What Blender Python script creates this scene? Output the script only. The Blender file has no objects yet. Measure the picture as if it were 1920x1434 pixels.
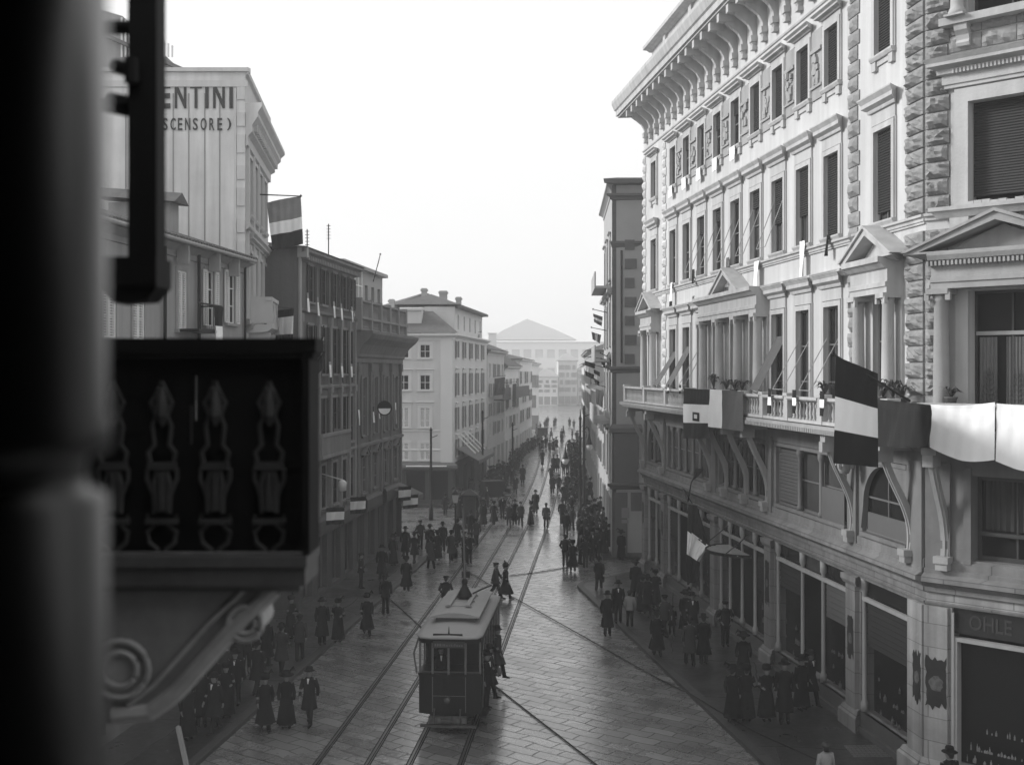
import bpy, bmesh, math, random
from mathutils import Vector, Matrix
random.seed(7)
R = math.radians
scene = bpy.context.scene
COL = scene.collection

# ------------------------------------------------------------------ camera
F_PX = 2200.0; CX = 960.0; HV = 697.0; CH = 11.0
cam_d = bpy.data.cameras.new("camera"); cam = bpy.data.objects.new("camera", cam_d); COL.objects.link(cam)
cam.location = (0, 0, CH); cam.rotation_euler = (R(90), 0, 0)
cam_d.sensor_width = 36.0; cam_d.lens = 36.0*F_PX/1920.0
cam_d.shift_y = -(717-HV)/1920.0
cam_d.clip_start = 0.1; cam_d.clip_end = 3000
cam_d.dof.use_dof = True; cam_d.dof.focus_distance = 48.0; cam_d.dof.aperture_fstop = 1.55
scene.camera = cam

# ------------------------------------------------------------------ light
SUN_EL, SUN_AZ = 27.0, -82.0    # azimuth from +Y towards +X (negative: ahead and to the left)
world = bpy.data.worlds.new("World"); scene.world = world; world.use_nodes = True
nt = world.node_tree; nt.nodes.clear()
wo = nt.nodes.new('ShaderNodeOutputWorld'); bg = nt.nodes.new('ShaderNodeBackground')
sky = nt.nodes.new('ShaderNodeTexSky'); sky.sky_type = 'NISHITA'; sky.sun_disc = False
sky.sun_elevation = R(SUN_EL); sky.sun_rotation = R(SUN_AZ); sky.dust_density = 4.0; sky.air_density = 1.0
bw = nt.nodes.new('ShaderNodeRGBToBW'); mx = nt.nodes.new('ShaderNodeMix'); mx.data_type = 'FLOAT'
mx.inputs[0].default_value = 0.90; mx.inputs[3].default_value = 8.6
nt.links.new(sky.outputs[0], bw.inputs[0]); nt.links.new(bw.outputs[0], mx.inputs[2])
nt.links.new(mx.outputs[0], bg.inputs[0]); bg.inputs[1].default_value = 0.062
nt.links.new(bg.outputs[0], wo.inputs[0])
sl = bpy.data.lights.new("sun", 'SUN'); sl.energy = 1.95; sl.angle = R(15); sl.color = (1, 1, 1)
so = bpy.data.objects.new("sun", sl); COL.objects.link(so)
sd = Vector((math.sin(R(SUN_AZ))*math.cos(R(SUN_EL)), math.cos(R(SUN_AZ))*math.cos(R(SUN_EL)), math.sin(R(SUN_EL))))
so.rotation_euler = (-sd).to_track_quat('-Z', 'Y').to_euler(); so.location = sd*60
scene.view_settings.view_transform = 'Standard'; scene.view_settings.look = 'None'
scene.view_settings.exposure = 1.08; scene.view_settings.gamma = 1.0
scene.render.engine = 'CYCLES'
scene.cycles.max_bounces = 8; scene.cycles.volume_bounces = 1
HAZE = 0.0013

# ------------------------------------------------------------------ materials
MATS = {}
def mat(name, base, rough=0.85, var=0.15, scale=0.6, bump=0.0, bscale=12, metal=0.0, spec=None, streak=0.0, brick=None, axis='y'):
    if name in MATS: return MATS[name]
    m = bpy.data.materials.new(name); m.use_nodes = True; MATS[name] = m
    n = m.node_tree.nodes; l = m.node_tree.links; b = n['Principled BSDF']
    b.inputs['Roughness'].default_value = rough; b.inputs['Metallic'].default_value = metal
    b.inputs['Specular IOR Level'].default_value = spec if spec is not None else (.12 if rough >= .75 else .35)
    tc = n.new('ShaderNodeTexCoord')
    def math_(op, a, c):
        q = n.new('ShaderNodeMath'); q.operation = op
        for i, v in enumerate((a, c)):
            if isinstance(v, (int, float)): q.inputs[i].default_value = v
            else: l.new(v, q.inputs[i])
        return q.outputs[0]
    val = None
    no = n.new('ShaderNodeTexNoise'); no.inputs['Scale'].default_value = scale; no.inputs['Detail'].default_value = 8
    no.inputs['Roughness'].default_value = 0.65
    l.new(tc.outputs['Object'], no.inputs['Vector'])
    val = math_('ADD', math_('MULTIPLY', math_('SUBTRACT', no.outputs[0], 0.5), 2.6*var), 1.0)
    if streak:
        mp = n.new('ShaderNodeMapping'); mp.inputs['Scale'].default_value = (2.2, 2.2, 0.18)
        l.new(tc.outputs['Object'], mp.inputs[0])
        n2 = n.new('ShaderNodeTexNoise'); n2.inputs['Scale'].default_value = 1.3; n2.inputs['Detail'].default_value = 6
        l.new(mp.outputs[0], n2.inputs['Vector'])
        s2 = math_('ADD', math_('MULTIPLY', math_('SUBTRACT', n2.outputs[0], 0.5), 2.6*streak), 1.0)
        val = math_('MULTIPLY', val, s2)
    hgt = None
    if brick:
        sx = n.new('ShaderNodeSeparateXYZ'); l.new(tc.outputs['Object'], sx.inputs[0])
        cb = n.new('ShaderNodeCombineXYZ'); l.new(sx.outputs[1 if axis == 'y' else 0], cb.inputs[0]); l.new(sx.outputs[2], cb.inputs[1])
        br = n.new('ShaderNodeTexBrick'); br.inputs['Scale'].default_value = 1.0
        br.inputs['Brick Width'].default_value = brick[0]; br.inputs['Row Height'].default_value = brick[1]
        br.inputs['Mortar Size'].default_value = brick[2]; br.inputs['Mortar Smooth'].default_value = 0.3
        br.inputs['Color1'].default_value = (1, 1, 1, 1); br.inputs['Color2'].default_value = (.86, .86, .86, 1)
        br.inputs['Mortar'].default_value = (.5, .5, .5, 1)
        l.new(cb.outputs[0], br.inputs['Vector'])
        val = math_('MULTIPLY', val, br.outputs['Color'])
        hgt = math_('SUBTRACT', 1.0, br.outputs['Fac'])
    col = math_('MULTIPLY', val, base)
    cc = n.new('ShaderNodeCombineColor')
    for i in range(3): l.new(col, cc.inputs[i])
    l.new(cc.outputs[0], b.inputs['Base Color'])
    if bump or hgt:
        nb = n.new('ShaderNodeTexNoise'); nb.inputs['Scale'].default_value = bscale; nb.inputs['Detail'].default_value = 6
        l.new(tc.outputs['Object'], nb.inputs['Vector'])
        h = nb.outputs[0]
        if hgt: h = math_('ADD', h, math_('MULTIPLY', hgt, 1.5))
        bp = n.new('ShaderNodeBump'); bp.inputs['Strength'].default_value = max(bump, 0.3); bp.inputs['Distance'].default_value = 0.03
        l.new(h, bp.inputs['Height']); l.new(bp.outputs[0], b.inputs['Normal'])
    return m

stucco = mat('pale stucco', 0.47, .9, .14, .35, .15, 20, streak=.20)
trim = mat('pale limestone trim', 0.4, .8, .16, .9, .25, 14, streak=.26)
trimdk = mat('weathered limestone', 0.29, .8, .18, .9, .2, 14, streak=.2)
rustic = mat('rock faced stone', 0.24, .9, .42, 2.2, .9, 7)
rustlt = mat('light quoin stone', .50, .9, .25, 1.6, .6, 7)
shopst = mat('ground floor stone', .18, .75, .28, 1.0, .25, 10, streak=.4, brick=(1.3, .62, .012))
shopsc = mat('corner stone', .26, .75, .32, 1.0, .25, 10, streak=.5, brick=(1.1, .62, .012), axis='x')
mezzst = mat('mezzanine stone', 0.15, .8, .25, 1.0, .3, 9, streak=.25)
glass = mat('dark window glass', .014, .10, .3, .8, spec=.03)
glassm = mat('grey window glass', .05, .14, .4, .6, spec=.04)
curtain = mat('curtained glass', 0.1, .3, .3, 1.2, streak=.5)
blindm = mat('roller blind slats', .025, .8, .15, 1)
blindl = mat('linen roller blind', 0.07, .7, .15, 1)
awn = mat('canvas awning', .10, .85, .2, 1.5)
woodd = mat('dark painted wood', .035, .5, .3, 3)
sashm = mat('painted sash', .12, .5, .2, 3)
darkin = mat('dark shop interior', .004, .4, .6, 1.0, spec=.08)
stall = mat('stall riser stone', 0.07, .5, .25, 2)
iron = mat('dark iron', .009, .5, .3, 4, spec=.2)
ironfg = mat('sooted iron', 0.003, .7, .4, 5)
ironhl = mat('worn cast iron', 0.06, .5, .5, 6)
pilm = mat('painted column', 0.016, .30, .35, 1.3, spec=.45)
white_c = mat("white cloth", .86, .9, .07, 2.0)
dark_c = mat('dark flag cloth', 0.013, .9, .15, 2.0)
mid_c = mat('mid flag cloth', .11, .9, .15, 2.0)
grey_c = mat('grey flag cloth', .28, .9, .15, 2.0)
gabl = mat('patched render', 0.64, .9, .22, .45, .2, 8, streak=.26)
valst = mat('pale facade stone', 0.48, .85, .1, .8, .2, 10, streak=.1)
signp = mat('sign paint', .055, .85, .25, 3)
housem = mat('grey house render', 0.3, .9, .14, .5, .2, 9, streak=.15)
tile = mat('roof tiles', 0.1, .85, .35, 3.0, .6, 6)
b4m = mat('sooty render', 0.12, .85, .2, .6, .2, 9, streak=.2)
b4t = mat('sooty stone trim', 0.21, .8, .2, 1.0, .2, 9, streak=.2)
b4s = mat('dark shutters', 0.007, .7, .2, 2)
b5m = mat('brown stone', 0.14, .85, .2, .8, .2, 9, streak=.25)
b5l = mat('grey balustrade stone', 0.22, .85, .2, .8, .2, 9)
creamm = mat('cream render', 0.55, .9, .08, .4, .15, 9, streak=.08)
creamt = mat('cream trim', 0.62, .9, .08, .4)
shutl = mat('pale shutters', 0.72, .7, .1, 2)
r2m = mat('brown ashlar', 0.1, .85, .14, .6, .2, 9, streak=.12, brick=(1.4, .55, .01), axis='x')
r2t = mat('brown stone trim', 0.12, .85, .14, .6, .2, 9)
r2l = mat('light grey facade', .34, .85, .14, .6, .2, 9)  # one even light grey for walls, penthouse and chimneys
farm = mat('haze-lightened facade', 0.5, .9, .12, .4, streak=.1)  # wall tone raised to stand in for haze fading
farl = mat('haze-paled facade', 0.7, .9, .1, .4, streak=.1)  # paler still, haze put into the colour
tramd = mat('dark tram paint', .005, .4, .3, 2, spec=.2)
tramr = mat('tram roof canvas', 0.22, .7, .15, 1.2)
tramf = mat('tram window frame', .09, .45, .2, 3)
steel = mat('worn steel rail', .10, .3, .3, 2, metal=.6)
clothb = mat('black wool', 0.006, .9, .3, 3)
clothd = mat('dark wool', 0.011, .9, .3, 3)
clothg = mat('grey wool', 0.03, .9, .3, 3)
clothl = mat('light cotton', 0.2, .9, .2, 3)
skinm = mat('skin', 0.16, .6, .1, 5)
shirtm = mat('white shirt', .6, .8, .05, 5)
hairm = mat('dark hair', .015, .6, .2, 10)
leaf = mat('dark leaves', .045, .6, .4, 5)
terra = mat('terracotta', .09, .8, .2, 5)
poster = mat('torn dark poster', 0.012, .7, .5, 5)
lampg = mat('opal lamp glass', .5, .25, .05, 2)

# wet stone road -----------------------------------------------------------
def road_material(name, base, slab, rot, rlo, rhi, bumpd, coat=.8):
    m = bpy.data.materials.new(name); m.use_nodes = True
    n = m.node_tree.nodes; l = m.node_tree.links; b = n['Principled BSDF']
    tc = n.new('ShaderNodeTexCoord')
    mp = n.new('ShaderNodeMapping'); mp.inputs['Rotation'].default_value = (0, 0, R(rot)); l.new(tc.outputs['Object'], mp.inputs[0])
    wn = n.new('ShaderNodeTexNoise'); wn.inputs['Scale'].default_value = .7; l.new(tc.outputs['Object'], wn.inputs['Vector'])
    vm = n.new('ShaderNodeVectorMath'); vm.operation = 'MULTIPLY_ADD'; vm.inputs[1].default_value = (.34, .34, 0)
    l.new(wn.outputs['Color'], vm.inputs[0]); l.new(mp.outputs[0], vm.inputs[2])
    br = n.new('ShaderNodeTexBrick'); br.inputs['Scale'].default_value = 1
    br.inputs['Brick Width'].default_value = slab[0]; br.inputs['Row Height'].default_value = slab[1]
    br.inputs['Mortar Size'].default_value = .028; br.inputs['Mortar Smooth'].default_value = .5; br.inputs['Bias'].default_value = 0
    br.inputs['Color1'].default_value = (.6,)*3+(1,); br.inputs['Color2'].default_value = (1.3,)*3+(1,); br.inputs['Mortar'].default_value = (.15,)*3+(1,)
    l.new(vm.outputs[0], br.inputs['Vector'])
    n1 = n.new('ShaderNodeTexNoise'); n1.inputs['Scale'].default_value = .55; n1.inputs['Detail'].default_value = 9; n1.inputs['Roughness'].default_value = .62
    l.new(tc.outputs['Object'], n1.inputs['Vector'])
    n2 = n.new('ShaderNodeTexNoise'); n2.inputs['Scale'].default_value = 6; n2.inputs['Detail'].default_value = 5
    l.new(tc.outputs['Object'], n2.inputs['Vector'])
    def M(op, a, c):
        q = n.new('ShaderNodeMath'); q.operation = op
        for i, v in enumerate((a, c)):
            if isinstance(v, (int, float)): q.inputs[i].default_value = v
            else: l.new(v, q.inputs[i])
        return q.outputs[0]
    bwn = n.new('ShaderNodeRGBToBW'); l.new(br.outputs['Color'], bwn.inputs[0])
    c = M('MULTIPLY', M('MULTIPLY', bwn.outputs[0], base), M('ADD', M('MULTIPLY', n1.outputs[0], .9), .55))
    cc = n.new('ShaderNodeCombineColor')
    for i in range(3): l.new(c, cc.inputs[i])
    l.new(cc.outputs[0], b.inputs['Base Color'])
    mr = n.new('ShaderNodeMapRange'); mr.inputs[1].default_value = .35; mr.inputs[2].default_value = .68
    mr.inputs[3].default_value = rlo; mr.inputs[4].default_value = rhi
    l.new(M('ADD', M('MULTIPLY', n1.outputs[0], .7), M('MULTIPLY', n2.outputs[0], .3)), mr.inputs[0])
    l.new(M('ADD', mr.outputs[0], M('MULTIPLY', br.outputs['Fac'], .35)), b.inputs['Roughness'])
    b.inputs['Specular IOR Level'].default_value = .55
    b.inputs['Coat Weight'].default_value = coat; b.inputs['Coat Roughness'].default_value = .16
    h = M('SUBTRACT', M('ADD', M('MULTIPLY', n2.outputs[0], .35), M('MULTIPLY', bwn.outputs[0], .12)), M('MULTIPLY', br.outputs['Fac'], .9))
    bp = n.new('ShaderNodeBump'); bp.inputs['Strength'].default_value = .7; bp.inputs['Distance'].default_value = bumpd
    l.new(h, bp.inputs['Height']); l.new(bp.outputs[0], b.inputs['Normal']); l.new(bp.outputs[0], b.inputs['Coat Normal'])
    return m
roadm = road_material('wet stone paving', .13, (1.15, .5), 38, .14, .46, .018, .6)
pavem = road_material('damp asphalt pavement', .024, (6.0, 5.0), 8, .25, .5, .004, .35)
groundm = mat('town ground', .06, .8, .2, .1)
kerbm = mat('kerb stone', 0.03, .5, .2, 1.2, .2, 8)

# ------------------------------------------------------------------ geometry helpers
class Frame:
    """local (s, o, z): s along the wall, o outwards, z up. Seen from outside s runs right to left."""
    def __init__(self, x, y, dx, dy):
        n = math.hypot(dx, dy); self.x, self.y, self.dx, self.dy = x, y, dx/n, dy/n
        self.nx, self.ny = -self.dy, self.dx
    def __call__(self, s, o, z):
        return (self.x+s*self.dx+o*self.nx, self.y+s*self.dy+o*self.ny, z)
    def s_at(self, u, o=0.0):
        c = (u-CX)/F_PX; x0 = self.x+o*self.nx; y0 = self.y+o*self.ny
        return (c*y0-x0)/(self.dx-c*self.dy)
    def D(self, s, o=0.0): return self.y+s*self.dy+o*self.ny
    def z_at(self, u, v, o=0.0): return CH-(v-HV)/F_PX*self.D(self.s_at(u, o), o)
class WFrame:
    def __call__(self, x, y, z): return (x, y, z)
W = WFrame()
def G(u, v, z=0.0):
    D = (CH-z)*F_PX/(v-HV); return Vector(((u-CX)/F_PX*D, D, z))
def P(u, v, D): return Vector(((u-CX)/F_PX*D, D, CH-(v-HV)/F_PX*D))

class MB:
    def __init__(self): self.v = []; self.f = []; self.mi = []; self.m = 0; self.sm = []; self.smooth = False
    def add(self, vs, fs):
        b = len(self.v); self.v += [tuple(p) for p in vs]
        for f in fs: self.f.append([b+i for i in f]); self.mi.append(self.m); self.sm.append(self.smooth)
    def box(self, F, a0, a1, b0, b1, z0, z1):
        self.add([F(a, b, z) for z in (z0, z1) for a, b in ((a0, b0), (a1, b0), (a1, b1), (a0, b1))],
                 [(3, 2, 1, 0), (4, 5, 6, 7), (0, 1, 5, 4), (1, 2, 6, 5), (2, 3, 7, 6), (3, 0, 4, 7)])
    def quad(self, F, pts): self.add([F(*p) for p in pts], [(0, 1, 2, 3)])
    def mould(self, F, s0, s1, prof, m0=True, m1=True):
        """closed profile (o, z) run along s, ends mitred (returns)"""
        n = len(prof); s0, s1 = min(s0, s1), max(s0, s1)
        vs = [F(s0-(o if m0 else 0), o, z) for o, z in prof]+[F(s1+(o if m1 else 0), o, z) for o, z in prof]
        fs = [(i, (i+1) % n, n+(i+1) % n, n+i) for i in range(n)]+[tuple(range(n))[::-1], tuple(range(n, 2*n))]
        self.add(vs, fs)
    def plate(self, F, pts, o0, o1):
        n = len(pts)
        vs = [F(s, o0, z) for s, z in pts]+[F(s, o1, z) for s, z in pts]
        self.add(vs, [(i, (i+1) % n, n+(i+1) % n, n+i) for i in range(n)]+[tuple(range(n))[::-1], tuple(range(n, 2*n))])
    def lathe(self, F, a, b, prof, n=12):
        base = len(self.v); k = len(prof)
        vs = []
        for r, z in prof:
            for i in range(n):
                t = 2*math.pi*i/n; vs.append(F(a+r*math.cos(t), b+r*math.sin(t), z))
        fs = [(j*n+i, j*n+(i+1) % n, (j+1)*n+(i+1) % n, (j+1)*n+i) for j in range(k-1) for i in range(n)]
        fs += [tuple(range(n))[::-1], tuple(range((k-1)*n, k*n))]
        self.add(vs, fs)
    def tube(self, pts, r, n=6, caps=True):
        pts = [Vector(p) for p in pts]; k = len(pts); vs = []
        rr = r if isinstance(r, (list, tuple)) else [r]*k
        for i, p in enumerate(pts):
            d = (pts[min(i+1, k-1)]-pts[max(i-1, 0)]).normalized()
            up = Vector((0, 0, 1)) if abs(d.z) < .9 else Vector((0, 1, 0))
            a = d.cross(up).normalized(); b = d.cross(a).normalized()
            for j in range(n):
                t = 2*math.pi*j/n; vs.append(p+a*rr[i]*math.cos(t)+b*rr[i]*math.sin(t))
        fs = [(i*n+j, i*n+(j+1) % n, (i+1)*n+(j+1) % n, (i+1)*n+j) for i in range(k-1) for j in range(n)]
        if caps: fs += [tuple(range(n))[::-1], tuple(range((k-1)*n, k*n))]
        self.add(vs, fs)
    def rings(self, rings, caps=True):
        n = len(rings[0]); k = len(rings)
        fs = [(i*n+j, i*n+(j+1) % n, (i+1)*n+(j+1) % n, (i+1)*n+j) for i in range(k-1) for j in range(n)]
        if caps: fs += [tuple(range(n))[::-1], tuple(range((k-1)*n, k*n))]
        self.add([p for r in rings for p in r], fs)
    def wall(self, F, s0, s1, z0, z1, holes, o=0.0):
        """front face with rectangular openings and their reveals; hole = (sa, sb, za, zb, depth)"""
        s0, s1 = min(s0, s1), max(s0, s1)
        hs = [(min(h[0], h[1]), max(h[0], h[1]), h[2], h[3], h[4]) for h in holes]
        S = sorted({s0, s1} | {x for h in hs for x in h[:2] if s0 < x < s1})
        Z = sorted({z0, z1} | {x for h in hs for x in h[2:4] if z0 < x < z1})
        for i in range(len(S)-1):
            for j in range(len(Z)-1):
                cs, cz = (S[i]+S[i+1])/2, (Z[j]+Z[j+1])/2
                if any(h[0] < cs < h[1] and h[2] < cz < h[3] for h in hs): continue
                self.quad(F, [(S[i], o, Z[j]), (S[i+1], o, Z[j]), (S[i+1], o, Z[j+1]), (S[i], o, Z[j+1])])
        for a, b, c, d, dep in hs:
            p = o-dep
            for q in ([(a, o, c), (a, o, d), (a, p, d), (a, p, c)], [(b, o, c), (b, o, d), (b, p, d), (b, p, c)],
                      [(a, o, d), (b, o, d), (b, p, d), (a, p, d)], [(a, o, c), (b, o, c), (b, p, c), (a, p, c)]):
                self.quad(F, q)
    def shell(self, F, s0, s1, dep, z0, z1, roof=True):
        """the other three sides of a block whose front face is a wall()"""
        self.quad(F, [(s0, 0, z0), (s0, -dep, z0), (s0, -dep, z1), (s0, 0, z1)])
        self.quad(F, [(s1, 0, z0), (s1, -dep, z0), (s1, -dep, z1), (s1, 0, z1)])
        self.quad(F, [(s0, -dep, z0), (s1, -dep, z0), (s1, -dep, z1), (s0, -dep, z1)])
        if roof: self.quad(F, [(s0, 0, z1), (s1, 0, z1), (s1, -dep, z1), (s0, -dep, z1)])
    def build(self, name, mats, parent=None, loc=None, norm=True):
        o0 = Vector((0, 0, 0))
        if parent is not None:
            p = parent
            while p is not None: o0 += p.location; p = p.parent
        if loc is not None: o0 = Vector(loc)
        me = bpy.data.meshes.new(name)
        me.from_pydata([tuple(Vector(v)-o0) for v in self.v], [], self.f)
        mats = mats if isinstance(mats, (list, tuple)) else [mats]
        for m in mats: me.materials.append(m)
        me.polygons.foreach_set('material_index', self.mi); me.polygons.foreach_set('use_smooth', self.sm)
        if norm:
            bm = bmesh.new(); bm.from_mesh(me); bmesh.ops.recalc_face_normals(bm, faces=bm.faces); bm.to_mesh(me); bm.free()
        me.update()
        o = bpy.data.objects.new(name, me); COL.objects.link(o)
        if parent is not None: o.parent = parent
        elif loc is not None: o.location = loc
        return o

def tag(o, label=None, cat=None, group=None, kind=None):
    if label: o['label'] = label
    if cat: o['category'] = cat
    if group: o['group'] = group
    if kind: o['kind'] = kind
    return o
def thing(name, label, cat, loc, group=None):
    o = bpy.data.objects.new(name, None); COL.objects.link(o); o.location = loc; o.empty_display_size = .2
    return tag(o, label, cat, group)
def copy_tree(o, parent=None):
    c = o.copy(); COL.objects.link(c); c.parent = parent
    for ch in list(o.children): copy_tree(ch, c)
    return c

def baluster(mb, F, s, o, z0, z1, r=.07, n=8):
    h = z1-z0
    mb.smooth = True
    mb.lathe(F, s, o, [(r*.9, z0), (r*.9, z0+.08*h), (r*.5, z0+.14*h), (r*1.0, z0+.34*h), (r*.85, z0+.45*h), (r*.42, z0+.72*h), (r*.5, z0+.82*h), (r*.85, z0+.9*h), (r*.85, z1)], n)
    mb.smooth = False
def balustrade(mb, F, s0, s1, o, z0, z1, pitch=.28, piers=True, th=.13):
    s0, s1 = min(s0, s1), max(s0, s1)
    mb.box(F, s0, s1, o-th, o+th*.6, z0, z0+.1); mb.mould(F, s0, s1, [(o-th-.04, z1-.13), (o+th*.6, z1-.13), (o+th*.6+.06, z1-.08), (o+th*.6+.06, z1), (o-th-.04, z1)], False, False)
    n = max(2, int(abs(s1-s0)/pitch))
    for i in range(1, n): baluster(mb, F, s0+(s1-s0)*i/n, o-th*.3, z0+.1, z1-.13)
def column(mb, F, s, o, z0, z1, r, n=14, ionic=True):
    mb.smooth = True
    mb.lathe(F, s, o, [(r*1.35, z0), (r*1.35, z0+.12), (r*1.2, z0+.16), (r*1.05, z0+.22), (r*1.0, z0+.3), (r*.98, z0+.4*(z1-z0)), (r*.86, z1-.32), (r*1.0, z1-.28), (r*.9, z1-.24), (r*1.15, z1-.14)], n)
    mb.smooth = False
    mb.box(F, s-r*1.4, s+r*1.4, o-r*1.4, o+r*1.4, z1-.14, z1)
    if ionic:
        for q in (-1, 1): mb.box(F, s+q*r*1.35-r*.3, s+q*r*1.35+r*.3, o+r*.8, o+r*1.3, z1-.3, z1-.1)
    mb.box(F, s-r*1.5, s+r*1.5, o-r*1.5, o+r*1.5, z0-.02, z0+.03)
def rock(mb, F, s0, s1, z0, z1, o, amp=.05, bulge=.07, nx=6, nz=4, seed=0):
    """rock-faced block, pillowed and rough"""
    rnd = random.Random(seed)
    g = []
    for j in range(nz+1):
        row = []
        for i in range(nx+1):
            a, b = i/nx, j/nz
            e = min(a, 1-a, b, 1-b)
            d = 0 if e == 0 else bulge*min(1, e*4)+rnd.uniform(-amp, amp)
            row.append(F(s0+(s1-s0)*a, o+d, z0+(z1-z0)*b))
        g.append(row)
    vs = [p for r in g for p in r]; n = nx+1
    mb.add(vs, [(j*n+i, j*n+i+1, (j+1)*n+i+1, (j+1)*n+i) for j in range(nz) for i in range(nx)])
    mb.box(F, s0, s1, o-.25, o-.002, z0, z1)
def quoins(mb, F, s, w, z0, z1, h=.45, o=.04, alt=.12, seed=1, bulge=.06, amp=.02):
    z = z0; k = 0
    while z+h <= z1+.01:
        e = alt/2 if k % 2 else -alt/2
        rock(mb, F, s-w/2-e, s+w/2+e, z+.02, z+h-.02, o, amp, bulge, 4, 3, seed+k); z += h; k += 1
def zig_blind(mb, F, s0, s1, z0, z1, o, pitch=.1):
    n = max(2, int((z1-z0)/pitch)); vs = []; fs = []
    for i in range(n+1):
        z = z0+(z1-z0)*i/n
        vs += [F(s0, o, z), F(s1, o, z), F(s0, o+.025, z+.02), F(s1, o+.025, z+.02)]
    for i in range(n):
        a = 4*i; fs += [(a, a+1, a+3, a+2), (a+2, a+3, a+5, a+4)]
    mb.add(vs, fs)
def sash(mb, F, s0, s1, z0, z1, o, nv=1, nh=1, t=.05, fr=.07):
    s0, s1 = min(s0, s1), max(s0, s1)
    mb.box(F, s0, s0+fr, o, o+.05, z0, z1); mb.box(F, s1-fr, s1, o, o+.05, z0, z1)
    mb.box(F, s0+fr, s1-fr, o, o+.05, z1-fr, z1); mb.box(F, s0+fr, s1-fr, o, o+.05, z0, z0+fr)
    for i in range(nv): s = s0+(s1-s0)*(i+1)/(nv+1); mb.box(F, s-t/2, s+t/2, o, o+.045, z0+fr, z1-fr)
    for i in range(nh): z = z0+(z1-z0)*(i+1)/(nh+1); mb.box(F, s0+fr, s1-fr, o, o+.04, z-t/2, z+t/2)
def text_mesh(body, F, sL, sR, z0, z1, o, thick=.012, bold=0.0):
    """flat lettering as geometry; reads left (sL) to right (sR) seen from outside"""
    c = bpy.data.curves.new('t', 'FONT'); c.body = body; c.extrude = .02; c.offset = bold; c.resolution_u = 3
    ob = bpy.data.objects.new('t', c); COL.objects.link(ob)
    dg = bpy.context.evaluated_depsgraph_get(); me = bpy.data.meshes.new_from_object(ob.evaluated_get(dg))
    xs = [v.co.x for v in me.vertices]; ys = [v.co.y for v in me.vertices]; x0, x1, y0, y1 = min(xs), max(xs), min(ys), max(ys)
    mb = MB()
    mb.add([F(sL+(sR-sL)*(v.co.x-x0)/(x1-x0), o+(thick if v.co.z > 0 else 0), z0+(z1-z0)*(v.co.y-y0)/(y1-y0)) for v in me.vertices], [tuple(p.vertices) for p in me.polygons])
    bpy.data.objects.remove(ob); bpy.data.curves.remove(c); bpy.data.meshes.remove(me)
    return mb
# ------------------------------------------------------------------ setting
def sheet(name, pts, z, m, kind='structure'):
    mb = MB(); mb.add([(x, y, z) for x, y in pts], [tuple(range(len(pts)))])
    return tag(mb.build(name, m), kind=kind)
sheet('ground', [(-450, -60), (450, -60), (450, 800), (-450, 800)], -.012, groundm)
def LX(D): return -15.65+.11*D            # left facade line
def LK(D): return -12.34+.108*D           # left kerb line
def HX(D): return 14.59-.1132*D           # palace facade line
def KR(D): return 11.49-.1366*D           # right kerb line
def slab(name, pts, m, h=.13):
    mb = MB(); n = len(pts)
    mb.add([(x, y, -.1) for x, y in pts]+[(x, y, h) for x, y in pts], [(i, (i+1) % n, n+(i+1) % n, n+i) for i in range(n)]+[tuple(range(n, 2*n))])
    return tag(mb.build(name, m), kind='structure')
sheet('road', [(-14, 5), (40, 5), (40, 28), (9, 66.5), (60, 66.5), (60, 68.8), (5.7, 68.8), (9.7, 175), (12.5, 206), (80, 378), (-60, 378), (3, 216), (2.5, 172), (-5.0, 97), (-30, 97), (-30, 78), (-8.3, 78)], 0.0, roadm)
tip = [(KR(59.0), 59.0), (3.35, 59.9), (3.6, 60.8), (4.4, 61.6), (7.6, 65.2)]
slab('pavement', [(KR(12), 12), (KR(36), 36)]+tip+[(60, 65.2), (60, 12)], pavem)
slab('pavement', [(LK(78)-.02, 78), (LK(55), 55), (LK(34), 34), (LK(14), 14), (-25, 14), (-25, 78)], pavem)
slab('pavement', [(-3.4, 95), (-30, 95), (-30, 140), (3.6, 165), (3.4, 160)], pavem)
slab('pavement', [(5.3, 68.6), (60, 68.6), (60, 200), (9.3, 168), (7.5, 110)], pavem)
def kerb(pts, side):
    mb = MB()
    for (x0, y0), (x1, y1) in zip(pts, pts[1:]):
        d = Vector((x1-x0, y1-y0)); L = d.length; d /= L; nrm = Vector((-d.y, d.x))*side*.28
        k = max(1, int(L/1.3))
        for i in range(k):
            a = Vector((x0, y0))+d*(L*i/k+.006); b = Vector((x0, y0))+d*(L*(i+1)/k-.006)
            ps = [a-nrm*.1, b-nrm*.1, b+nrm, a+nrm]
            mb.add([(p.x, p.y, -.08) for p in ps]+[(p.x, p.y, .137) for p in ps], [(0, 1, 5, 4), (1, 2, 6, 5), (2, 3, 7, 6), (3, 0, 4, 7), (4, 5, 6, 7)])
    return tag(mb.build('kerb', kerbm), kind='structure')
kerb([(KR(12), 12), (KR(36), 36)]+tip, -1)
kerb([(LK(14), 14), (LK(34), 34), (LK(55), 55), (LK(78), 78)], 1)

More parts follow.
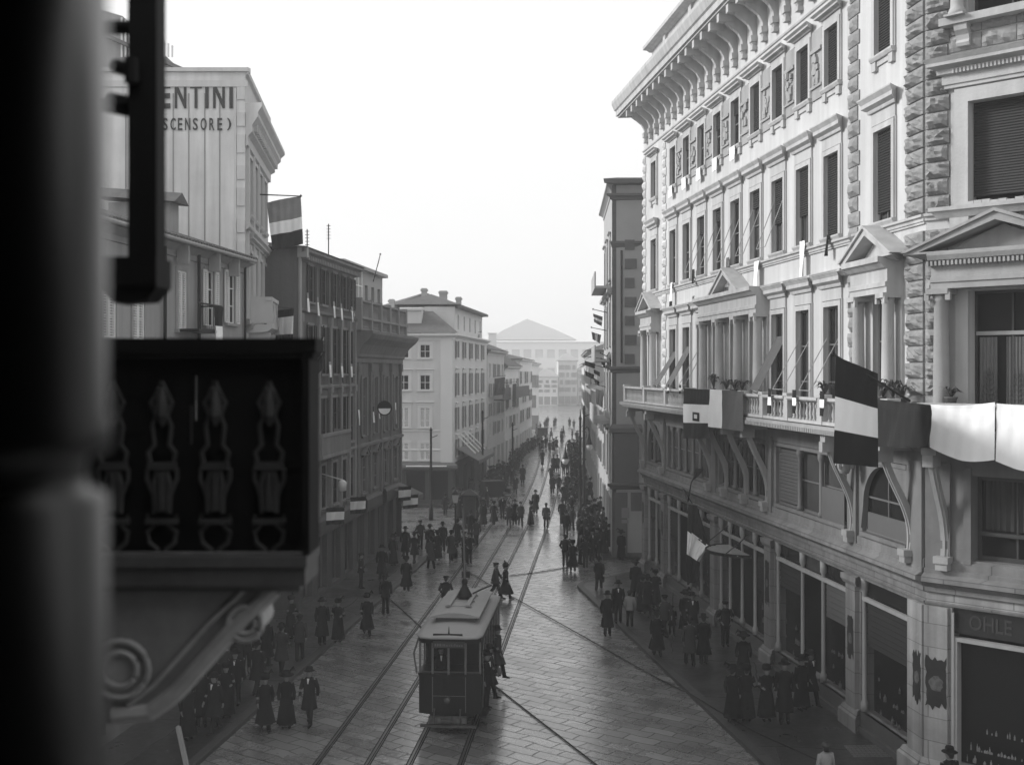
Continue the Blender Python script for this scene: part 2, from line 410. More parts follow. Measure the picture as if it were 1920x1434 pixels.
# tram tracks: grooved rails let into the paving
def trackx(D):
    x = -2.18+.0785*(D-32.8)
    if D > 75: x -= .00028*(D-75)**2
    return x
def rail(dx):
    mb = MB(); Ds = [14+2*i for i in range(0, 80)]
    for a, b in zip(Ds, Ds[1:]):
        for q0, q1, h in ((-.045, .015, .012), (.05, .075, .010)):
            xa, xb = trackx(a)+dx, trackx(b)+dx
            mb.add([(xa+q0, a, h), (xa+q1, a, h), (xb+q1, b, h), (xb+q0, b, h), (xa+q0, a, -.01), (xa+q1, a, -.01), (xb+q1, b, -.01), (xb+q0, b, -.01)], [(0, 1, 2, 3), (0, 4, 7, 3), (1, 5, 6, 2)])
    return mb
groove = mat('rail groove', .008, .8, .5, 6, spec=.05)
for off, lab in ((0, 'tram track of two steel rails on which the tram stands'), (-2.62, 'empty tram track left of the one with the tram')):
    t = thing('tram_track', lab, 'tram track', (trackx(30)+off, 30, 0), 'tram tracks in the road')
    for q in (-.72, .72): rail(off+q).build('rail', steel, t)
    g = MB()
    for q in (-.72, .72):
        Ds = [14+2*i for i in range(0, 80)]
        for a, b in zip(Ds, Ds[1:]): g.quad(W, [(trackx(a)+off+q-.085, a, .004), (trackx(a)+off+q+.11, a, .004), (trackx(b)+off+q+.11, b, .004), (trackx(b)+off+q-.085, b, .004)])
    g.build('groove', groove, t)

# ------------------------------------------------------------------ the palace on the right
FH = Frame(11.04, 31.3, -.1132, 1.0)        # main front, s > 0 away from the camera
FC = Frame(11.04, 31.3, -1.009, 1.0)        # chamfered corner, s < 0 to the right
def SD(D): return (D-31.3)*1.0064
S_END = SD(64.7)
pal = thing('corner_palace', 'tall pale stone palace with bracketed cornice, rusticated corner pier and long balcony', 'building', (11.04, 31.3, 0))
def merge(*a): pass
WC = [SD(37.7+2.54*k) for k in range(9)]    # the nine regular window axes
S_NEAR, S_FAR = SD(33.85), SD(62.1)
PIL = [SD(64.2), SD(59.9), SD(50.9), SD(43.7), SD(36.0), SD(31.75)]
PW = .48
ROWS = {'piano': (9.45, 13.1), 'second': (15.35, 18.0), 'third': (20.2, 22.1)}
HWD = {'piano': .62, 'second': .6, 'third': .55}
holes = []
allw = [('reg', s) for s in WC]+[('near', S_NEAR), ('far', S_FAR)]
for r, (z0, z1) in ROWS.items():
    for k, s in allw: holes.append((s-HWD[r], s+HWD[r], z0, z1, .17))
mb = MB()
mb.wall(FH, 0, S_END, 9.3, 25.1, holes)
mb.quad(FH, [(S_END, 0, 0), (S_END, -25, 0), (S_END, -25, 25.6), (S_END, 0, 25.6)])
chW = 4.34
mb.wall(FC, -chW, 0, 9.3, 25.1, [(-3.15, -1.19, 9.45, 13.1, .45), (-3.15, -1.19, 15.3, 18.0, .45), (-3.15, -1.19, 20.2, 22.6, .45)])
e = FC(-chW, 0, 0); FR = Frame(e[0], e[1], -1, -.1132)
mb.wall(FR, -22, 0, 0, 24.9, [(-3-4*i, -1.8-4*i, z, z+2.5, .35) for i in range(5) for z in (9.6, 15.3, 20.0)])
wall_up = mb.build('wall', stucco, pal)
# body behind the openings, dark
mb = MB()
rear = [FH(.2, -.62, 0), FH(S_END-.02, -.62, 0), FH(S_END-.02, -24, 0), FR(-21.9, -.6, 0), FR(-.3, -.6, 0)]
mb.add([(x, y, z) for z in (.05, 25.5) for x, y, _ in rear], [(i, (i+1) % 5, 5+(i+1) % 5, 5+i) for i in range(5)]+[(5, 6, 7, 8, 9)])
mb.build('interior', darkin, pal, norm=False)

shopg = mat('clear shop pane', .01, .06, .1, 2, spec=.35); shopg.node_tree.nodes['Principled BSDF'].inputs['Alpha'].default_value = .3
# window surrounds ---------------------------------------------------------
def architrave(mb, F, s, w, z0, z1, t=.17, p=.09, sill=True):
    mb.box(F, s-w-t, s-w, .0, p, z0, z1+t); mb.box(F, s+w, s+w+t, .0, p, z0, z1+t); mb.box(F, s-w, s+w, .0, p, z1, z1+t)
    mb.box(F, s-w-t-.05, s-w-t, 0, p-.04, z0, z1+t+.05); mb.box(F, s+w+t, s+w+t+.05, 0, p-.04, z0, z1+t+.05)
    if sill: mb.mould(F, s-w-t-.04, s+w+t+.04, [(0, z0-.16), (p+.02, z0-.14), (p+.07, z0-.05), (p+.07, z0), (0, z0)], False, False)
def hood(mb, F, s, w, z0, h, big=False):
    a = w+.2
    mb.box(F, s-a, s+a, 0, .06, z0, z0+.42*h)
    mb.mould(F, s-a, s+a, [(0, z0+.42*h), (.12, z0+.45*h), (.14, z0+.52*h), (.14, z0+.56*h), (.27, z0+.66*h), (.27, z0+.80*h), (.36, z0+.95*h), (.36, z0+h), (0, z0+h)])
def pediment(mb, F, s, a, z0, z1, pr=.45):
    """triangular pediment with a sloping stone roof"""
    mb.mould(F, s-a, s+a, [(0, z0-.16), (pr*.6, z0-.12), (pr, z0-.02), (pr, z0+.03), (0, z0+.03)])
    A = a+pr
    mb.plate(F, [(s-a+.12, z0+.03), (s+a-.12, z0+.03), (s, z1-.26)], 0, pr*.35)
    for q in (-1, 1):
        vs = [(q*A, z0+.03), (0, z1), (0, z1-.2), (q*(A-.42), z0+.03)]
        mb.plate(F, [(s+x, z) for x, z in vs], 0, pr)
        vs = [(q*(A+.06), z0+.035), (0, z1+.09), (0, z1+.005), (q*(A-.10), z0+.035)]
        mb.plate(F, [(s+x, z) for x, z in vs], 0, pr+.07)
def window(F, s, w, z0, z1, row, special=None, blind=0.0, open_=False):
    mb = MB()
    architrave(mb, F, s, w, z0, z1, sill=(row != 'piano'))
    if row == 'second': hood(mb, F, s, w, z1+.2, .84)
    elif row == 'third':
        hood(mb, F, s, w, z1+.17, .42)
        for q in (-1, 1): mb.box(F, s+q*(w+.02)-.14, s+q*(w+.02)+.14, 0, .10, z0-.42, z0-.16)
        mb.box(F, s-w+.12, s+w-.12, 0, .05, z0-.30, z0-.16)
    elif row == 'piano' and special != 'col':
        hood(mb, F, s, w, z1+.2, .88)
    wn = mb.build('window', trim, pal)
    mb = MB(); mb.quad(F, [(s-w, -.16, z0), (s+w, -.16, z0), (s+w, -.16, z1), (s-w, -.16, z1)]); mb.build('pane', random.choice([glass, glass, glassm]), wn)
    mb = MB(); sash(mb, F, s-w, s+w, z0, z1, -.14, 1, 2 if row == 'piano' else 1); mb.build('frame', sashm, wn)
    if blind > 0:
        mb = MB(); zig_blind(mb, F, s-w+.02, s+w-.02, z1-(z1-z0)*blind, z1-.01, -.07, .075); mb.build('blind', blindm, wn)
    return wn
rb = random.Random(3)
for i, s in enumerate(WC):
    window(FH, s, .6, *ROWS['second'], 'second', blind=[.97, .62, .60, .25, 0, .2, .3, 0, .0][i])
    window(FH, s, .55, *ROWS['third'], 'third', blind=[.97, .97, .95, .9, .3, .35, 0, .3, .9][i])
    window(FH, s, .62, *ROWS['piano'], 'piano', special='col' if i in (3, 4, 5) else None, blind=.15 if i in (3, 4) else 0)
for s in (S_NEAR, S_FAR):
    window(FH, s, .6, *ROWS['second'], 'second', blind=.9 if s == S_NEAR else .1)
    window(FH, s, .62, *ROWS['piano'], 'piano', special='col')
    window(FH, s, .55, *ROWS['third'], 'third', blind=.95 if s == S_NEAR else 0)
# piano nobile: columns, entablatures, pediments
for s, nm in ((S_NEAR, 'aedicule'), (S_FAR, 'aedicule'), (WC[4], 'aedicule')):
    mb = MB()
    cen = (s == WC[4]); off = [-1.0, 1.0] if not cen else [-3.75, -1.27, 1.27, 3.75]
    if cen: cs = [s-3.75, s-1.27, s+1.27, s+3.75]
    else: cs = [s-1.02, s+1.02]
    for c in cs: column(mb, FH, c, .36, 9.45, 13.2, .19)
    for c in cs: mb.box(FH, c-.26, c+.26, 0, .09, 9.45, 13.2)
    a, b = cs[0]-.26, cs[-1]+.26
    mb.mould(FH, a, b, [(0, 13.2), (.52, 13.2), (.52, 13.36), (.56, 13.38), (.56, 13.5), (.5, 13.52), (.5, 13.86), (.58, 13.9), (.72, 14.03), (.78, 14.05), (.78, 14.2), (0, 14.2)], False, False)
    if cen: pediment(mb, FH, s, 1.35, 14.22, 15.15, .6)
    else: pediment(mb, FH, s, 1.2, 14.22, 15.12, .62)
    mb.build(nm, trim, pal)
# horizontal bands
mb = MB()
runs = [(SD(36.3), SD(44.3)), (SD(52.2), SD(59.5))]
for a, b in runs:
    mb.mould(FH, a, b, [(0, 13.98), (.16, 14.0), (.3, 14.1), (.36, 14.12), (.36, 14.2), (0, 14.22)], False, False)
mb.mould(FH, 0, S_END, [(0, 15.0), (.07, 15.02), (.07, 15.1), (.14, 15.13), (.14, 15.2), (0, 15.22)], False, True)
mb.mould(FC, -chW, -.0, [(0, 15.0), (.07, 15.02), (.07, 15.1), (.14, 15.13), (.14, 15.2), (0, 15.22)], True, False)
mb.mould(FH, 0, S_END, [(0, 23.06), (.05, 23.08), (.07, 23.14), (0, 23.16)], False, True)
mb.box(FH, 0, S_END, .0, .05, 14.95, 15.0)
mb.build('string_course', trim, pal)
# sculpted panels between the top windows
for i in range(8):
    mb = MB(); c = (WC[i]+WC[i+1])/2
    mb.box(FH, c-.44, c+.44, 0, .05, 20.05, 22.35); mb.box(FH, c-.5, c+.5, .05, .11, 20.42, 20.5); mb.box(FH, c-.5, c+.5, .05, .13, 21.6, 21.72)
    for k in range(14):
        x = c+rb.uniform(-.26, .26); z = 20.6+rb.uniform(0, .9); r = rb.uniform(.06, .13); mb.box(FH, x-r, x+r, .05, .05+rb.uniform(.03, .1), z-r, z+r)
    mb.build('relief_panel', trimdk, pal)
# quoins
mb = MB()
quoins(mb, FH, SD(36.0), .72, 9.45, 23.0, .46, .04, .14, 5, .09, .035)
mb.build('quoin_strip', rustic, pal)
mb = MB()
quoins(mb, FH, SD(59.9), .6, 9.45, 23.0, .46, .04, .14, 90, .09, .02)
quoins(mb, FH, S_END-.32, .5, 9.45, 23.0, .46, .04, .14, 150, .09, .02)
mb.build('quoin_strip', rustlt, pal)
# corner pier, rock-faced on both sides of the edge
mb = MB()
z = 9.5; k = 0
while z < 24.2:
    if not (14.9 < z+.23 < 15.3):
        e = .10 if k % 2 else 0
        rock(mb, FH, .02, .98+e, z+.02, z+.42, .08, .055, .12, 7, 5, 300+k)
        rock(mb, FC, -.62-(.05 if k % 2 else 0), -.02, z+.02, z+.42, .08, .06, .14, 6, 5, 500+k)
    z += .44; k += 1
z = 18.9; k = 0
while z < 20.0:
    for q in range(5): rock(mb, FC, -.62-.9*q-.88, -.62-.9*q, z+.02, z+.42, .04, .05, .08, 6, 4, 900+k*7+q)
    z += .44; k += 1
mb.box(FH, -.1, 1.1, -.2, .05, 9.3, 9.5)
mb.build('corner_pier', rustic, pal)
# fourth-floor-level blind panel and bracket rows near the corner
def scroll_bracket(mb, F, s, o, z1, h, w, pr):
    pf = [(0, z1), (pr, z1), (pr, z1-.12*h), (pr*.95, z1-.3*h), (pr*.62, z1-.5*h), (pr*.5, z1-.72*h), (pr*.62, z1-.86*h), (pr*.5, z1-h), (0, z1-h)]
    mb.mould(F, s-w/2, s+w/2, [(o+a, b) for a, b in pf], False, False)
# big windows of the chamfer
def big_window(z0, z1, kind):
    mb = MB(); a, b = -3.15, -1.19; t = .36
    for s in (a-t, b): mb.box(FC, s, s+t, 0, .12, z0, z1+t)
    mb.box(FC, a, b, 0, .12, z1, z1+t)
    for s in (a-t-.12, b+t): mb.box(FC, s, s+.12, 0, .06, z0, z1+.3)
    if kind == 'second':
        mb.mould(FC, a-t-.1, b+t+.1, [(0, z1+t), (.16, z1+t+.04), (.16, z1+t+.12), (.2, z1+t+.14), (.2, z1+t+.36), (.3, z1+t+.4), (.3, z1+t+.52), (.5, z1+t+.6), (.5, z1+t+.68), (.58, z1+t+.8), (0, z1+t+.84)])
        x = a-t
        while x < b+t: mb.box(FC, x, x+.05, .2, .34, z1+t+.38, z1+t+.5); x += .1
        mb.mould(FC, a-t-.2, b+t+.25, [(0, z0-.3), (.2, z0-.28), (.3, z0-.12), (.36, z0-.1), (.36, z0), (0, z0)])
        for s in (a-t+.15, b+t-.2): mb.box(FC, s-.25, s+.25, 0, .3, z0-.75, z0-.3)
    if kind == 'top':
        mb.box(FC, a-t-.5, b+t+.3, 0, .4, z0-.2, z0)
        for s in (a-t+.1, b+t-.25): scroll_bracket(mb, FC, s, 0, z0-.2, .55, .34, .34)
        for s in (a-.2, b+.2): column(mb, FC, s, .3, z0, z1+.5, .17, ionic=False)
    w = mb.build('window', trim if kind != 'door' else trim, pal)
    mb = MB(); mb.quad(FC, [(a, -.4, z0), (b, -.4, z0), (b, -.4, z1), (a, -.4, z1)]); mb.build('pane', glass, w)
    if kind == 'second':
        mb = MB(); zig_blind(mb, FC, a+.02, b-.02, z0+.25, z1-.01, -.22, .07); mb.build('blind', mat('closed dark roller shutter', .02, .6, .2, 1), w)
        mb = MB()
        for k in range(9): x = a+.1+k*.21; mb.box(FC, x, x+.2, -.1, .2, z0, z0+rb.uniform(.04, .14))
        mb.build('sill_litter', trim, w)
    else:
        mb = MB(); sash(mb, FC, a, b, z0, z1, -.36, 1, 0); mb.build('frame', woodd, w)
    return w
big_window(15.3, 18.0, 'second'); big_window(20.2, 22.6, 'top')
w = big_window(9.45, 13.1, 'door')
mb = MB(); mb.box(FC, -3.1, -1.24, -.34, -.28, 11.95, 12.05); mb.build('transom', trimdk, w)
mb = MB()   # draped curtains behind the door panes
for a, b in ((-1.78, -1.3), (-2.45, -2.0)):
    n = 16; vs = []
    for i in range(n+1):
        s = a+(b-a)*i/n; o = -.33+.02*math.cos(i*2.1)
        vs += [FC(s, o, 9.5), FC(s, o, 11.9)]
    mb.add(vs, [(2*i, 2*i+1, 2*i+3, 2*i+2) for i in range(n)])
mb.build('curtain', curtain, w)
mb = MB()   # branching etched ornament on the door glass
for c in (-1.58, -2.3):
    mb.tube([FC(c, -.29, 10.05), FC(c, -.29, 11.1)], .012, 4)
    for k in range(7):
        z = 10.2+.12*k; r = .2*(1-k/8.5)+.03
        for q in (-1, 1): mb.tube([FC(c, -.29, z-.04), FC(c+q*r*.5, -.29, z), FC(c+q*r, -.29, z+.07), FC(c+q*r*.8, -.29, z+.1)], .012, 4)
    mb.tube([FC(c-.2, -.29, 10.12), FC(c+.2, -.29, 10.12)], .015, 4)
mb.build('etched_ornament', blindl, w)
mb = MB()
for s in (-3.72, -.62): column(mb, FC, s, .42, 9.45, 13.15, .21)
for s in (-3.72, -.62): mb.box(FC, s-.24, s+.24, 0, .15, 9.45, 13.15)
mb.mould(FC, -3.98, -.42, [(0, 13.15), (.62, 13.15), (.62, 13.3), (.66, 13.32), (.66, 13.44), (.6, 13.46), (.6, 13.74), (.7, 13.78), (.7, 13.86), (.8, 13.88), (.86, 14.0), (.86, 14.06), (0, 14.06)], False, False)
x = -3.95
while x < -.4: mb.box(FC, x, x+.055, .62, .78, 13.74, 13.86); x += .11
pediment(mb, FC, -2.17, 1.62, 14.08, 15.0, .8)
mb.build('aedicule', trimdk, pal)

# great cornice with brackets ----------------------------------------------
PRJ = 1.3
prof = [(0, 25.02), (.3, 25.06), (PRJ-.1, 25.2), (PRJ-.1, 25.28), (PRJ, 25.3), (PRJ, 25.58), (PRJ+.08, 25.64), (PRJ+.2, 26.0), (PRJ+.2, 26.16), (0, 26.22)]
mb = MB(); mb.mould(FH, 0, S_END, prof, False, True)
mb.mould(FC, -chW, 0, [(o*.9, z) for o, z in prof], True, True)
mb.box(FH, -6, S_END+.6, -8, 1.1, 26.16, 26.26)
mb.build('cornice', trim, pal)
def brk(mb, s, F=FH, w=.2):
    pf = [(0, 23.62), (.14, 23.58), (.2, 23.68), (.16, 23.9), (.2, 24.15), (.34, 24.4), (.62, 24.62), (.86, 24.78), (.9, 25.1), (.3, 25.07), (0, 25.03)]
    mb.mould(F, s-w/2, s+w/2, pf, False, False)
    mb.mould(F, s-w/2-.06, s+w/2+.06, [(.0, 23.75), (.24, 23.72), (.26, 23.95), (.0, 24.0)], False, False)
    mb.box(F, s-w/2-.05, s+w/2+.05, .55, 1.16, 24.84, 25.16)
    mb.box(F, s-w/2-.05, s+w/2+.05, 0, .2, 23.42, 23.58)
s = .6; i = 0
while s < S_END+.1:
    mb = MB(); brk(mb, s); mb.build('cornice_bracket', trim, pal); s += 1.235; i += 1
for k in range(3):
    mb = MB(); brk(mb, -.8-1.3*k, FC); mb.build('cornice_bracket', trim, pal)
# attic
mb = MB()
mb.box(FH, 8, S_END-.5, -5, -.35, 26.2, 28.5)
mb.mould(FH, 7.6, S_END-.3, [(-5, 28.5), (-.25, 28.5), (-.1, 28.6), (.12, 28.62), (.12, 28.8), (-.3, 29.0), (-5, 29.3)], False, False)
for D in (39, 44, 50, 56, 61): mb.box(FH, SD(D)-.25, SD(D)+.25, -.36, -.22, 26.2, 28.5)
mb.build('attic', trim, pal)

# mezzanine ------------------------------------------------------------------
bays = [(PIL[i+1]+PW, PIL[i]-PW) for i in range(5)]     # far .. near
mz = []
for i, (a, b) in enumerate(bays): mz.append((a+.1, b-.1, 6.2, 8.3, .22))
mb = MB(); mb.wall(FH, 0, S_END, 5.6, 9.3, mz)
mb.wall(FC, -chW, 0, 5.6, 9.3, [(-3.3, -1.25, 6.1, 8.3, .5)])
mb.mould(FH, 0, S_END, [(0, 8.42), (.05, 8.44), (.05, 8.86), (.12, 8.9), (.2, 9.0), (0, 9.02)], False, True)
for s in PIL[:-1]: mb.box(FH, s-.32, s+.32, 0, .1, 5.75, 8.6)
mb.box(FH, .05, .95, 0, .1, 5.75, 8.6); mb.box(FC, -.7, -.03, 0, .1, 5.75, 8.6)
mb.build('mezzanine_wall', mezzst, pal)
subd = {0: [.5], 1: [.22, .38, .54, .70, .86], 2: [.2, .41, .62, .82], 3: [.32, .62], 4: []}
for i, (a, b) in enumerate(bays):
    a, b = a+.1, b-.1
    mb = MB(); mb.box(FH, a, b, -.04, .1, 6.08, 6.2); mb.box(FH, a, b, -.02, .08, 8.3, 8.42)
    for t in subd[i]:
        s = a+(b-a)*t; mb.smooth = True; mb.lathe(FH, s, 0, [(.12, 6.2), (.12, 6.32), (.08, 6.4), (.075, 8.0), (.13, 8.12), (.13, 8.3)], 10); mb.smooth = False
    if i in (0, 4):      # arched lights at both ends
        c = (a+b)/2; w = (b-a)/2; n = 12
        for q in (-1, 1):
            pts = [(c+q*w, 8.3), (c+q*w, 6.3)]+[(c+q*w*(.9*math.cos(math.pi/2*j/n)), 7.0+1.25*math.sin(math.pi/2*j/n)) for j in range(n+1)]+[(c, 8.3)]
            mb.plate(FH, pts, -.12, .04)
    wn = mb.build('window', mezzst, pal)
    mb = MB(); mb.quad(FH, [(a, -.2, 6.2), (b, -.2, 6.2), (b, -.2, 8.3), (a, -.2, 8.3)]); mb.build('pane', glassm if i in (1, 3) else glass, wn)
    mb = MB(); sash(mb, FH, a, b, 6.2, 8.3, -.17, max(1, len(subd[i])), 1); mb.build('frame', sashm, wn)
    if i == 3:
        mb = MB(); zb = a+(b-a)*.62; zig_blind(mb, FH, zb+.12, b-.1, 6.3, 8.2, -.13, .12); mb.build('blind', blindl, wn)
        mb = MB(); mb.box(FH, a+.1, a+(b-a)*.3, .02, .05, 6.0, 7.25); mb.build('sign_board', mat('grey board', .09, .7, .1, 2), wn)
    if i == 4:
        mb = MB(); mb.box(FH, a+.15, b-.15, -.15, -.11, 6.25, 6.8); mb.build('screen', mat('grey board', .09, .7, .1, 2), wn)
mb = MB(); a, b = -3.3, -1.25
for s in (a-.2, b): mb.box(FC, s, s+.2, 0, .08, 6.0, 8.5)
wn = mb.build('window', mezzst, pal)
mb = MB(); mb.quad(FC, [(a, -.45, 6.1), (b, -.45, 6.1), (b, -.45, 8.3), (a, -.45, 8.3)]); mb.build('pane', glass, wn)
mb = MB(); sash(mb, FC, a, b, 6.1, 8.3, -.4, 1, 0, fr=.12); mb.box(FC, a+.1, b-.1, -.34, -.26, 6.75, 6.85); mb.build('frame', woodd, wn)
mb = MB(); n = 30; vs = []
for i in range(n+1):
    s = a+.3+(b-a-.5)*i/n; o = -.41+.03*math.cos(i*1.9); vs += [FC(s, o, 6.9), FC(s, o, 8.2)]
mb.add(vs, [(2*i, 2*i+1, 2*i+3, 2*i+2) for i in range(n)]); mb.build('curtain', mat('dark curtain', .05, .8, .3, 2, streak=.4), wn)

# ground floor ---------------------------------------------------------------
gh = [(a, b, .75, 4.75, .5) for a, b in bays]
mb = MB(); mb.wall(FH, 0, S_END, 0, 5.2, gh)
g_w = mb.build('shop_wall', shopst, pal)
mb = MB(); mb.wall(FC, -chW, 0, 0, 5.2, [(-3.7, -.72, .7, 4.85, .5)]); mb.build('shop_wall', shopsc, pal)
mb = MB()
for F, s0, s1, m0, m1 in ((FH, 0, S_END, False, True), (FC, -chW, 0, True, False)):
    mb.mould(F, s0, s1, [(0, 5.16), (.08, 5.18), (.08, 5.3), (.2, 5.42), (.3, 5.46), (.3, 5.58), (.12, 5.68), (.12, 5.78), (.06, 5.8), (.06, 6.02), (0, 6.04)], m0, m1)
    mb.mould(F, s0, s1, [(0, 4.82), (.05, 4.84), (.07, 4.9), (0, 4.92)], m0, m1)
mb.build('shop_cornice', shopst, pal)
for s in PIL[:-1]:
    w = .36; mb = MB()
    mb.box(FH, s-w, s+w, 0, .14, .75, 4.6); mb.mould(FH, s-w, s+w, [(.0, 4.5), (.16, 4.5), (.22, 4.62), (.22, 4.78), (0, 4.8)]); mb.mould(FH, s-w-.06, s+w+.06, [(0, 0), (.26, 0), (.26, .55), (.2, .62), (.14, .75), (0, .78)])
    mb.build('pilaster', shopst, pal)
mb = MB(); mb.box(FH, .0, .86, 0, .12, .75, 4.8); mb.mould(FH, -.0, .95, [(0, 0), (.26, 0), (.26, .55), (.2, .62), (.14, .75), (0, .78)], False, True)
mb.box(FC, -.64, 0, 0, .12, .75, 4.8); mb.mould(FC, -.68, .08, [(0, 0), (.26, 0), (.26, .55), (.2, .62), (.14, .75), (0, .78)], True, False)
mb.build('pilaster', shopsc, pal)
mb = MB(); mb.box(FC, -chW, -3.75, 0, .12, 0, 4.8); mb.build('pilaster', shopsc, pal)
gsub = {0: [.5], 1: [.25, .5, .75], 2: [.26, .52, .78], 3: [.34, .62], 4: []}
for i, (a, b) in enumerate(bays):
    mb = MB(); mb.box(FH, a, b, -.48, -.42, .75, 4.75)
    sf = mb.build('shopfront', darkin, pal)
    mb = MB()
    for t in [0.012]+gsub[i]+[.988]:
        s = a+(b-a)*t; mb.smooth = True; mb.lathe(FH, s, -.1, [(.11, .75), (.11, 1.0), (.07, 1.1), (.065, 4.3), (.11, 4.4), (.11, 4.75)], 10); mb.smooth = False
    mb.box(FH, a, b, -.15, -.03, 4.1, 4.22)
    mb.build('thin_column', trimdk, sf)
    ts = [0]+gsub[i]+[1]
    for j in range(len(ts)-1):
        p, q = a+(b-a)*ts[j]+.12, a+(b-a)*ts[j+1]-.12
        door = (i == 2 and j in (1, 2)) or (i == 3 and j == 1) or (i == 1 and j == 2)
        if not door:
            mb = MB(); mb.quad(FH, [(p, -.2, .78), (q, -.2, .78), (q, -.2, 4.08), (p, -.2, 4.08)]); mb.build('pane', shopg, sf)
            mb = MB(); zh = [1.3, .9, 1.5, 1.1][(i+j) % 4]; zig_blind(mb, FH, p+.03, q-.03, 4.05-zh, 4.05, -.16, .16); mb.build('blind', blindm if (i+j) % 3 else blindl, sf)
            mb = MB()   # goods glimpsed behind the pane
            for k in range(16):
                s = rb.uniform(p+.15, q-.15); z = rb.choice([.8, .8, 1.3, 1.8]); r = rb.uniform(.02, .05); h_ = rb.uniform(.08, .24); mb.lathe(FH, s, -.3, [(r, z), (r, z+h_*.6), (r*.35, z+h_*.8), (r*.35, z+h_)], 7)
            mb.build('display_goods', mat('shop goods', .16, .6, .9, 9), sf)
        mb = MB(); mb.quad(FH, [(p, -.2, 4.24), (q, -.2, 4.24), (q, -.2, 4.72), (p, -.2, 4.72)]); mb.build('transom_pane', glassm if j % 2 else glass, sf)
    mb = MB(); mb.box(FH, a, b, -.1, .12, .0, .32); mb.box(FH, a, b, -.1, .02, .32, .75); mb.build('stall_riser', stall, sf)
mb = MB(); mb.box(FC, -3.7, -.72, -.48, -.42, .7, 4.85); sf = mb.build('shopfront', darkin, pal)
mb = MB(); mb.quad(FC, [(-3.7, -.22, .75), (-.72, -.22, .75), (-.72, -.22, 3.95), (-3.7, -.22, 3.95)]); mb.build('pane', shopg, sf)
mb = MB(); mb.box(FC, -3.7, -.72, -.2, -.08, 4.15, 4.85); sb = mb.build('sign_board', mat('black glass sign', .015, .3, .3, 3), sf)
text_mesh('OHLE', FC, -1.14, -2.25, 4.3, 4.68, -.08, .02, .01).build('sign_letters', mat('dull sign letters', .035, .5, .1, 3), sb)
mb = MB(); mb.box(FC, -3.7, -.72, -.2, .02, 3.95, 4.05); mb.box(FC, -.86, -.72, -.25, .02, .7, 3.95); mb.box(FC, -.79, -.72, .02, .06, .7, 4.7); mb.build('frame', trimdk, sf)
mb = MB()
for k in range(34):
    s = rb.uniform(-2.6, -.95); z = rb.choice([.78, .78, 1.1, 1.1, 1.6]); r = rb.uniform(.012, .04); h_ = rb.uniform(.05, .2); mb.lathe(FC, s, -.32, [(r, z), (r, z+h_*.6), (r*.35, z+h_*.8), (r*.35, z+h_)], 7)
mb.build('display_goods', mat('bright shop goods', .35, .6, .8, 9), sf)
mb = MB(); mb.box(FC, -3.7, -.72, -.12, .1, .0, .7); mb.build('stall_riser', shopsc, sf)

# torn posters on the pillars
def torn(F, s0, s1, z0, z1, o, seed, lab):
    r = random.Random(seed); pts = []; n = 9
    for i in range(n): pts.append((s0+(s1-s0)*i/n, z0+r.uniform(-.14, .16)))
    for i in range(n): pts.append((s1+r.uniform(-.03, .03), z0+(z1-z0)*i/n))
    for i in range(n): pts.append((s1-(s1-s0)*i/n, z1+r.uniform(-.12, .06)))
    for i in range(n): pts.append((s0+r.uniform(-.03, .03), z1-(z1-z0)*i/n))
    mb = MB(); mb.plate(F, pts, o+.003, o+.012)
    c = ((s0+s1)/2, (z0+z1)/2+.05); t = tag(mb.build('torn_poster', poster, None, F(c[0], o, c[1])), lab, 'poster', 'torn posters on the pillars')
    mb = MB(); R_ = min(abs(s1-s0)*.34, .2)
    for k in range(3):
        pts = [(c[0]+R_*(1-k*.25)*math.cos(q*math.pi/10)*r.uniform(.9, 1.1), c[1]-.1+R_*1.1*(1-k*.25)*math.sin(q*math.pi/10)*r.uniform(.9, 1.1)) for q in range(0, 20)]
        mb.plate(F, pts, o+.012+.003*k, o+.014+.003*k)
    mb.build('printed_emblem', mat('poster grey', .08, .7, .9, 9), t)
torn(FC, -.62, -.06, 2.15, 3.5, .12, 11, 'wide torn dark poster on the corner pillar beside the big shop window')
torn(FH, .06, .5, 2.2, 3.5, .12, 12, 'narrow torn dark poster round the edge of the corner pillar')
torn(FH, PIL[4]-.25, PIL[4]+.2, 2.3, 3.5, .14, 13, 'torn dark poster on the pillar between two blinded shop windows')
torn(FH, PIL[3]-.22, PIL[3]+.2, 2.4, 4.0, .14, 14, 'tall dark poster on the pillar next to the glass canopy')
torn(FH, PIL[1]-.15, PIL[1]+.15, 2.8, 3.9, .14, 15, 'small dark plate on the second pillar from the far corner')
torn(FH, PIL[0]-.12, PIL[0]+.12, 2.8, 3.9, .14, 16, 'small dark plate on the farthest pillar of the palace')

# long balcony ---------------------------------------------------------------
BO = 1.12
bal = MB()
for F, s0, s1, a, b in ((FH, .0, S_END-.2, False, True), (FC, -chW, 0, True, False)):
    bal.mould(F, s0, s1, [(0, 9.02), (BO*.6, 9.04), (BO*.75, 9.1), (BO, 9.14), (BO+.05, 9.2), (BO+.05, 9.34), (0, 9.38)], a, b)
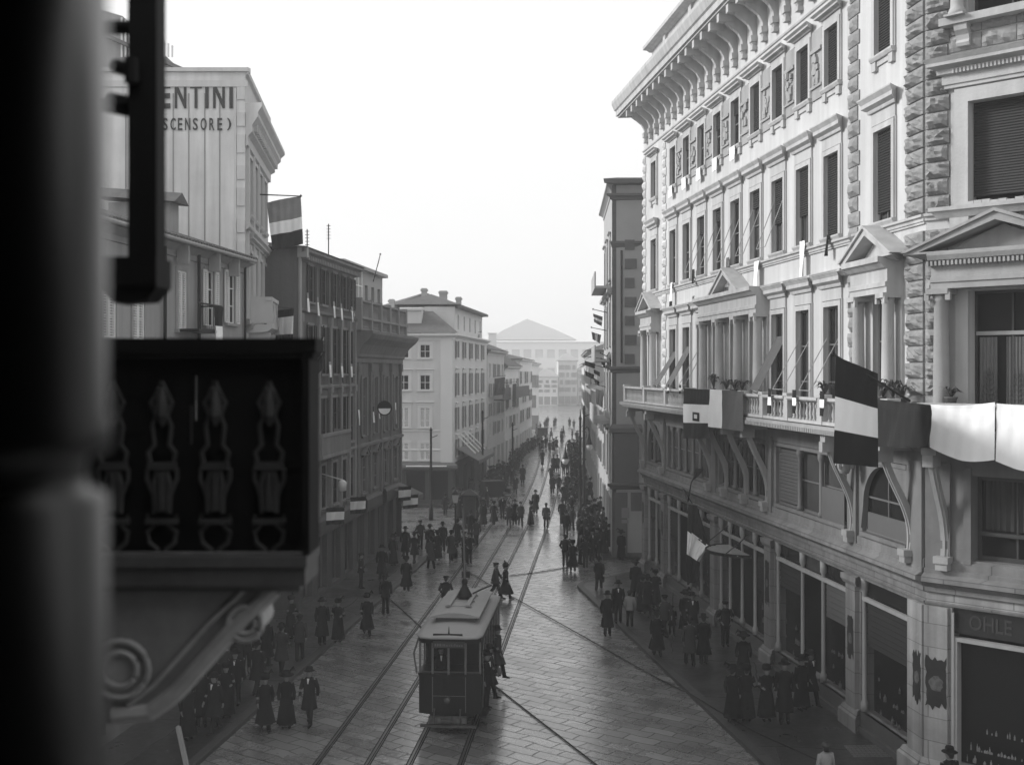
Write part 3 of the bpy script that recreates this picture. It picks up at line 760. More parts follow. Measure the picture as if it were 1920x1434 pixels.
# mitre at the corner
c0 = FH(0, BO+.05, 0); c1 = FC(0, BO+.05, 0); cc = FH(0, 0, 0)
bal.add([(c0[0], c0[1], 9.02), (c1[0], c1[1], 9.02), (cc[0], cc[1], 9.02), (c0[0], c0[1], 9.37), (c1[0], c1[1], 9.37), (cc[0], cc[1], 9.37)], [(0, 1, 2), (3, 4, 5), (0, 1, 4, 3)])
slabo = bal.build('balcony_floor', trimdk, pal)
mb = MB()
for s in [x*.16 for x in range(int(S_END/.16))]: mb.box(FH, s, s+.09, BO+.05, BO+.09, 9.1, 9.24)
mb.build('leaf_moulding', trimdk, slabo)
mb = MB(); O = BO-.1
stops = [0.1, 2.2, SD(36), SD(39), SD(41.5), SD(43.9), SD(46.4), SD(49.1), SD(51.4), SD(55.5), SD(59.9), S_END-.1]
for a, b in zip(stops, stops[1:]):
    mb.box(FH, b-.17, b+.17, O-.2, O+.1, 9.38, 10.28); mb.box(FH, b-.2, b+.2, O-.23, O+.13, 10.2, 10.3)
    balustrade(mb, FH, a+.17, b-.17, O, 9.38, 10.2)
mb.box(FH, -.15, .3, O-.25, O+.12, 9.38, 10.28)
balustrade(mb, FC, -chW, -.3, O, 9.38, 10.2)
FE = Frame(*FH(S_END-.1, 0, 0)[:2], FH.nx*-1, FH.ny*-1)   # end return
mb.quad(W, [FH(S_END-.1, 0, 9.4), FH(S_END-.1, 0, 9.41), FH(S_END-.1, 0, 9.42), FH(S_END-.1, .01, 9.42)])
for k in range(4): baluster(mb, FH, S_END-.05, .2+.22*k, 9.38, 10.05)
mb.box(FH, S_END-.12, S_END+.04, 0, O, 10.05, 10.2); mb.box(FH, S_END-.12, S_END+.04, 0, O, 9.38, 9.46)
mb.build('balustrade', trim, pal)
# curved consoles that carry it
def console(F, s, w=.2, pr=1.0):
    n = 14; outer = []; inner = []
    for i in range(n+1):
        t = i/n; z = 9.02-(9.02-6.15)*t
        o = .12+pr*.86*(1-t)**1.55+.08*math.sin(t*math.pi*2)
        outer.append((o, z)); inner.append((max(.0, o-.15-.08*t), z))
    mb = MB(); mb.mould(F, s-w/2, s+w/2, outer+inner[::-1], False, False)
    mb.mould(F, s-.035, s+.035, [(a_+.035, b_) for a_, b_ in outer]+[(a_, b_) for a_, b_ in outer][::-1], False, False)
    mb.box(F, s-.2, s+.2, .1, pr+.02, 8.86, 9.03); mb.box(F, s-.2, s+.2, .02, .34, 5.98, 6.16); mb.box(F, s-.16, s+.16, .04, .3, 5.8, 5.98)
    mb.box(F, s-.14, s+.14, pr*.6, pr+.08, 8.55, 8.86)
    mb.build('balcony_console', trimdk, pal)
for D in (64.2, 59.9, 51.4, 49.1, 46.4, 43.9, 36.0, 32.1): console(FH, SD(D))
console(FC, -.55); console(FC, -3.75)
mb = MB()   # carved head below the balcony near the corner
c = FH(SD(36.0)-.55, .55, 8.35)
mb.smooth = True; mb.lathe(W, c[0], c[1], [(.02, 7.9), (.14, 7.95), (.2, 8.1), (.22, 8.3), (.19, 8.5), (.25, 8.55), (.3, 8.7), (.28, 8.8), (.3, 8.95), (.3, 9.02)], 12); mb.smooth = False
for k in range(10):
    a = k*.63; mb.box(W, c[0]+.22*math.cos(a)-.05, c[0]+.22*math.cos(a)+.05, c[1]+.22*math.sin(a)-.05, c[1]+.22*math.sin(a)+.05, 8.1+.07*(k % 3), 8.5+.05*(k % 4))
mb.build('carved_head', trimdk, pal)
# glass canopy over the door
cp = MB(); a, b = bays[2][0]+(bays[2][1]-bays[2][0])*.26, bays[2][0]+(bays[2][1]-bays[2][0])*.8
n = 14; L = [(a+(b-a)*i/n, .12+1.25*math.sin(math.pi*i/n)**.6) for i in range(n+1)]
cp.rings([[FH(s, o-r, 3.72+z) for r, z in ((0, 0), (.06, 0), (.06, .12), (0, .12))] for s, o in L])
cm = cp.build('door_canopy', iron, pal)
cp = MB()
for i in range(1, n): cp.box(FH, L[i][0]-.05, L[i][0]+.03, 0, L[i][1]-.06, 3.78, 3.8)
cp.build('glass_strip', mat('striped canopy glass', .4, .4, .3, 3), cm)
cp = MB()
for s in (a+.3, b-.3): cp.tube([FH(s, .05, 4.6), FH(s, 1.05, 3.82)], .025, 5); 
cp.build('tie_rod', iron, cm)
# tilted canvas awnings (window blinds) of the palace
def awning(s, zt, zb, pr, w=.52):
    mb = MB()
    mb.add([FH(s-w, -.1, zt), FH(s+w, -.1, zt), FH(s+w, pr, zb), FH(s-w, pr, zb), FH(s-w, -.1, zt-.02), FH(s+w, -.1, zt-.02), FH(s+w, pr, zb-.02), FH(s-w, pr, zb-.02)], [(0, 1, 2, 3), (4, 5, 6, 7), (0, 1, 5, 4), (1, 2, 6, 5), (2, 3, 7, 6), (3, 0, 4, 7)])
    a_ = mb.build('awning', awn, pal)
    mb = MB()
    for q in (-w, w): mb.tube([FH(s+q, .02, zb-.5), FH(s+q, pr, zb)], .012, 4)
    mb.build('awning_arm', iron, a_)
for k, zt in ((2, 12.3), (7, 12.2), (8, 12.0)): awning(WC[k], zt, 10.35, .95)
def awnrods(s, zt, zb, pr, w=.5):
    mb = MB()
    for q in (-w, w): mb.tube([FH(s+q, 0, zt), FH(s+q, pr, zb)], .016, 4)
    mb.tube([FH(s-w, pr, zb), FH(s+w, pr, zb)], .014, 4); mb.build('awning_rod', trimdk, pal)
for k in (0, 1, 6): awnrods(WC[k], 12.1, 10.4, .95)
for k in (2, 3, 4, 5, 6): awnrods(WC[k], 17.3, 15.5, .7)
# white cloths on the top windows' sills: things of their own
# ------------------------------------------------------------------ flags, drapes, pots of the palace
def cloth(F, corners, bands, vertical=False, wav=.05, nu=26, nv=16, seed=0, thick=.012, sag=0.0, freq=9):
    """bands: list of (fraction, material); corners in frame coords: top-left, top-right, bottom-right, bottom-left"""
    tl, tr, br_, bl = [Vector(c) for c in corners]; r = random.Random(seed); ph = r.uniform(0, 6)
    mb = MB(); mb.smooth = True; mats = []
    for _, m in bands:
        if m not in mats: mats.append(m)
    cum = []; a = 0
    for f, m in bands: a += f; cum.append((a, m))
    def pt(i, j, off):
        u, v = i/nu, j/nv
        p = tl.lerp(tr, u).lerp(bl.lerp(br_, u), v)
        w = wav*(.25+v)*math.sin(u*freq+ph+v*2.2)+wav*.5*math.sin(u*freq*2.3+v*5+ph)*v+.16*wav*math.sin(u*freq*5.1+v*3+ph*2)+.3*wav*math.sin((v-1.1*u*(1-u))*17+ph)*max(0, 1-v*2.2)
        p = Vector((p.x, p.y+w+off, p.z-sag*math.sin(math.pi*u)*(.3+.7*v)))
        return F(*p)
    for off in (0, -thick):
        for i in range(nu):
            for j in range(nv):
                t = ((i+.5)/nu) if vertical else ((j+.5)/nv)
                m = next((m for a, m in cum if t <= a+1e-6), cum[-1][1])
                mb.m = mats.index(m); mb.quad(lambda *q: q, [pt(i, j, off), pt(i+1, j, off), pt(i+1, j+1, off), pt(i, j+1, off)])
    mb.m = 0
    o = mb
    return mb, mats
def drape(name, F, corners, bands, label, cat='flag', group=None, **k):
    mb, mats = cloth(F, corners, bands, **k)
    c = F(*corners[0]); o = mb.build(name, mats, None, c, norm=False); tag(o, label, cat, group); return o
O1 = BO+.14
def hs(u, o=0.0): return FH.s_at(u, o)
def hz(u, v, o=0.0): return FH.z_at(u, v, o)
def cs_(u, o=0.0): return FC.s_at(u, o)
# banner with an emblem, then a vertical tricolour, hung over the rail
a, b = hs(1283, O1), hs(1330, O1)
o = drape('draped_flag', FH, [(a, O1, 10.28), (b, O1, 10.28), (b, O1+.05, hz(1330, 822, O1)), (a, O1+.05, hz(1285, 822, O1))], [(.34, dark_c), (.33, white_c), (.33, dark_c)], 'dark and white striped flag with small square emblem over the balcony rail', group='flags draped over the palace balcony', wav=.04, seed=1)
mb = MB(); sc, zc = hs(1308, O1), hz(1308, 781, O1); q = .5
mb.plate(FH, [(sc-q, zc-.18), (sc+q, zc-.18), (sc+q, zc+.18), (sc-q, zc+.18)], O1+.07, O1+.085)
em = mb.build('emblem', dark_c, o)
mb = MB(); mb.plate(FH, [(sc-q*.45, zc-.08), (sc+q*.45, zc-.08), (sc+q*.45, zc+.09), (sc-q*.45, zc+.09)], O1+.086, O1+.095); mb.build('emblem_centre', white_c, em)
a, b = hs(1331, O1), hs(1394, O1)
drape('draped_flag', FH, [(a, O1, 10.3), (b, O1, 10.28), (b, O1+.05, hz(1390, 808, O1)), (a, O1+.05, hz(1332, 800, O1))], [(.4, white_c), (.6, mat('mid grey flag', .075, .9, .1, 2))], 'flag half white and half grey beside the one with the emblem', group='flags draped over the palace balcony', vertical=True, wav=.03, seed=2)
# long drape of the corner balcony: dark, white, white
a, b = hs(1640, O1), hs(1744, O1)
drape('draped_flag', FH, [(a, O1, 10.27), (b, O1, 10.2), (b, O1+.04, hz(1740, 838, O1)), (a, O1+.06, hz(1645, 838, O1))], [(1, mat('dark banner cloth', .02, .9, .3, 1.4))], 'dark banner hung over the corner balcony right of the big flag', group='flags draped over the palace balcony', wav=.05, seed=3)
oc = BO+.16
a, b = cs_(1744, oc), cs_(1866, oc)
drape('draped_flag', FC, [(a, oc, FC.z_at(1744, 758, oc)), (b, oc, FC.z_at(1866, 754, oc)), (b, oc+.05, FC.z_at(1866, 862, oc)), (a, oc+.05, FC.z_at(1742, 838, oc))], [(1, white_c)], 'large white cloth stretched over the corner balcony railing', group='flags draped over the palace balcony', wav=.035, seed=4, sag=.17, freq=6)
a, b = cs_(1868, oc), cs_(1990, oc)
drape('draped_flag', FC, [(a, oc, FC.z_at(1868, 756, oc)), (b, oc, 10.2), (b, oc+.05, 8.6), (a, oc+.05, FC.z_at(1868, 864, oc))], [(1, white_c)], 'white cloth at the right edge of the photo on the corner balcony', group='flags draped over the palace balcony', wav=.04, seed=5, freq=6, sag=.1)
# small strips along the rail
for i, (u, v1) in enumerate(((1253, 738), (1275, 738), (1443, 775), (1489, 775), (1541, 780))):
    s = hs(u, O1); w = .13 if i < 2 else .15
    z1 = hz(u, v1, O1)
    labs = ['small dark and white pennant nearest the far end of the balcony', 'small pennant just left of the emblem flag', 'narrow tricolour strip hung on the rail right of the grey flag', 'middle of three narrow strips on the balusters', 'narrow strip hung on the rail next to the big flag']
    drape('rail_pennant', FH, [(s+w, O1, 10.42), (s-w, O1, 10.42), (s-w, O1+.02, z1), (s+w, O1+.02, z1)], [(.33, dark_c), (.34, white_c), (.33, dark_c)], labs[i], 'pennant', 'pennants along the balcony rail', wav=.015, nu=4, nv=9, seed=i)
# cloths on upper sills
for i, (u, v) in enumerate(((1264, 350), (1289, 335), (1317, 320), (1347, 302), (1381, 283))):
    s = WC[8-i]; z = 20.05
    drape('sill_cloth', FH, [(s+.33, .2, z+.12), (s-.33, .2, z+.12), (s-.33, .2, z-.42), (s+.33, .2, z-.42)], [(1, white_c)], ['white cloth on the top-floor sill %s' % q for q in ('nearest the far corner', 'second from the far corner', 'third from the far corner', 'fourth from the far corner', 'fifth from the far corner')][i], 'cloth', 'white cloths on top-floor sills', wav=.012, nu=4, nv=4, seed=i)
for i, (u, v0, v1, ww, bands, lab) in enumerate((
    (1259, 530, 575, .2, [(.8, white_c), (.2, dark_c)], 'white hanging strip with dark end below the second-floor sill'),
    (1300, 505, 532, .16, [(1, dark_c)], 'short dark cloth hanging from a second-floor window'),
    (1364, 483, 566, .22, [(.3, mid_c), (.4, white_c), (.3, mid_c)], 'long narrow tricolour in front of the small pediment'),
    (1300, 555, 582, .2, [(1, mid_c)], 'star-like dark bundle on the ledge above the piano nobile'),
    (1418, 490, 540, .3, [(1, white_c)], 'white cloth falling from the sill of the seventh window'),
    (1504, 452, 520, .22, [(1, white_c)], 'long white scarf hanging below a half-blinded window'),
    (1552, 440, 480, .12, [(1, dark_c)], 'small dark pennant hanging beside the rough quoins'))):
    o_ = .2 if v0 > 400 else .2; s = hs(u, o_)
    drape('sill_flag', FH, [(s+ww, o_, hz(u, v0, o_)), (s-ww, o_, hz(u, v0, o_)), (s-ww*.8, o_+.05, hz(u, v1, o_)), (s+ww*.8, o_+.05, hz(u, v1, o_))], bands, lab, 'flag', 'small flags on the palace windows', wav=.03, nu=5, nv=9, seed=20+i)
# big tricolour on a slanting pole
def pole_flag(p0, p1, corners, bands, label, group=None, r=.035, F=W, **k):
    t = thing('flag_on_pole', label, 'flag', p0, group)
    mb = MB(); mb.tube([p0, p1], [r, r*.7], 6); mb.smooth = True; mb.lathe(W, p1[0], p1[1], [(.01, p1[2]-r*1.5), (r*2, p1[2]), (.01, p1[2]+r*2.4)], 8); mb.build('pole', iron, t)
    mb, mats = cloth(F, corners, bands, **k); mb.build('cloth', mats, t, norm=False); return t
p0 = FC(-.1, BO+.02, 10.25); D1 = 27.2
pt = P(1562, 664, D1)
def PW_(u, v, D): q = P(u, v, D); return (q.x, q.y, q.z)
t = pole_flag(p0, tuple(pt), [PW_(1567, 668, D1), PW_(1646, 700, 29.0), PW_(1646, 876, 29.0), PW_(1562, 868, D1)], [(.39, dark_c), (.32, white_c), (.29, dark_c)], 'large dark-white-dark flag on a slanting pole at the corner balcony', wav=.06, seed=9, freq=5)
# hanging flag on the ground-floor front
D2 = 49.0
t = thing('hanging_flag', 'dark and white flag hanging from a bent pole above the shop windows', 'flag', FH(hs(1312), 0, 6.6))
mb = MB(); s0 = hs(1300, .0); mb.tube([FH(s0, .05, 4.9), FH(s0, .5, 5.6), PW_(1290, 940, 52.5), PW_(1296, 905, 52), PW_(1306, 886, 51.6)], .03, 6); mb.build('pole', iron, t)
mb = MB(); mb.smooth = True; mb.add([PW_(1299, 901, 51.9), PW_(1303, 878, 51.6), PW_(1321, 879, 51.2), PW_(1310, 892, 51.4)], [(0, 1, 2, 3)]); mb.add([PW_(1299, 901, 52.0), PW_(1303, 878, 51.7), PW_(1321, 879, 51.3), PW_(1310, 892, 51.5)], [(3, 2, 1, 0)]); mb.build('pennon', dark_c, t, norm=False)
mb, mats = cloth(W, [PW_(1290, 945, 52.5), PW_(1307, 948, 52.2), PW_(1332, 1030, 51.8), PW_(1288, 994, 52.4)], [(1, dark_c)], wav=.08, seed=11); mb.build('cloth_top', mats, t, norm=False)
mb, mats = cloth(W, [PW_(1289, 992, 52.4), PW_(1328, 1022, 51.8), PW_(1312, 1054, 52.0), PW_(1287, 1038, 52.4)], [(1, white_c)], wav=.12, seed=12); mb.build('cloth_middle', mats, t, norm=False)
mb, mats = cloth(W, [PW_(1287, 1038, 52.4), PW_(1312, 1054, 52.0), PW_(1305, 1090, 52.2), PW_(1288, 1096, 52.4)], [(1, dark_c)], wav=.1, seed=13); mb.build('cloth_bottom', mats, t, norm=False)

# plants in pots on the rail
def pot_plant(p, h, label, n=26, seed=0, spread=.32):
    r = random.Random(seed); t = thing('potted_plant', label, 'plant', p, 'plants in pots on the balcony')
    mb = MB(); mb.smooth = True; mb.lathe(W, p[0], p[1], [(.11, p[2]), (.15, p[2]+.26), (.17, p[2]+.27), (.17, p[2]+.31)], 12); mb.smooth = False; mb.build('pot', terra, t)
    mb = MB()
    for k in range(n):
        a = r.uniform(0, 6.28); L = h*r.uniform(.6, 1.1); sp = spread*r.uniform(.3, 1.1); w = r.uniform(.025, .05)
        b0 = Vector((p[0], p[1], p[2]+.28)); d = Vector((math.cos(a), math.sin(a), 0)); pr = Vector((-d.y, d.x, 0))
        pts = [b0, b0+d*sp*.45+Vector((0, 0, L*.65)), b0+d*sp+Vector((0, 0, L*.8)), b0+d*sp*1.35+Vector((0, 0, L*.55))]
        vs = []
        for i, q in enumerate(pts): ww = w*(.5, 1, .8, .1)[i]; vs += [q-pr*ww, q+pr*ww]
        mb.add(vs, [(2*i, 2*i+1, 2*i+3, 2*i+2) for i in range(3)])
    mb.build('leaves', leaf, t, norm=False)
for i, (u, h, lab) in enumerate(((1338, .75, 'tall spiky plant in a pot above the white flag half'), (1362, .5, 'bushy plant in a pot above the grey flag half'), (1378, .5, 'middle pot plant of the row above the grey flag'), (1392, .45, 'last pot plant of the row above the grey flag'), (1546, .5, 'bushy pot plant left of the big pole flag'), (1655, .5, 'pot plant just right of the big flag pole'), (1674, .62, 'taller pot plant behind the slanting pole'), (1690, .45, 'pot plant under the end of the slanting pole'))):
    oo = BO-.55; s = hs(u, oo); pot_plant(FH(s, oo, 10.0), h, lab, 30, i)
    mb = MB()
pot_plant(FC(cs_(1783, .75), .75, 10.05), .35, 'dark pot plant beside the big door column at the corner', 30, 40, .25)
# pot benches
mb = MB(); mb.box(FH, hs(1325, .57), hs(1400, .57), .35, .8, 9.38, 10.0); mb.box(FH, hs(1540, .57)-.3, hs(1550, .57)+.3, .35, .8, 9.38, 10.0); mb.box(FH, hs(1640, .57), hs(1700, .57), .35, .8, 9.38, 10.0); mb.box(FC, -.85, -.3, .5, 1.0, 9.38, 10.05)
mb.build('flower_bench', trimdk, pal)
# drain cover in the pavement
g = G(1628, 1408, .13)
mb = MB()
for i in range(9):
    for j in range(7): mb.box(W, g.x-.55+i*.125, g.x-.55+i*.125+.1, g.y-.5+j*.15, g.y-.5+j*.15+.115, .132, .146)
tag(mb.build('drain_cover', mat('patterned iron cover', .12, .35, .4, 5, metal=.3), None, (g.x, g.y, .13)), 'square patterned metal drain cover in the pavement near the corner pillar', 'drain cover')
# ------------------------------------------------------------------ left row
FL = Frame(-15.65, 0, -.11, -1.0)       # s = -1.006 D
def sl_(D): return -1.00603*D
def shutter_pair(mb, F, s, w, z0, z1, o=.02, qs=(-1, 1)):
    for q in qs:
        a, b = s+q*w, s+q*(w*2-.04)
        a, b = min(a, b), max(a, b)
        for e in (a, b-.06): mb.box(F, e, e+.06, o, o+.05, z0, z1)
        mb.box(F, a, b, o, o+.05, z0, z0+.07); mb.box(F, a, b, o, o+.05, z1-.07, z1)
        z = z0+.1
        while z < z1-.1: mb.add([F(a+.06, o, z+.05), F(b-.06, o, z+.05), F(b-.06, o+.045, z), F(a+.06, o+.045, z)], [(0, 1, 2, 3)]); z += .075
def facade(root, F, s0, s1, dep, z0, z1, wins, wallm, trimm, shm=None, paneM=None, wdep=.12, roofm=None, cornice=.35, sub=True, roofh=1.6, surround=.12, name='wall'):
    """wins: (s, half width, za, zb, style) style: 's' shutters open, 'c' closed shutters, 'n' none, 'h' hood"""
    mb = MB(); mb.wall(F, s0, s1, z0, z1, [(s-w, s+w, a, b, wdep) for s, w, a, b, st in wins])
    mb.shell(F, s0, s1, dep, z0, z1)
    mb.build(name, wallm, root)
    for s, w, a, b, st in wins:
        mb = MB()
        if surround:
            t = surround
            mb.box(F, s-w-t, s-w, 0, .05, a, b+t); mb.box(F, s+w, s+w+t, 0, .05, a, b+t); mb.box(F, s-w, s+w, 0, .05, b, b+t)
            mb.box(F, s-w-t-.06, s+w+t+.06, 0, .12, a-.1, a)
            if 'h' in st: mb.mould(F, s-w-t, s+w+t, [(0, b+t), (.06, b+t+.02), (.06, b+t+.16), (.18, b+t+.24), (.18, b+t+.3), (0, b+t+.32)])
        wn = mb.build('window', trimm, root)
        mb = MB(); mb.quad(F, [(s-w, -wdep, a), (s+w, -wdep, a), (s+w, -wdep, b), (s-w, -wdep, b)]); mb.build('pane', paneM or glass, wn)
        if sub:
            mb = MB(); sash(mb, F, s-w, s+w, a, b, -wdep+.02, 1, 2 if b-a > 1.6 else 1, .04, .05); mb.build('frame', shm or trimm, wn)
        if 's' in st and shm: 
            for q in (-1, 1): mb = MB(); shutter_pair(mb, F, s, w, a, b, .055, (q,)); mb.build('shutter', shm, wn)
        if 'c' in st and shm:
            for q0, q1 in ((s-w, s-.01), (s+.01, s+w)):
                mb = MB(); mb.box(F, q0, q0+.06, -.05, .01, a, b); mb.box(F, q1-.06, q1, -.05, .01, a, b); mb.box(F, q0+.06, q1-.06, -.05, .01, b-.07, b); mb.box(F, q0+.06, q1-.06, -.05, .01, a, a+.07)
                z = a+.1
                while z < b-.1: mb.add([F(q0+.06, -.05, z+.05), F(q1-.06, -.05, z+.05), F(q1-.06, .0, z), F(q0+.06, .0, z)], [(0, 1, 2, 3)]); z += .08
                mb.build('shutter', shm, wn)
    if cornice:
        mb = MB(); c = cornice; mb.mould(F, s0, s1, [(0, z1-.5), (.06, z1-.48), (.06, z1-.3), (c*.5, z1-.2), (c*.8, z1-.12), (c, z1-.1), (c, z1+.04), (0, z1+.06)]); mb.build('cornice', trimm, root)
    if roofm:
        mb = MB(); c = cornice+.1; zz = z1+.07; a0, a1 = min(s0, s1)-c, max(s0, s1)+c
        m_ = (a1-a0)/2
        rg = min(dep/2, m_)
        mb.add([F(a0, c, zz), F(a1, c, zz), F(a1, -dep, zz), F(a0, -dep, zz), F(a0+rg*.8, -dep/2, zz+roofh), F(a1-rg*.8, -dep/2, zz+roofh)],
               [(0, 1, 5, 4), (1, 2, 5), (2, 3, 4, 5), (3, 0, 4), (0, 1, 2, 3)])
        mb.build('roof', roofm, root)

# low grey house in front
ho = thing('grey_house', 'low grey rendered house with white louvred shutters and tiled eave below the lettered gable', 'building', FL(sl_(38), 0, 0))
ws = []
def hw(u): return FL.s_at(u)
for u, w in ((340, .42), (392, .40), (432, .42)):
    s = hw(u); zt = 11+(697-508)*FL.D(s)/F_PX; ws.append((s, w, zt-2.0, zt, 'c' if u == 340 else 's'))
for D in (31.5, 34.5, 36.5): ws.append((sl_(D), .42, 12.0, 14.0, 'c'))
for D in (32, 35, 38.2, 41.5, 44.4): ws.append((sl_(D), .45, 8.2, 10.0, 's'))
facade(ho, FL, sl_(46.2), sl_(28), 9, 5, 15.35, ws, housem, trimdk, shutl, wdep=.09, cornice=.38, roofm=None)
mb = MB(); mb.wall(FL, sl_(46.2), sl_(28), 0, 5, [(sl_(D+1.9), sl_(D), .4, 3.7, .3) for D in (29, 32.4, 35.8, 39.2, 42.8)]); mb.build('shop_wall', b4m, ho)
for D in (29, 32.4, 35.8, 39.2, 42.8):
    mb = MB(); mb.box(FL, sl_(D+1.9), sl_(D), -.4, -.3, .4, 3.7); sf = mb.build('shopfront', darkin, ho)
    mb = MB()
    for q in (0, .95, 1.82): mb.box(FL, sl_(D+.08+q), sl_(D+q), -.3, -.22, .4, 3.7)
    mb.box(FL, sl_(D+1.9), sl_(D), -.3, -.2, 2.9, 3.0); mb.build('frame', b4t, sf)
mb = MB()     # mono-pitch tiled roof with ribs
a, b = sl_(45.9), sl_(27.5)
mb.add([FL(a, .5, 15.42), FL(b, .5, 15.42), FL(b, -9, 18.4), FL(a, -9, 18.4), FL(a, .5, 15.32), FL(b, .5, 15.32), FL(b, -9, 18.2), FL(a, -9, 18.2)], [(0, 1, 2, 3), (4, 5, 6, 7), (0, 1, 5, 4), (1, 2, 6, 5), (2, 3, 7, 6), (3, 0, 4, 7)])
s = a
while s < b: mb.tube([FL(s, .56, 15.41), FL(s, -8.9, 18.42)], .07, 5); s += .26
mb.build('roof', tile, ho)
mb = MB(); mb.tube([FL(a, .6, 15.3), FL(b, .6, 15.3)], .07, 8); mb.build('gutter', trimdk, ho)
for u in (328, 388, 425): mb = MB(); s = FL.s_at(u); mb.box(FL, s-.07, s+.07, .1, .5, 14.6, 15.25); mb.build('gutter_bracket', trimdk, ho)
mb = MB(); s = FL.s_at(367); mb.tube([FL(s, .12, 15.1), FL(s, .12, 5)], .06, 6); s = FL.s_at(303); mb.tube([FL(s, .12, 15.1), FL(s, .12, 5)], .06, 6); s = FL.s_at(455); mb.tube([FL(s, .1, 15.1), FL(s, .1, 5)], .05, 6); mb.build('downpipe', iron, ho)
# dormer with its own tiled roof
s = FL.s_at(318, -1.5); mb = MB(); mb.box(FL, s-.1, s+.7, -3.5, -1.2, 15.9, 17.1); dm = mb.build('dormer', trimdk, ho)
mb = MB(); mb.add([FL(s-.35, -.9, 17.05), FL(s+1.0, -.9, 17.05), FL(s+1.0, -4, 17.3), FL(s-.35, -4, 17.3), FL(s+.3, -.9, 17.45), FL(s+.3, -4, 17.7)], [(0, 1, 4), (2, 3, 5), (0, 4, 5, 3), (1, 2, 5, 4), (0, 1, 2, 3)]); mb.build('dormer_roof', tile, dm)
# small iron balcony
s = FL.s_at(352); mb = MB(); mb.box(FL, s-1.2, s+1.0, 0, .8, 12.35, 12.45)
for k in range(12): mb.tube([FL(s-1.15+k*.19, .76, 12.4), FL(s-1.15+k*.19, .76, 13.3)], .012, 4)
mb.tube([FL(s-1.2, .76, 13.32), FL(s+1.0, .76, 13.32)], .03, 4); mb.tube([FL(s-1.2, 0, 13.32), FL(s-1.2, .76, 13.32)], .03, 4); mb.build('balcony', iron, ho)
drape('draped_flag', FL, [(s-.3, .82, 13.3), (s-1.15, .82, 13.3), (s-1.1, .86, 11.9), (s-.3, .86, 11.9)], [(.5, dark_c), (.5, white_c)], 'dark and white flag over the small iron balcony of the grey house', seed=31)

# lettered building
FG = Frame(0, 46.4, -1, 0)
va = thing('lettered_building', 'tall pale building with painted lettering on its blank side wall', 'building', (-10.55, 46.4, 0))
FV = Frame(-10.55, 46.4, .107, -1.0)
mb = MB(); sR = 10.55; sLft = 24
mb.wall(FG, sR, sLft, 0, 22.85, [])
mb.build('side_wall', gabl, va)
mb = MB()
u = 319
for u in (236, 265, 294, 325, 354, 384, 412): s = FG.s_at(u); mb.box(FG, s-.025, s+.025, 0, .02, 5, 22.0)
mb.build('seam', mat('dark seam strip', .30, .9, .2, 1), va); mb = MB()
s = FG.s_at(441)
mb.box(FG, s-.05, s+.03, 0, .06, 5, 22.2)
z = 6.0; k = 0
while z < 22: mb.box(FG, sR-.0, s-.08, 0, .05, z, z+.72 if k % 2 else z+.55); z += 1.05; k += 1
mb.box(FG, sR-.1, sLft, 0, .06, 22.25, 22.5)
mb.mould(FG, sR-.15, sLft, [(-.3, 22.85), (.12, 22.85), (.12, 23.0), (-.3, 23.05)], False, False)
mb.build('seam_and_quoin', mat('gable trim', .58, .9, .15, .8, .1, 8, streak=.2), va)
def fgz(v): return 11+(697-v)*46.4/F_PX
def letters(txt, px, v0, v1, bold):
    for ch, (u0, u1) in zip(txt, px): text_mesh(ch, FG, FG.s_at(u0), FG.s_at(u1), fgz(v1), fgz(v0), .035, .01, bold).build('letter', signp, va)
letters('ENTINI', ((303, 320), (328, 350), (357, 379), (385.3, 391.7), (400, 422), (430.5, 437)), 157, 204, .03)
letters('SCENSORE)', ((305, 315), (320, 330), (334, 342.5), (347.5, 357.5), (362, 371.5), (376.5, 388), (393, 402.5), (408, 417), (426, 434)), 222, 245, .015)
VE = -9.0
vw = []
for k in range(4):
    s = -1.2-1.9*k
    for z0, z1 in ((5.6, 8.0), (9.4, 12.2), (13.4, 15.8), (17.3, 19.6)): vw.append((s, .5, z0, z1, 'h' if z0 < 17 else 'n'))
mb = MB(); mb.wall(FV, VE, 0, 0, 22.85, [(s-w, s+w, a, b, .1) for s, w, a, b, st in vw]); mb.quad(FV, [(VE, 0, 0), (VE, -12, 0), (VE, -12, 22.8), (VE, 0, 22.8)]); mb.quad(W, [(-10.55, 46.4, 22.84), (-24, 46.4, 22.84), (-24, 56, 22.84), (-11.5, 56, 22.84)]); mb.build('street_wall', valst, va)
for s, w, a, b, st in vw:
    mb = MB(); architrave(mb, FV, s, w, a, b, .14, .12)
    if st == 'h': hood(mb, FV, s, w, b+.14, .6)
    wn = mb.build('window', valst, va); mb = MB(); mb.quad(FV, [(s-w, -.09, a), (s+w, -.09, a), (s+w, -.09, b), (s-w, -.09, b)]); mb.build('pane', glassm, wn)
mb = MB()
mb.mould(FV, VE, 0, [(0, 19.9), (.12, 19.95), (.12, 20.3), (.3, 20.45), (.3, 20.7), (.55, 21.0), (.55, 21.15), (.72, 21.35), (.72, 21.5), (0, 21.62)])
mb.mould(FV, VE, 0, [(0, 22.7), (.12, 22.75), (.12, 22.95), (0, 23.0)]); mb.mould(FV, VE, 0, [(0, 16.6), (.2, 16.7), (.2, 16.85), (0, 16.9)]); mb.mould(FV, VE, 0, [(0, 12.8), (.2, 12.9), (.2, 13.05), (0, 13.1)])
x = VE
while x < 0: mb.box(FV, x, x+.2, .12, .45, 20.55, 20.85); x += .5
for s in (-.35, -2.15, -4.05): mb.box(FV, s-.14, s+.14, 0, .14, 13.1, 16.6); mb.box(FV, s-.14, s+.14, 0, .14, 16.9, 19.9)
mb.build('cornice', valst, va)
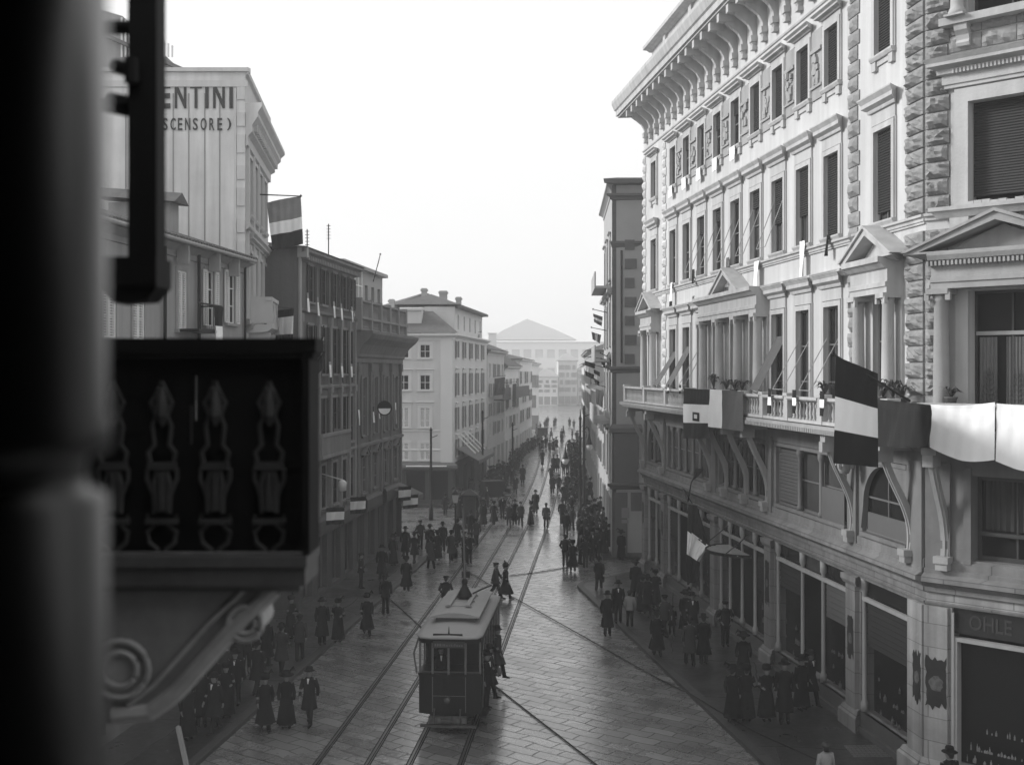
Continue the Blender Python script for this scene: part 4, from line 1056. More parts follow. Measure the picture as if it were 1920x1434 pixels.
vb = MB(); vb.mould(FV, -3.4, -.5, [(0, 12.55), (.8, 12.6), (1.0, 12.75), (1.0, 12.9), (0, 12.9)], False, False)
vb.box(FV, -3.3, -.6, .8, .95, 12.9, 13.0); vb.box(FV, -3.4, -.5, .75, 1.0, 13.85, 14.0); vb.box(FV, -.72, -.55, 0, 1.0, 13.85, 14.0)
for s in (-3.2, -1.95, -.7): vb.box(FV, s-.14, s+.14, .78, .97, 12.9, 13.85)
vb.box(FV, -.72, -.55, .1, 1.0, 12.95, 13.85)
for k in range(5): baluster(vb, FV, -2.9+k*.2, .88, 13.0, 13.85); baluster(vb, FV, -1.7+k*.2, .88, 13.0, 13.85)
for s in (-3.0, -.9): scroll_bracket(vb, FV, s, 0, 12.58, 1.0, .25, .9)
vb.build('balcony', valst, va)
# attic storey with a raking roof and striped lattice
mb = MB(); zb = 22.9
mb.plate(Frame(0, 48.4, -1, 0), [(24, 22.9), (11.4+1.1, 22.9), (11.4+2.0, 23.2), (16.0, 25.6), (24, 28)], -.2, .2)
at = mb.build('rear_gable', trimdk, va)
mb = MB()
for i in range(14): x = 13.9+i*.16; mb.box(Frame(0, 48.15, -1, 0), x, x+.07, 0, .03, 23.9, 24.1+(x-13.4)*.55)
mb.build('vent_slats', shutl, at)
mb = MB(); F_ = Frame(0, 48.4, -1, 0); mb.add([F_(24, .6, 28.1), F_(13.2, .6, 23.3), F_(11.7, .6, 23.1), F_(11.7, -4, 23.1), F_(13.2, -4, 23.3), F_(24, -4, 28.1), F_(24, .6, 27.95), F_(13.2, .6, 23.15), F_(11.7, .6, 23.0), F_(11.7, -4, 23.0), F_(13.2, -4, 23.15), F_(24, -4, 27.95)], [(0, 1, 4, 5), (1, 2, 3, 4), (6, 7, 10, 11), (7, 8, 9, 10), (0, 1, 7, 6), (1, 2, 8, 7)]); mb.build('roof', mat('slate', .14, .7, .2, 2), at)
# its flags
pole_flag(PW_(488, 365, 48.2), PW_(564, 368, 47.2), [PW_(500, 380, 48), PW_(564, 367, 47.2), PW_(569, 458, 47.2), PW_(512, 470, 48)], [(.42, mat('light grey flag', .22, .9, .15, 1)), (.25, white_c), (.33, dark_c)], 'large flag in grey, white and dark bands flying from the lettered building', wav=.10, seed=40, r=.03, freq=6)  # top band is the flag's own light grey
pole_flag(PW_(513, 575, 50), PW_(548, 578, 49), [PW_(516, 583, 50), PW_(551, 578, 49), PW_(548, 655, 49), PW_(517, 655, 50)], [(.2, dark_c), (.42, white_c), (.38, dark_c)], 'dark-white-dark flag hanging below the balcony of the lettered building', wav=.06, seed=41, r=.02)

# sooty building with small banners
b4 = thing('sooty_building', 'dark sooty building with hanging white banners at its windows and pilasters between', 'building', FL(sl_(54), 0, 0))
s0, s1 = sl_(64.0), sl_(53.5)
ws = []
cols = [FL.s_at(582), FL.s_at(606), FL.s_at(627), FL.s_at(645), FL.s_at(658)]
for s in cols:
    ws += [(s, .38, 14.3, 16.0, 's'), (s, .42, 10.9, 13.2, 's'), (s, .42, 7.3, 9.7, 's'), (s, .42, 4.3, 6.4, 'n')]
facade(b4, FL, s0, s1, 10, 3.6, 16.6, ws, b4m, b4t, b4s, cornice=.45, roofm=tile, roofh=.9, wdep=.07)
mb = MB()
for s in [(a+b)/2 for a, b in zip(cols, cols[1:])]+[s1-.2, s0+.2]:
    mb.box(FL, s-.13, s+.13, 0, .16, 4, 13.6); mb.box(FL, s-.2, s+.2, 0, .2, 13.3, 13.7); mb.box(FL, s-.2, s+.2, 0, .2, 9.95, 10.3)
for z in (13.75, 10.15, 6.75): mb.mould(FL, s0, s1, [(0, z), (.16, z+.05), (.2, z+.16), (0, z+.2)], False, False)
x = s0
while x < s1: mb.box(FL, x, x+.12, .04, .38, 16.15, 16.35); x += .3
mb.build('pilaster', b4t, b4)
mb = MB(); mb.tube([FL(s1+.02, .1, 16.4), FL(s1+.02, .12, 4)], .09, 8); mb.box(FL, s1-.05, s1+.25, .05, .5, 16.2, 16.7); mb.build('downpipe', mat('painted zinc pipe', .3, .6, .1, 2), b4)
mb = MB(); a, b = FL.s_at(604, .9), FL.s_at(657, .9)
mb.mould(FL, a, b, [(0, 6.75), (.6, 6.8), (.95, 6.95), (.95, 7.1), (0, 7.1)], False, False); mb.box(FL, min(a, b), max(a, b), .8, .95, 7.95, 8.1)
n = 26
for k in range(n+1): q = a+(b-a)*k/n; mb.box(FL, q-.05, q+.05, .83, .92, 7.1, 7.95)
for e in (a, b): mb.box(FL, e-.05, e+.05, 0, .9, 7.1, 8.1)
mb.build('balcony', b4t, b4)
for k, (u, v0, v1, ww, lab) in enumerate(((577, 558, 585, .14, 'narrow white banner nearest the lettered building, top row'), (596, 566, 592, .13, 'slanting white banner second in the top row'), (626, 574, 596, .17, 'broad white banner in the middle of the top row'), (640, 578, 600, .13, 'slanting white banner fourth in the top row'), (660, 584, 604, .13, 'last white banner of the top row'), (619, 687, 707, .2, 'first white banner of the lower row'), (641, 690, 706, .17, 'middle white banner of the lower row with dark end'), (659, 691, 705, .17, 'last white banner of the lower row'))):
    s = FL.s_at(u, .3); zz = lambda v: FL.z_at(u, v, .3)
    drape('window_banner', FL, [(s+ww, .3, zz(v0-9)), (s-ww, .3, zz(v0-9)), (s-ww, .36, zz(v1+(12 if k > 4 else 0))), (s+ww, .36, zz(v1+(12 if k > 4 else 0)))], [(.3, grey_c), (.7, white_c)] if k < 5 else [(.2, grey_c), (.45, white_c), (.35, dark_c)], lab, 'banner', 'small banners on the sooty building', wav=.01, nu=3, nv=7, seed=k+50)
for u, v0, v1, D, lab in ((576, 430, 462, 56, 'short thin mast on the roof ridge of the sooty building'), (616, 420, 474, 60, 'taller thin mast on the roof of the sooty building')):
    p0_, p1_ = PW_(u, v1+8, D), PW_(u, v0, D); mb = MB(); mb.tube([p0_, p1_], .03, 5)
    for k in range(5): z = p1_[2]-.1-.16*k; mb.tube([(p0_[0]-.1, D, z), (p0_[0]+.1, D, z)], .015, 4)
    tag(mb.build('roof_mast', iron, None, p0_), lab, 'mast')
pole_flag(PW_(606, 615, 55), PW_(607, 612, 54), [PW_(601, 640, 54), PW_(608, 618, 54), PW_(608, 690, 53.6), PW_(584, 712, 53.2)], [(.16, dark_c), (.4, white_c), (.44, dark_c)], 'wind-blown flag hanging at the left end of the sooty building', wav=.05, seed=60, r=.02)

# building with roof terrace
b5 = thing('terrace_building', 'dark stone building with heavy cornice, roof terrace balustrade and tall windows', 'building', FL(sl_(65), 0, 0))
s0, s1 = sl_(76.4), sl_(64.1)
ws = []
for D in (66.2, 69.0, 71.8, 74.6):
    ws += [(sl_(D), .42, 7.4, 10.7, 's'), (sl_(D), .45, 4.2, 6.3, 'n')]
facade(b5, FL, s0, s1, 10, 3.6, 13.1, ws, b5m, b5m, mat('grey open shutters', .16, .7, .1, 2), cornice=0, wdep=.08)
mb = MB(); mb.mould(FL, s0, s1, [(0, 11.5), (.12, 11.52), (.12, 11.75), (.22, 11.85), (.22, 12.0), (.5, 12.5), (.85, 12.85), (1.0, 13.1), (1.0, 13.25), (0, 13.3)], True, False)
for D in (64.6, 67.6, 70.4, 73.2, 76.0): mb.box(FL, sl_(D)-.18, sl_(D)+.18, 0, .14, 3.8, 11.4); mb.box(FL, sl_(D)-.26, sl_(D)+.26, 0, .2, 11.0, 11.5)
mb.mould(FL, s0, s1, [(0, 6.7), (.2, 6.8), (.2, 6.95), (0, 7.0)], False, False)
for D in (66.2, 69.0, 71.8, 74.6): pediment(mb, FL, sl_(D), .55, 6.32, 6.75, .2)
mb.build('cornice', b5m, b5)
mb = MB()
nb_ = 5
for k in range(nb_): a = s0+(s1-s0)*k/nb_; b = s0+(s1-s0)*(k+1)/nb_; balustrade(mb, FL, a+.1, b-.1, .25, 13.3, 14.95, .22)
for k in range(nb_+1): a = s0+(s1-s0)*k/nb_; mb.box(FL, a-.14, a+.14, .05, .42, 13.3, 15.05)
mb.box(FL, s0-.2, s1+.1, .02, .42, 13.9, 14.02)
for k in range(3): baluster(mb, FL, s0+.0, -.1-.25*k, 13.3, 14.9)
mb.build('terrace_balustrade', b5l, b5)
mb = MB(); a0, a1 = sl_(75), sl_(64.2)
mb.wall(FL, a0, a1, 13.2, 17.0, [(sl_(D)-.4, sl_(D)+.4, 13.6, 16.2, .2) for D in (70.6, 72.3, 74.0)], o=-.9)
mb.quad(FL, [(a0, -.9, 13.2), (a0, -8, 13.2), (a0, -8, 17), (a0, -.9, 17)]); mb.box(FL, a0-.3, a1, -8, -.6, 17.0, 17.2); ph = mb.build('penthouse', r2l, b5)
mb = MB(); mb.box(FL, a0+.2, a1-.2, -1.4, -1.3, 13.3, 16.8); mb.build('pane', glassm, ph)
mb = MB()
for k in range(6):
    x = sl_(69.3)+k*.85; mb.box(FL, x, x+.06, -.89, -.82, 13.4, 16.9)
for z in (14.2, 15.1, 16.0): mb.box(FL, sl_(69.4), sl_(65), -.88, -.83, z, z+.06)
mb.build('glass_screen', white_c, ph)
pole_flag(PW_(700, 528, 67), PW_(713, 477, 66), [PW_(704, 514, 67), PW_(714, 480, 66), PW_(716, 474, 66), PW_(700, 524, 67)], [(.35, dark_c), (.3, white_c), (.35, dark_c)], 'furled flag slanting up from the roof terrace', vertical=False, wav=.03, seed=61, r=.03)
for k, (u, v0, v1, ww, bd, lab) in enumerate(((673, 768, 797, .12, [(1, white_c)], 'thin white strip hanging nearest the pipe on the terrace building'), (700, 762, 792, .14, [(.3, dark_c), (.7, white_c)], 'dark and white strip hanging second from the pipe'), (711, 770, 785, .1, [(1, white_c)], 'short white strip beside the round shop sign'), (742, 755, 795, .14, [(.3, white_c), (.7, grey_c)], 'pale pointed cloth at the far corner of the terrace building'))):
    s = FL.s_at(u, .35); zz = lambda v: FL.z_at(u, v, .35)
    drape('window_banner', FL, [(s+ww, .35, zz(v0)), (s-ww, .35, zz(v0)), (s-ww, .4, zz(v1)), (s+ww, .4, zz(v1))], bd, lab, 'banner', 'strips on the terrace building', wav=.015, nu=3, nv=6, seed=k+70)
p = PW_(721, 765, 66.5); mb = MB()
mb.rings([[(p[0]+.42*math.cos(a_*.3927), p[1]+y, p[2]+.42*math.sin(a_*.3927)) for a_ in range(16)] for y in (0, .15)]); t = tag(mb.build('round_shop_sign', dark_c, None, p), 'round hanging sign, dark above and white below, on the terrace building', 'sign')
mb = MB(); mb.rings([[(p[0]+.34*math.cos(math.pi+a_*math.pi/10), p[1]+y, p[2]-.02+.34*math.sin(math.pi+a_*math.pi/10)) for a_ in range(11)] for y in (-.02, -.006)]); mb.build('lower_half', white_c, t)
# shops below both
sh = MB(); hsx = []
D = 54.2
while D < 75.5: hsx.append((sl_(D+1.7), sl_(D), .3, 3.0, .35)); D += 2.6
sh.wall(FL, sl_(76.4), sl_(53.5), 0, 3.6, hsx); sh.quad(FL, [(sl_(76.4), 0, 0), (sl_(76.4), -10, 0), (sl_(76.4), -10, 3.6), (sl_(76.4), 0, 3.6)]); sh.quad(FL, [(sl_(53.5), 0, 0), (sl_(53.5), -10, 0), (sl_(53.5), -10, 3.6), (sl_(53.5), 0, 3.6)]); b4d = mat('dark shop fronts', .05, .7, .3, 2, streak=.3); sh.build('shop_wall', b4d, b4)
for h in hsx:
    mb = MB(); mb.box(FL, h[0], h[1], -.42, -.34, .3, 3.0); sf = mb.build('shopfront', darkin, b4)
    mb = MB(); mb.box(FL, h[0], h[0]+.07, -.34, -.25, .3, 3); mb.box(FL, h[1]-.07, h[1], -.34, -.25, .3, 3); mb.box(FL, (h[0]+h[1])/2-.04, (h[0]+h[1])/2+.04, -.34, -.25, .3, 3); mb.build('frame', b4m, sf)
mb = MB()
for D in (56, 60.5, 66, 71): mb.mould(FL, sl_(D+3.2), sl_(D), [(0, 3.1), (.3, 3.12), (.35, 3.3), (.35, 3.8), (.25, 3.95), (0, 4.0)])
mb.build('shop_fascia', b4d, b4)
# projecting flat flags at the shops
for k, (u0, v0, u1, v1, D, lab) in enumerate(((612, 952, 646, 984, 56, 'shop flag with white middle band nearest the camera on the left'), (657, 932, 686, 964, 60, 'shop flag with white middle band above the second shop on the left'), (747, 912, 771, 940, 71, 'upper of two white-banded flags at the far shop corner'), (756, 928, 784, 954, 71.5, 'lower of two white-banded flags at the far shop corner'))):
    pole_flag(PW_(u0-8, v0+4, D+.8), PW_(u1, v0-2, D), [PW_(u0, v0, D+.4), PW_(u1, v0-1, D), PW_(u1-1, v1-3, D), PW_(u0, v1, D+.4)], [(.28, dark_c), (.44, white_c), (.28, dark_c)], lab, 'flags over the left-hand shops', wav=.03, seed=80+k, r=.02)
mb = MB(); p = PW_(642, 911, 57.5); mb.smooth = True; mb.lathe(W, p[0], p[1], [(.1, p[2]-.25), (.2, p[2]-.22), (.21, p[2]+.18), (.14, p[2]+.26), (.04, p[2]+.32)], 12); mb.smooth = False
mb.tube([(p[0], p[1], p[2]+.3), (p[0]-1.0, p[1], p[2]+.6)], .03, 5); tag(mb.build('hanging_lamp', lampg, None, p), 'white hanging glass lamp before the dark shopfronts on the left', 'lamp')
# canvas shop awnings
def shop_awning(F, s0, s1, z, pr, drop, label, m):
    mb = MB(); n = 12; s0, s1 = min(s0, s1), max(s0, s1)
    for i in range(n):
        a, b = s0+(s1-s0)*i/n, s0+(s1-s0)*(i+1)/n; sg = .06*(i % 2)
        mb.add([F(a, .02, z), F(b, .02, z), F(b, pr, z-drop), F(a, pr, z-drop), F(a, pr, z-drop-.3-sg), F(b, pr, z-drop-.3-sg), F(a, .02, z-.03), F(b, .02, z-.03), F(b, pr-.02, z-drop-.04), F(a, pr-.02, z-drop-.04)], [(0, 1, 2, 3), (3, 2, 5, 4), (6, 7, 8, 9)])
    o = mb.build('shop_awning', m, None, F(s0, 0, z)); tag(o, label, 'awning', 'awnings over the shops'); return o
shop_awning(FL, sl_(72.5), sl_(75.8), 3.9, 1.6, .7, 'pale dappled awning at the far end of the dark left row', awn)

# cream corner building
cb = thing('cream_building', 'cream corner building with plain windows behind the side street', 'building', (-4.95, 97.3, 0))
FCf = Frame(0, 97.0, -1, 0)
def cz(v): return 11+(697-v)*97/F_PX
ws = []
for u, st in ((797, 0), (757, 0), (717, 0), (677, 0)):
    s = FCf.s_at(u)
    for i, (a, b, sy) in enumerate(((671, 646, 'n'), (731, 703, 'h'), (801, 764, 'hc'), (862, 830, 'c'))): ws.append((s, .42, cz(a), cz(b), sy))
facade(cb, FCf, FCf.s_at(848), 22, 6, 3.4, 14.1, ws, creamm, creamt, shutl, cornice=.5, roofm=None, surround=.2)
mb = MB(); mb.box(FCf, FCf.s_at(848), FCf.s_at(826), 0, .1, 3.4, 13.7); mb.mould(FCf, FCf.s_at(848), 22, [(0, 7.85-3.4+0), (.06, 7.9-3.4), (.06, 8.0-3.4), (0, 8.05-3.4)], False, False); mb.mould(FCf, FCf.s_at(848), 22, [(0, 6.05), (.07, 6.1), (.07, 6.18), (0, 6.2)], False, False)
mb.build('corner_pilaster', creamt, cb)
FC2 = FL
ws = []
for D in (99.5, 103.5, 107.5, 111.5, 115.5):
    for a, b in ((12.2, 13.6), (9.0, 10.9), (6.1, 8.0), (3.9, 5.3)): ws.append((sl_(D), .5, a, b, 'sh'))
facade(cb, FC2, sl_(119), sl_(97.05), 8, 3.4, 14.15, ws, creamm, creamt, mat('grey-green shutters', .2, .7, .1, 2), cornice=.4, name='street_wall', sub=False)
# attic storeys and hipped roofs
mb = MB(); mb.wall(FC2, sl_(118.5), sl_(101), 14.2, 16.6, [(sl_(D)-.4, sl_(D)+.4, 14.7, 16, .2) for D in (103, 106.5, 110, 113.5, 117)], o=-.4); q0 = FC2(sl_(101), -.4, 0)
mb.wall(Frame(0, 101.0, -1, 0), -q0[0], -q0[0]+2.6, 14.2, 16.6, []); mb.box(FC2, sl_(118.5), sl_(101.2), -3.6, -.8, 14.2, 16.6); mb.build('attic_wall', creamm, cb)
mb = MB(); mb.mould(FC2, sl_(118.5), sl_(100.8), [(-.4, 16.5), (.2, 16.55), (.2, 16.75), (-.4, 16.9)]); mb.add([FC2(sl_(100.6), .1, 16.8), FC2(sl_(118.8), .1, 16.8), FC2(sl_(118.8), -6, 16.8), FC2(sl_(100.6), -6, 16.8), FC2(sl_(104), -3, 17.9), FC2(sl_(116), -3, 17.9)], [(0, 1, 5, 4), (1, 2, 5), (2, 3, 4, 5), (3, 0, 4)])
mb.add([(-10.9, 96.6, 14.2), (-4.4, 96.6, 14.2), (-6.9, 101.2, 16.3), (-10.9, 101.2, 16.6)], [(0, 1, 2, 3)])
mb.add([(-11.5, 103, 16.4), (-4.3, 103, 16.75), (-5.2, 108, 17.3), (-8.0, 108, 18.3), (-14, 109, 16.6)], [(0, 1, 2, 3), (0, 3, 4)])
mb.build('roof', tile, cb, norm=False)
mb = MB(); mb.box(W, -12.8, -7.6, 98.5, 103, 14.1, 16.2); mb.box(W, -30, -12.8, 99, 104, 14.1, 15.8); mb.mould(Frame(0, 98.5, -1, 0), 7.6, 12.8, [(0, 16.1), (.2, 16.15), (.2, 16.35), (0, 16.4)]); mb.build('rear_wing', creamm, cb)
mb = MB()
for x, y, z, w in ((-8.0, 107, 18.6, .25), (-6.2, 106, 18.3, .35), (-10.3, 100.5, 17.2, .22), (-5.0, 110, 18.0, .25)): mb.box(W, x-w, x+w, y-.3, y+.3, z-2.0, z); mb.box(W, x-w-.08, x+w+.08, y-.38, y+.38, z-.25, z-.1)
mb.build('chimney', r2l, cb)
# ground floor with dark shops
mb = MB(); mb.wall(FCf, FCf.s_at(848), 22, 0, 3.4, [(FCf.s_at(u), FCf.s_at(u-36), .4, 2.8, .3) for u in (840, 797, 754)]); mb.wall(FC2, sl_(119), sl_(97.05), 0, 3.4, [(sl_(D+2.4), sl_(D), .4, 2.8, .3) for D in (98.5, 103, 107.5, 112)]); mb.build('shop_wall', mat('dark shop panelling', .04, .6, .3, 2), cb)
mb = MB(); mb.box(FCf, FCf.s_at(846), 16, -.42, -.35, .3, 3); mb.box(FC2, sl_(118.5), sl_(97.4), -.42, -.35, .3, 3); mb.build('shopfront', darkin, cb)
mb = MB(); mb.mould(FCf, FCf.s_at(848), 22, [(0, 2.9), (.3, 2.95), (.45, 3.1), (.45, 3.3), (.2, 3.5), (0, 3.55)], True, False); mb.build('shop_fascia', mat('pale fascia edge', .12, .6, .2, 2), cb)
mb = MB(); mb.box(FCf, FCf.s_at(838), FCf.s_at(762), .46, .5, 3.2, 3.3); mb.build('fascia_strip', white_c, cb)
shop_awning(FC2, sl_(99.5), sl_(110), 4.5, 1.9, 1.0, 'sloping awning with white supports along the cream building', mat('faded awning', .14, .8, .2, 2))
t = thing('awning_struts', 'row of four white slanting struts above the awning of the cream building', 'struts', FC2(sl_(103), .6, 4.4)); mb = MB()
for k in range(4): mb.tube([FC2(sl_(99.5+2*k), .1, 5.6), FC2(sl_(101+2*k), 1.4, 4.0)], .07, 5)
mb.build('strut', white_c, t)

# the row going on beyond
far_roof = mat('haze-paled roof', .3, .9, .2, 1)  # roof tone lightened in place of haze
far_pane = mat('haze-greyed pane', .2, .6, .3, 1)  # panes lightened to lose contrast as if in haze, no curtains
def far_house(name, label, F, s0, s1, dep, h, m, rows, colsp, roofh=2, rt=tile, group=None):
    t = thing(name, label, 'building', F((s0+s1)/2, 0, 0), group)
    ws = []; n = max(1, int(abs(s1-s0)/colsp)); a = min(s0, s1)
    for i in range(n):
        s = a+abs(s1-s0)*(i+.5)/n
        for k in range(rows): zb = 4.4+(h-5)*k/rows; ws.append((s, .5, zb, zb+(h-5)/rows*.62, 's' if (i+k) % 3 else 'n'))
        ws.append((s, .95, .4, 3.0, 'n'))
    facade(t, F, s0, s1, dep, 0, h, ws, m, m, mat('far shutters', .25, .7, .1, 2), far_pane, cornice=.45, roofm=rt, roofh=roofh, sub=False, wdep=.09)
    return t
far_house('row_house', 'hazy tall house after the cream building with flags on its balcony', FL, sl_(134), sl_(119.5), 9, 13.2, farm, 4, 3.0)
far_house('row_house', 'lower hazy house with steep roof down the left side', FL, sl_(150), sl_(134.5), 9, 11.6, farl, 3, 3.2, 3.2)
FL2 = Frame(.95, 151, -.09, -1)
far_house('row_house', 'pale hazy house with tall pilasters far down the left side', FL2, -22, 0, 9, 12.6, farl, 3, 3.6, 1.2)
mb = MB(); fl_b = FL(sl_(128), 0, 0)
t = thing('street_balcony', 'long dark balcony crowded with people on the hazy left house', 'balcony', FL(sl_(128), 0, 8.4))
mb = MB(); mb.box(FL, sl_(149), sl_(121), .46, 1.5, 8.0, 8.15); mb.box(FL, sl_(149), sl_(121), 1.38, 1.46, 8.15, 9.3); mb.build('parapet', woodd, t)
for k, (u, v0, v1, D, bd, lab) in enumerate(((958, 722, 765, 128, [(.35, grey_c), (.3, white_c), (.35, mid_c)], 'pale tricolour hanging from the far balcony on the left'), (937, 710, 742, 122, [(1, mid_c)], 'dark flag hanging left of the pale tricolour'), (897, 628, 650, 116, [(1, white_c)], 'small white cloth high on the far end of the cream building'), (886, 720, 740, 112, [(.5, white_c), (.5, mid_c)], 'small white and dark flag half way along the cream building'))):
    w_ = 10 if k < 2 else 5
    pole_flag(PW_(u-w_-2, v0-4, D), PW_(u+w_, v0-6, D-.6), [PW_(u-w_, v0, D), PW_(u+w_, v0-3, D-.6), PW_(u+w_-1, v1-3, D-.6), PW_(u-w_, v1, D)], bd, lab, 'flags far down the left side', wav=.06, seed=90+k, r=.03, vertical=(k == 0))
# far end of the street
DF = 600
mistw = mat('haze-whitened facade', .8, .9, .05, .1)  # near-white wall stands in for thick mist
mistp = mat('haze-paled window', .5, .9, .05, .1)  # window tone brought close to the wall to imitate mist
FE_ = Frame(0, DF, -1, 0)
def fx(u): return -(u-CX)/F_PX*DF
def fz(v): return CH-(v-HV)/F_PX*DF
pb = thing('pedimented_building', 'very pale building with a wide low pediment closing the hazy street', 'building', (5, DF, 0))
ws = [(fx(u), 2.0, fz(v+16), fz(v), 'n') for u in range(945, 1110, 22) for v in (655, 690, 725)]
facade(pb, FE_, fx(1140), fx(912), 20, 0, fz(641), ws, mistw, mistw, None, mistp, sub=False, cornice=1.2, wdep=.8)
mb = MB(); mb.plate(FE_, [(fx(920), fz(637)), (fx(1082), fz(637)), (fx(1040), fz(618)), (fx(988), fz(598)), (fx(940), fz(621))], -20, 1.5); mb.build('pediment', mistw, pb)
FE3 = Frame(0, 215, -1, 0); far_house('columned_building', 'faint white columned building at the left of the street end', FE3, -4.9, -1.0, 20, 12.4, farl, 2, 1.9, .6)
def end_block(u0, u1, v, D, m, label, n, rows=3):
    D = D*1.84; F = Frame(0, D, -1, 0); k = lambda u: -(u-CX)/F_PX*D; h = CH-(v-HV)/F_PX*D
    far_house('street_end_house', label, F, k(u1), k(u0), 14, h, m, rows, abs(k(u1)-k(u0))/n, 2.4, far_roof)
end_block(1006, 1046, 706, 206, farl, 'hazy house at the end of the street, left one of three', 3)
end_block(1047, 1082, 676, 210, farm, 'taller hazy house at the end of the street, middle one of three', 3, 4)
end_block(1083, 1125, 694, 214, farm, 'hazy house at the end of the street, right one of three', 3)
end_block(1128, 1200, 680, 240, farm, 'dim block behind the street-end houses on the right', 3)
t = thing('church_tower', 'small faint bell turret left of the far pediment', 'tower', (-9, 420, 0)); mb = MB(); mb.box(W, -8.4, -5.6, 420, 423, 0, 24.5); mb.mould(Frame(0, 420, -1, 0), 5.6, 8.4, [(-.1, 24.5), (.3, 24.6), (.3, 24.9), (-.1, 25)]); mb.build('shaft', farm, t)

# ------------------------------------------------------------------ right side beyond the palace
FR2 = Frame(5.9, 69.2, .04, 1.0)
FS2 = Frame(5.9, 69.2, -1, 0)      # side wall facing the camera: s <= 0
r2 = thing('brown_corner_building', 'dark ashlar corner building with quoins across the lane from the palace', 'building', (5.9, 69.2, 0))
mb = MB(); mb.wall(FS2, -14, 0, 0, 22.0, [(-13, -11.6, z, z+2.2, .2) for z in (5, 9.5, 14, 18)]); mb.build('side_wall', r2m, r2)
def s2z(v): return 11+(697-v)*69.2/F_PX
mb = MB(); F2 = FS2
for z, p in ((21.4, .35), (s2z(455), .12), (s2z(690), .25), (s2z(908), .3)):
    mb.mould(F2, -14, 0, [(0, z-.3), (p*.4, z-.25), (p*.5, z-.12), (p, z-.06), (p, z+.08), (0, z+.1)], False, True)
mb.mould(F2, -14, .0, [(-.3, 22.0), (.5, 22.05), (.55, 22.3), (-.3, 22.5)], False, True)
zz = s2z(690)+.25; k = 0
while zz < s2z(462): mb.box(F2, -1.32-(.12 if k % 2 else 0), -.75, 0, .1, zz, zz+.58); zz += 1.12; k += 1
mb.box(F2, -1.55, -.12, 0, .2, s2z(905), s2z(812)); mb.mould(F2, -1.6, -.08, [(0, s2z(812)), (.26, s2z(812)+.05), (.26, s2z(812)+.3), (.1, s2z(795)), (0, s2z(795))], True, True)
mb.box(F2, -14, 0, 0, .12, 0, .35); mb.box(F2, -.9, -.15, 0, .1, .35, 3.9); mb.box(F2, -2.0, -1.1, 0, .06, 2.8, 3.9)
mb.build('string_course', r2t, r2)
mb = MB(); mb.tube([F2(-.55, .12, s2z(470)), F2(-.55, .12, s2z(680))], .06, 6); mb.build('downpipe', iron, r2)
ws = []
for k in range(3):
    s = 2.2+4*k
    for a, b in ((4.6, 7.0), (8.6, 11.0), (12.6, 15.2), (16.6, 19)): ws.append((s, .6, a, b, 'h'))
    ws.append((s, 1.2, .4, 3.4, 'n'))
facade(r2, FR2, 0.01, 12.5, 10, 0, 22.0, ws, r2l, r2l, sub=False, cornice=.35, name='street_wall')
mb = MB()
for z in (11.6, 16.0): mb.box(FR2, 1, 8, 0, 1.0, z, z+.15); mb.box(FR2, 1, 8, .92, 1.0, z+.15, z+1.0)
mb.box(FR2, 3, 12, 0, 1.0, 7.8, 8.0); mb.box(FR2, 3, 12, .92, 1.0, 8.0, 8.9); mb.mould(FR2, 0, 12.5, [(0, 15.6), (.3, 15.7), (.3, 15.9), (0, 16)]); mb.build('balcony', r2l, r2)
mb = MB()
for z0, z1, w in ((2.4, 3.0, .45), (2.1, 2.3, .4)): mb.box(FS2, -.55-w, -.55, .101, .11, z0, z1)
tag(mb.build('paper_notice', mat('paper notice', .22, .8, .2, 5), None, FS2(-.8, .1, 2.5)), 'two pale paper notices on the base of the brown corner building', 'notice')
for k, (u, v0, v1, D, w_, bd, lab, vert) in enumerate(((1121, 588, 612, 74, 9, [(.35, mid_c), (.3, white_c), (.35, mid_c)], 'highest of the tricolours beyond the palace', False), (1118, 622, 644, 76, 9, [(.35, mid_c), (.3, white_c), (.35, mid_c)], 'second highest tricolour beyond the palace', True), (1106, 676, 712, 77, 10, [(.3, dark_c), (.36, white_c), (.34, dark_c)], 'dark-white-dark flag lowest on the left beyond the palace', False), (1119, 692, 724, 74, 6, [(.3, dark_c), (.36, white_c), (.34, dark_c)], 'small dark-white-dark flag overlapping its larger neighbour', False), (1131, 670, 690, 72, 5, [(1, dark_c)], 'dark cloth on the balcony edge beyond the palace', False), (1146, 670, 690, 70, 4, [(1, dark_c)], 'dark cloth by the edge of the brown corner building', False), (1124, 728, 765, 78, 8, [(1, grey_c)], 'pale cloth bundle hanging low beyond the palace', False))):
    pole_flag(PW_(1138, v0-2, D+.5), PW_(u-w_, v0-8, D), [PW_(u-w_, v0, D), PW_(u+w_, v0+6, D+.3), PW_(u+w_-2, v1, D+.3), PW_(u-w_+2, v1-8, D)], bd, lab, 'flags beyond the palace on the right', wav=.1, seed=100+k, r=.03, vertical=vert)
FRa = Frame(6.5, 82.2, .035, 1.0)
far_house('row_house', 'low house squeezed between the brown corner building and the hazy houses', FRa, 0, 29, 10, 9.6, r2l, 2, 4, 1.5)
FR3 = Frame(7.6, 112, .045, 1.0)
far_house('row_house', 'hazy house right of the street beyond the brown corner building', FR3, 0, 38, 10, 13, r2l, 3, 4, 2)
FR4 = Frame(9.5, 151, .05, 1.0)
far_house('row_house', 'farthest hazy house on the right side of the street', FR4, 0, 55, 12, 12, farm, 3, 4.5, 2)

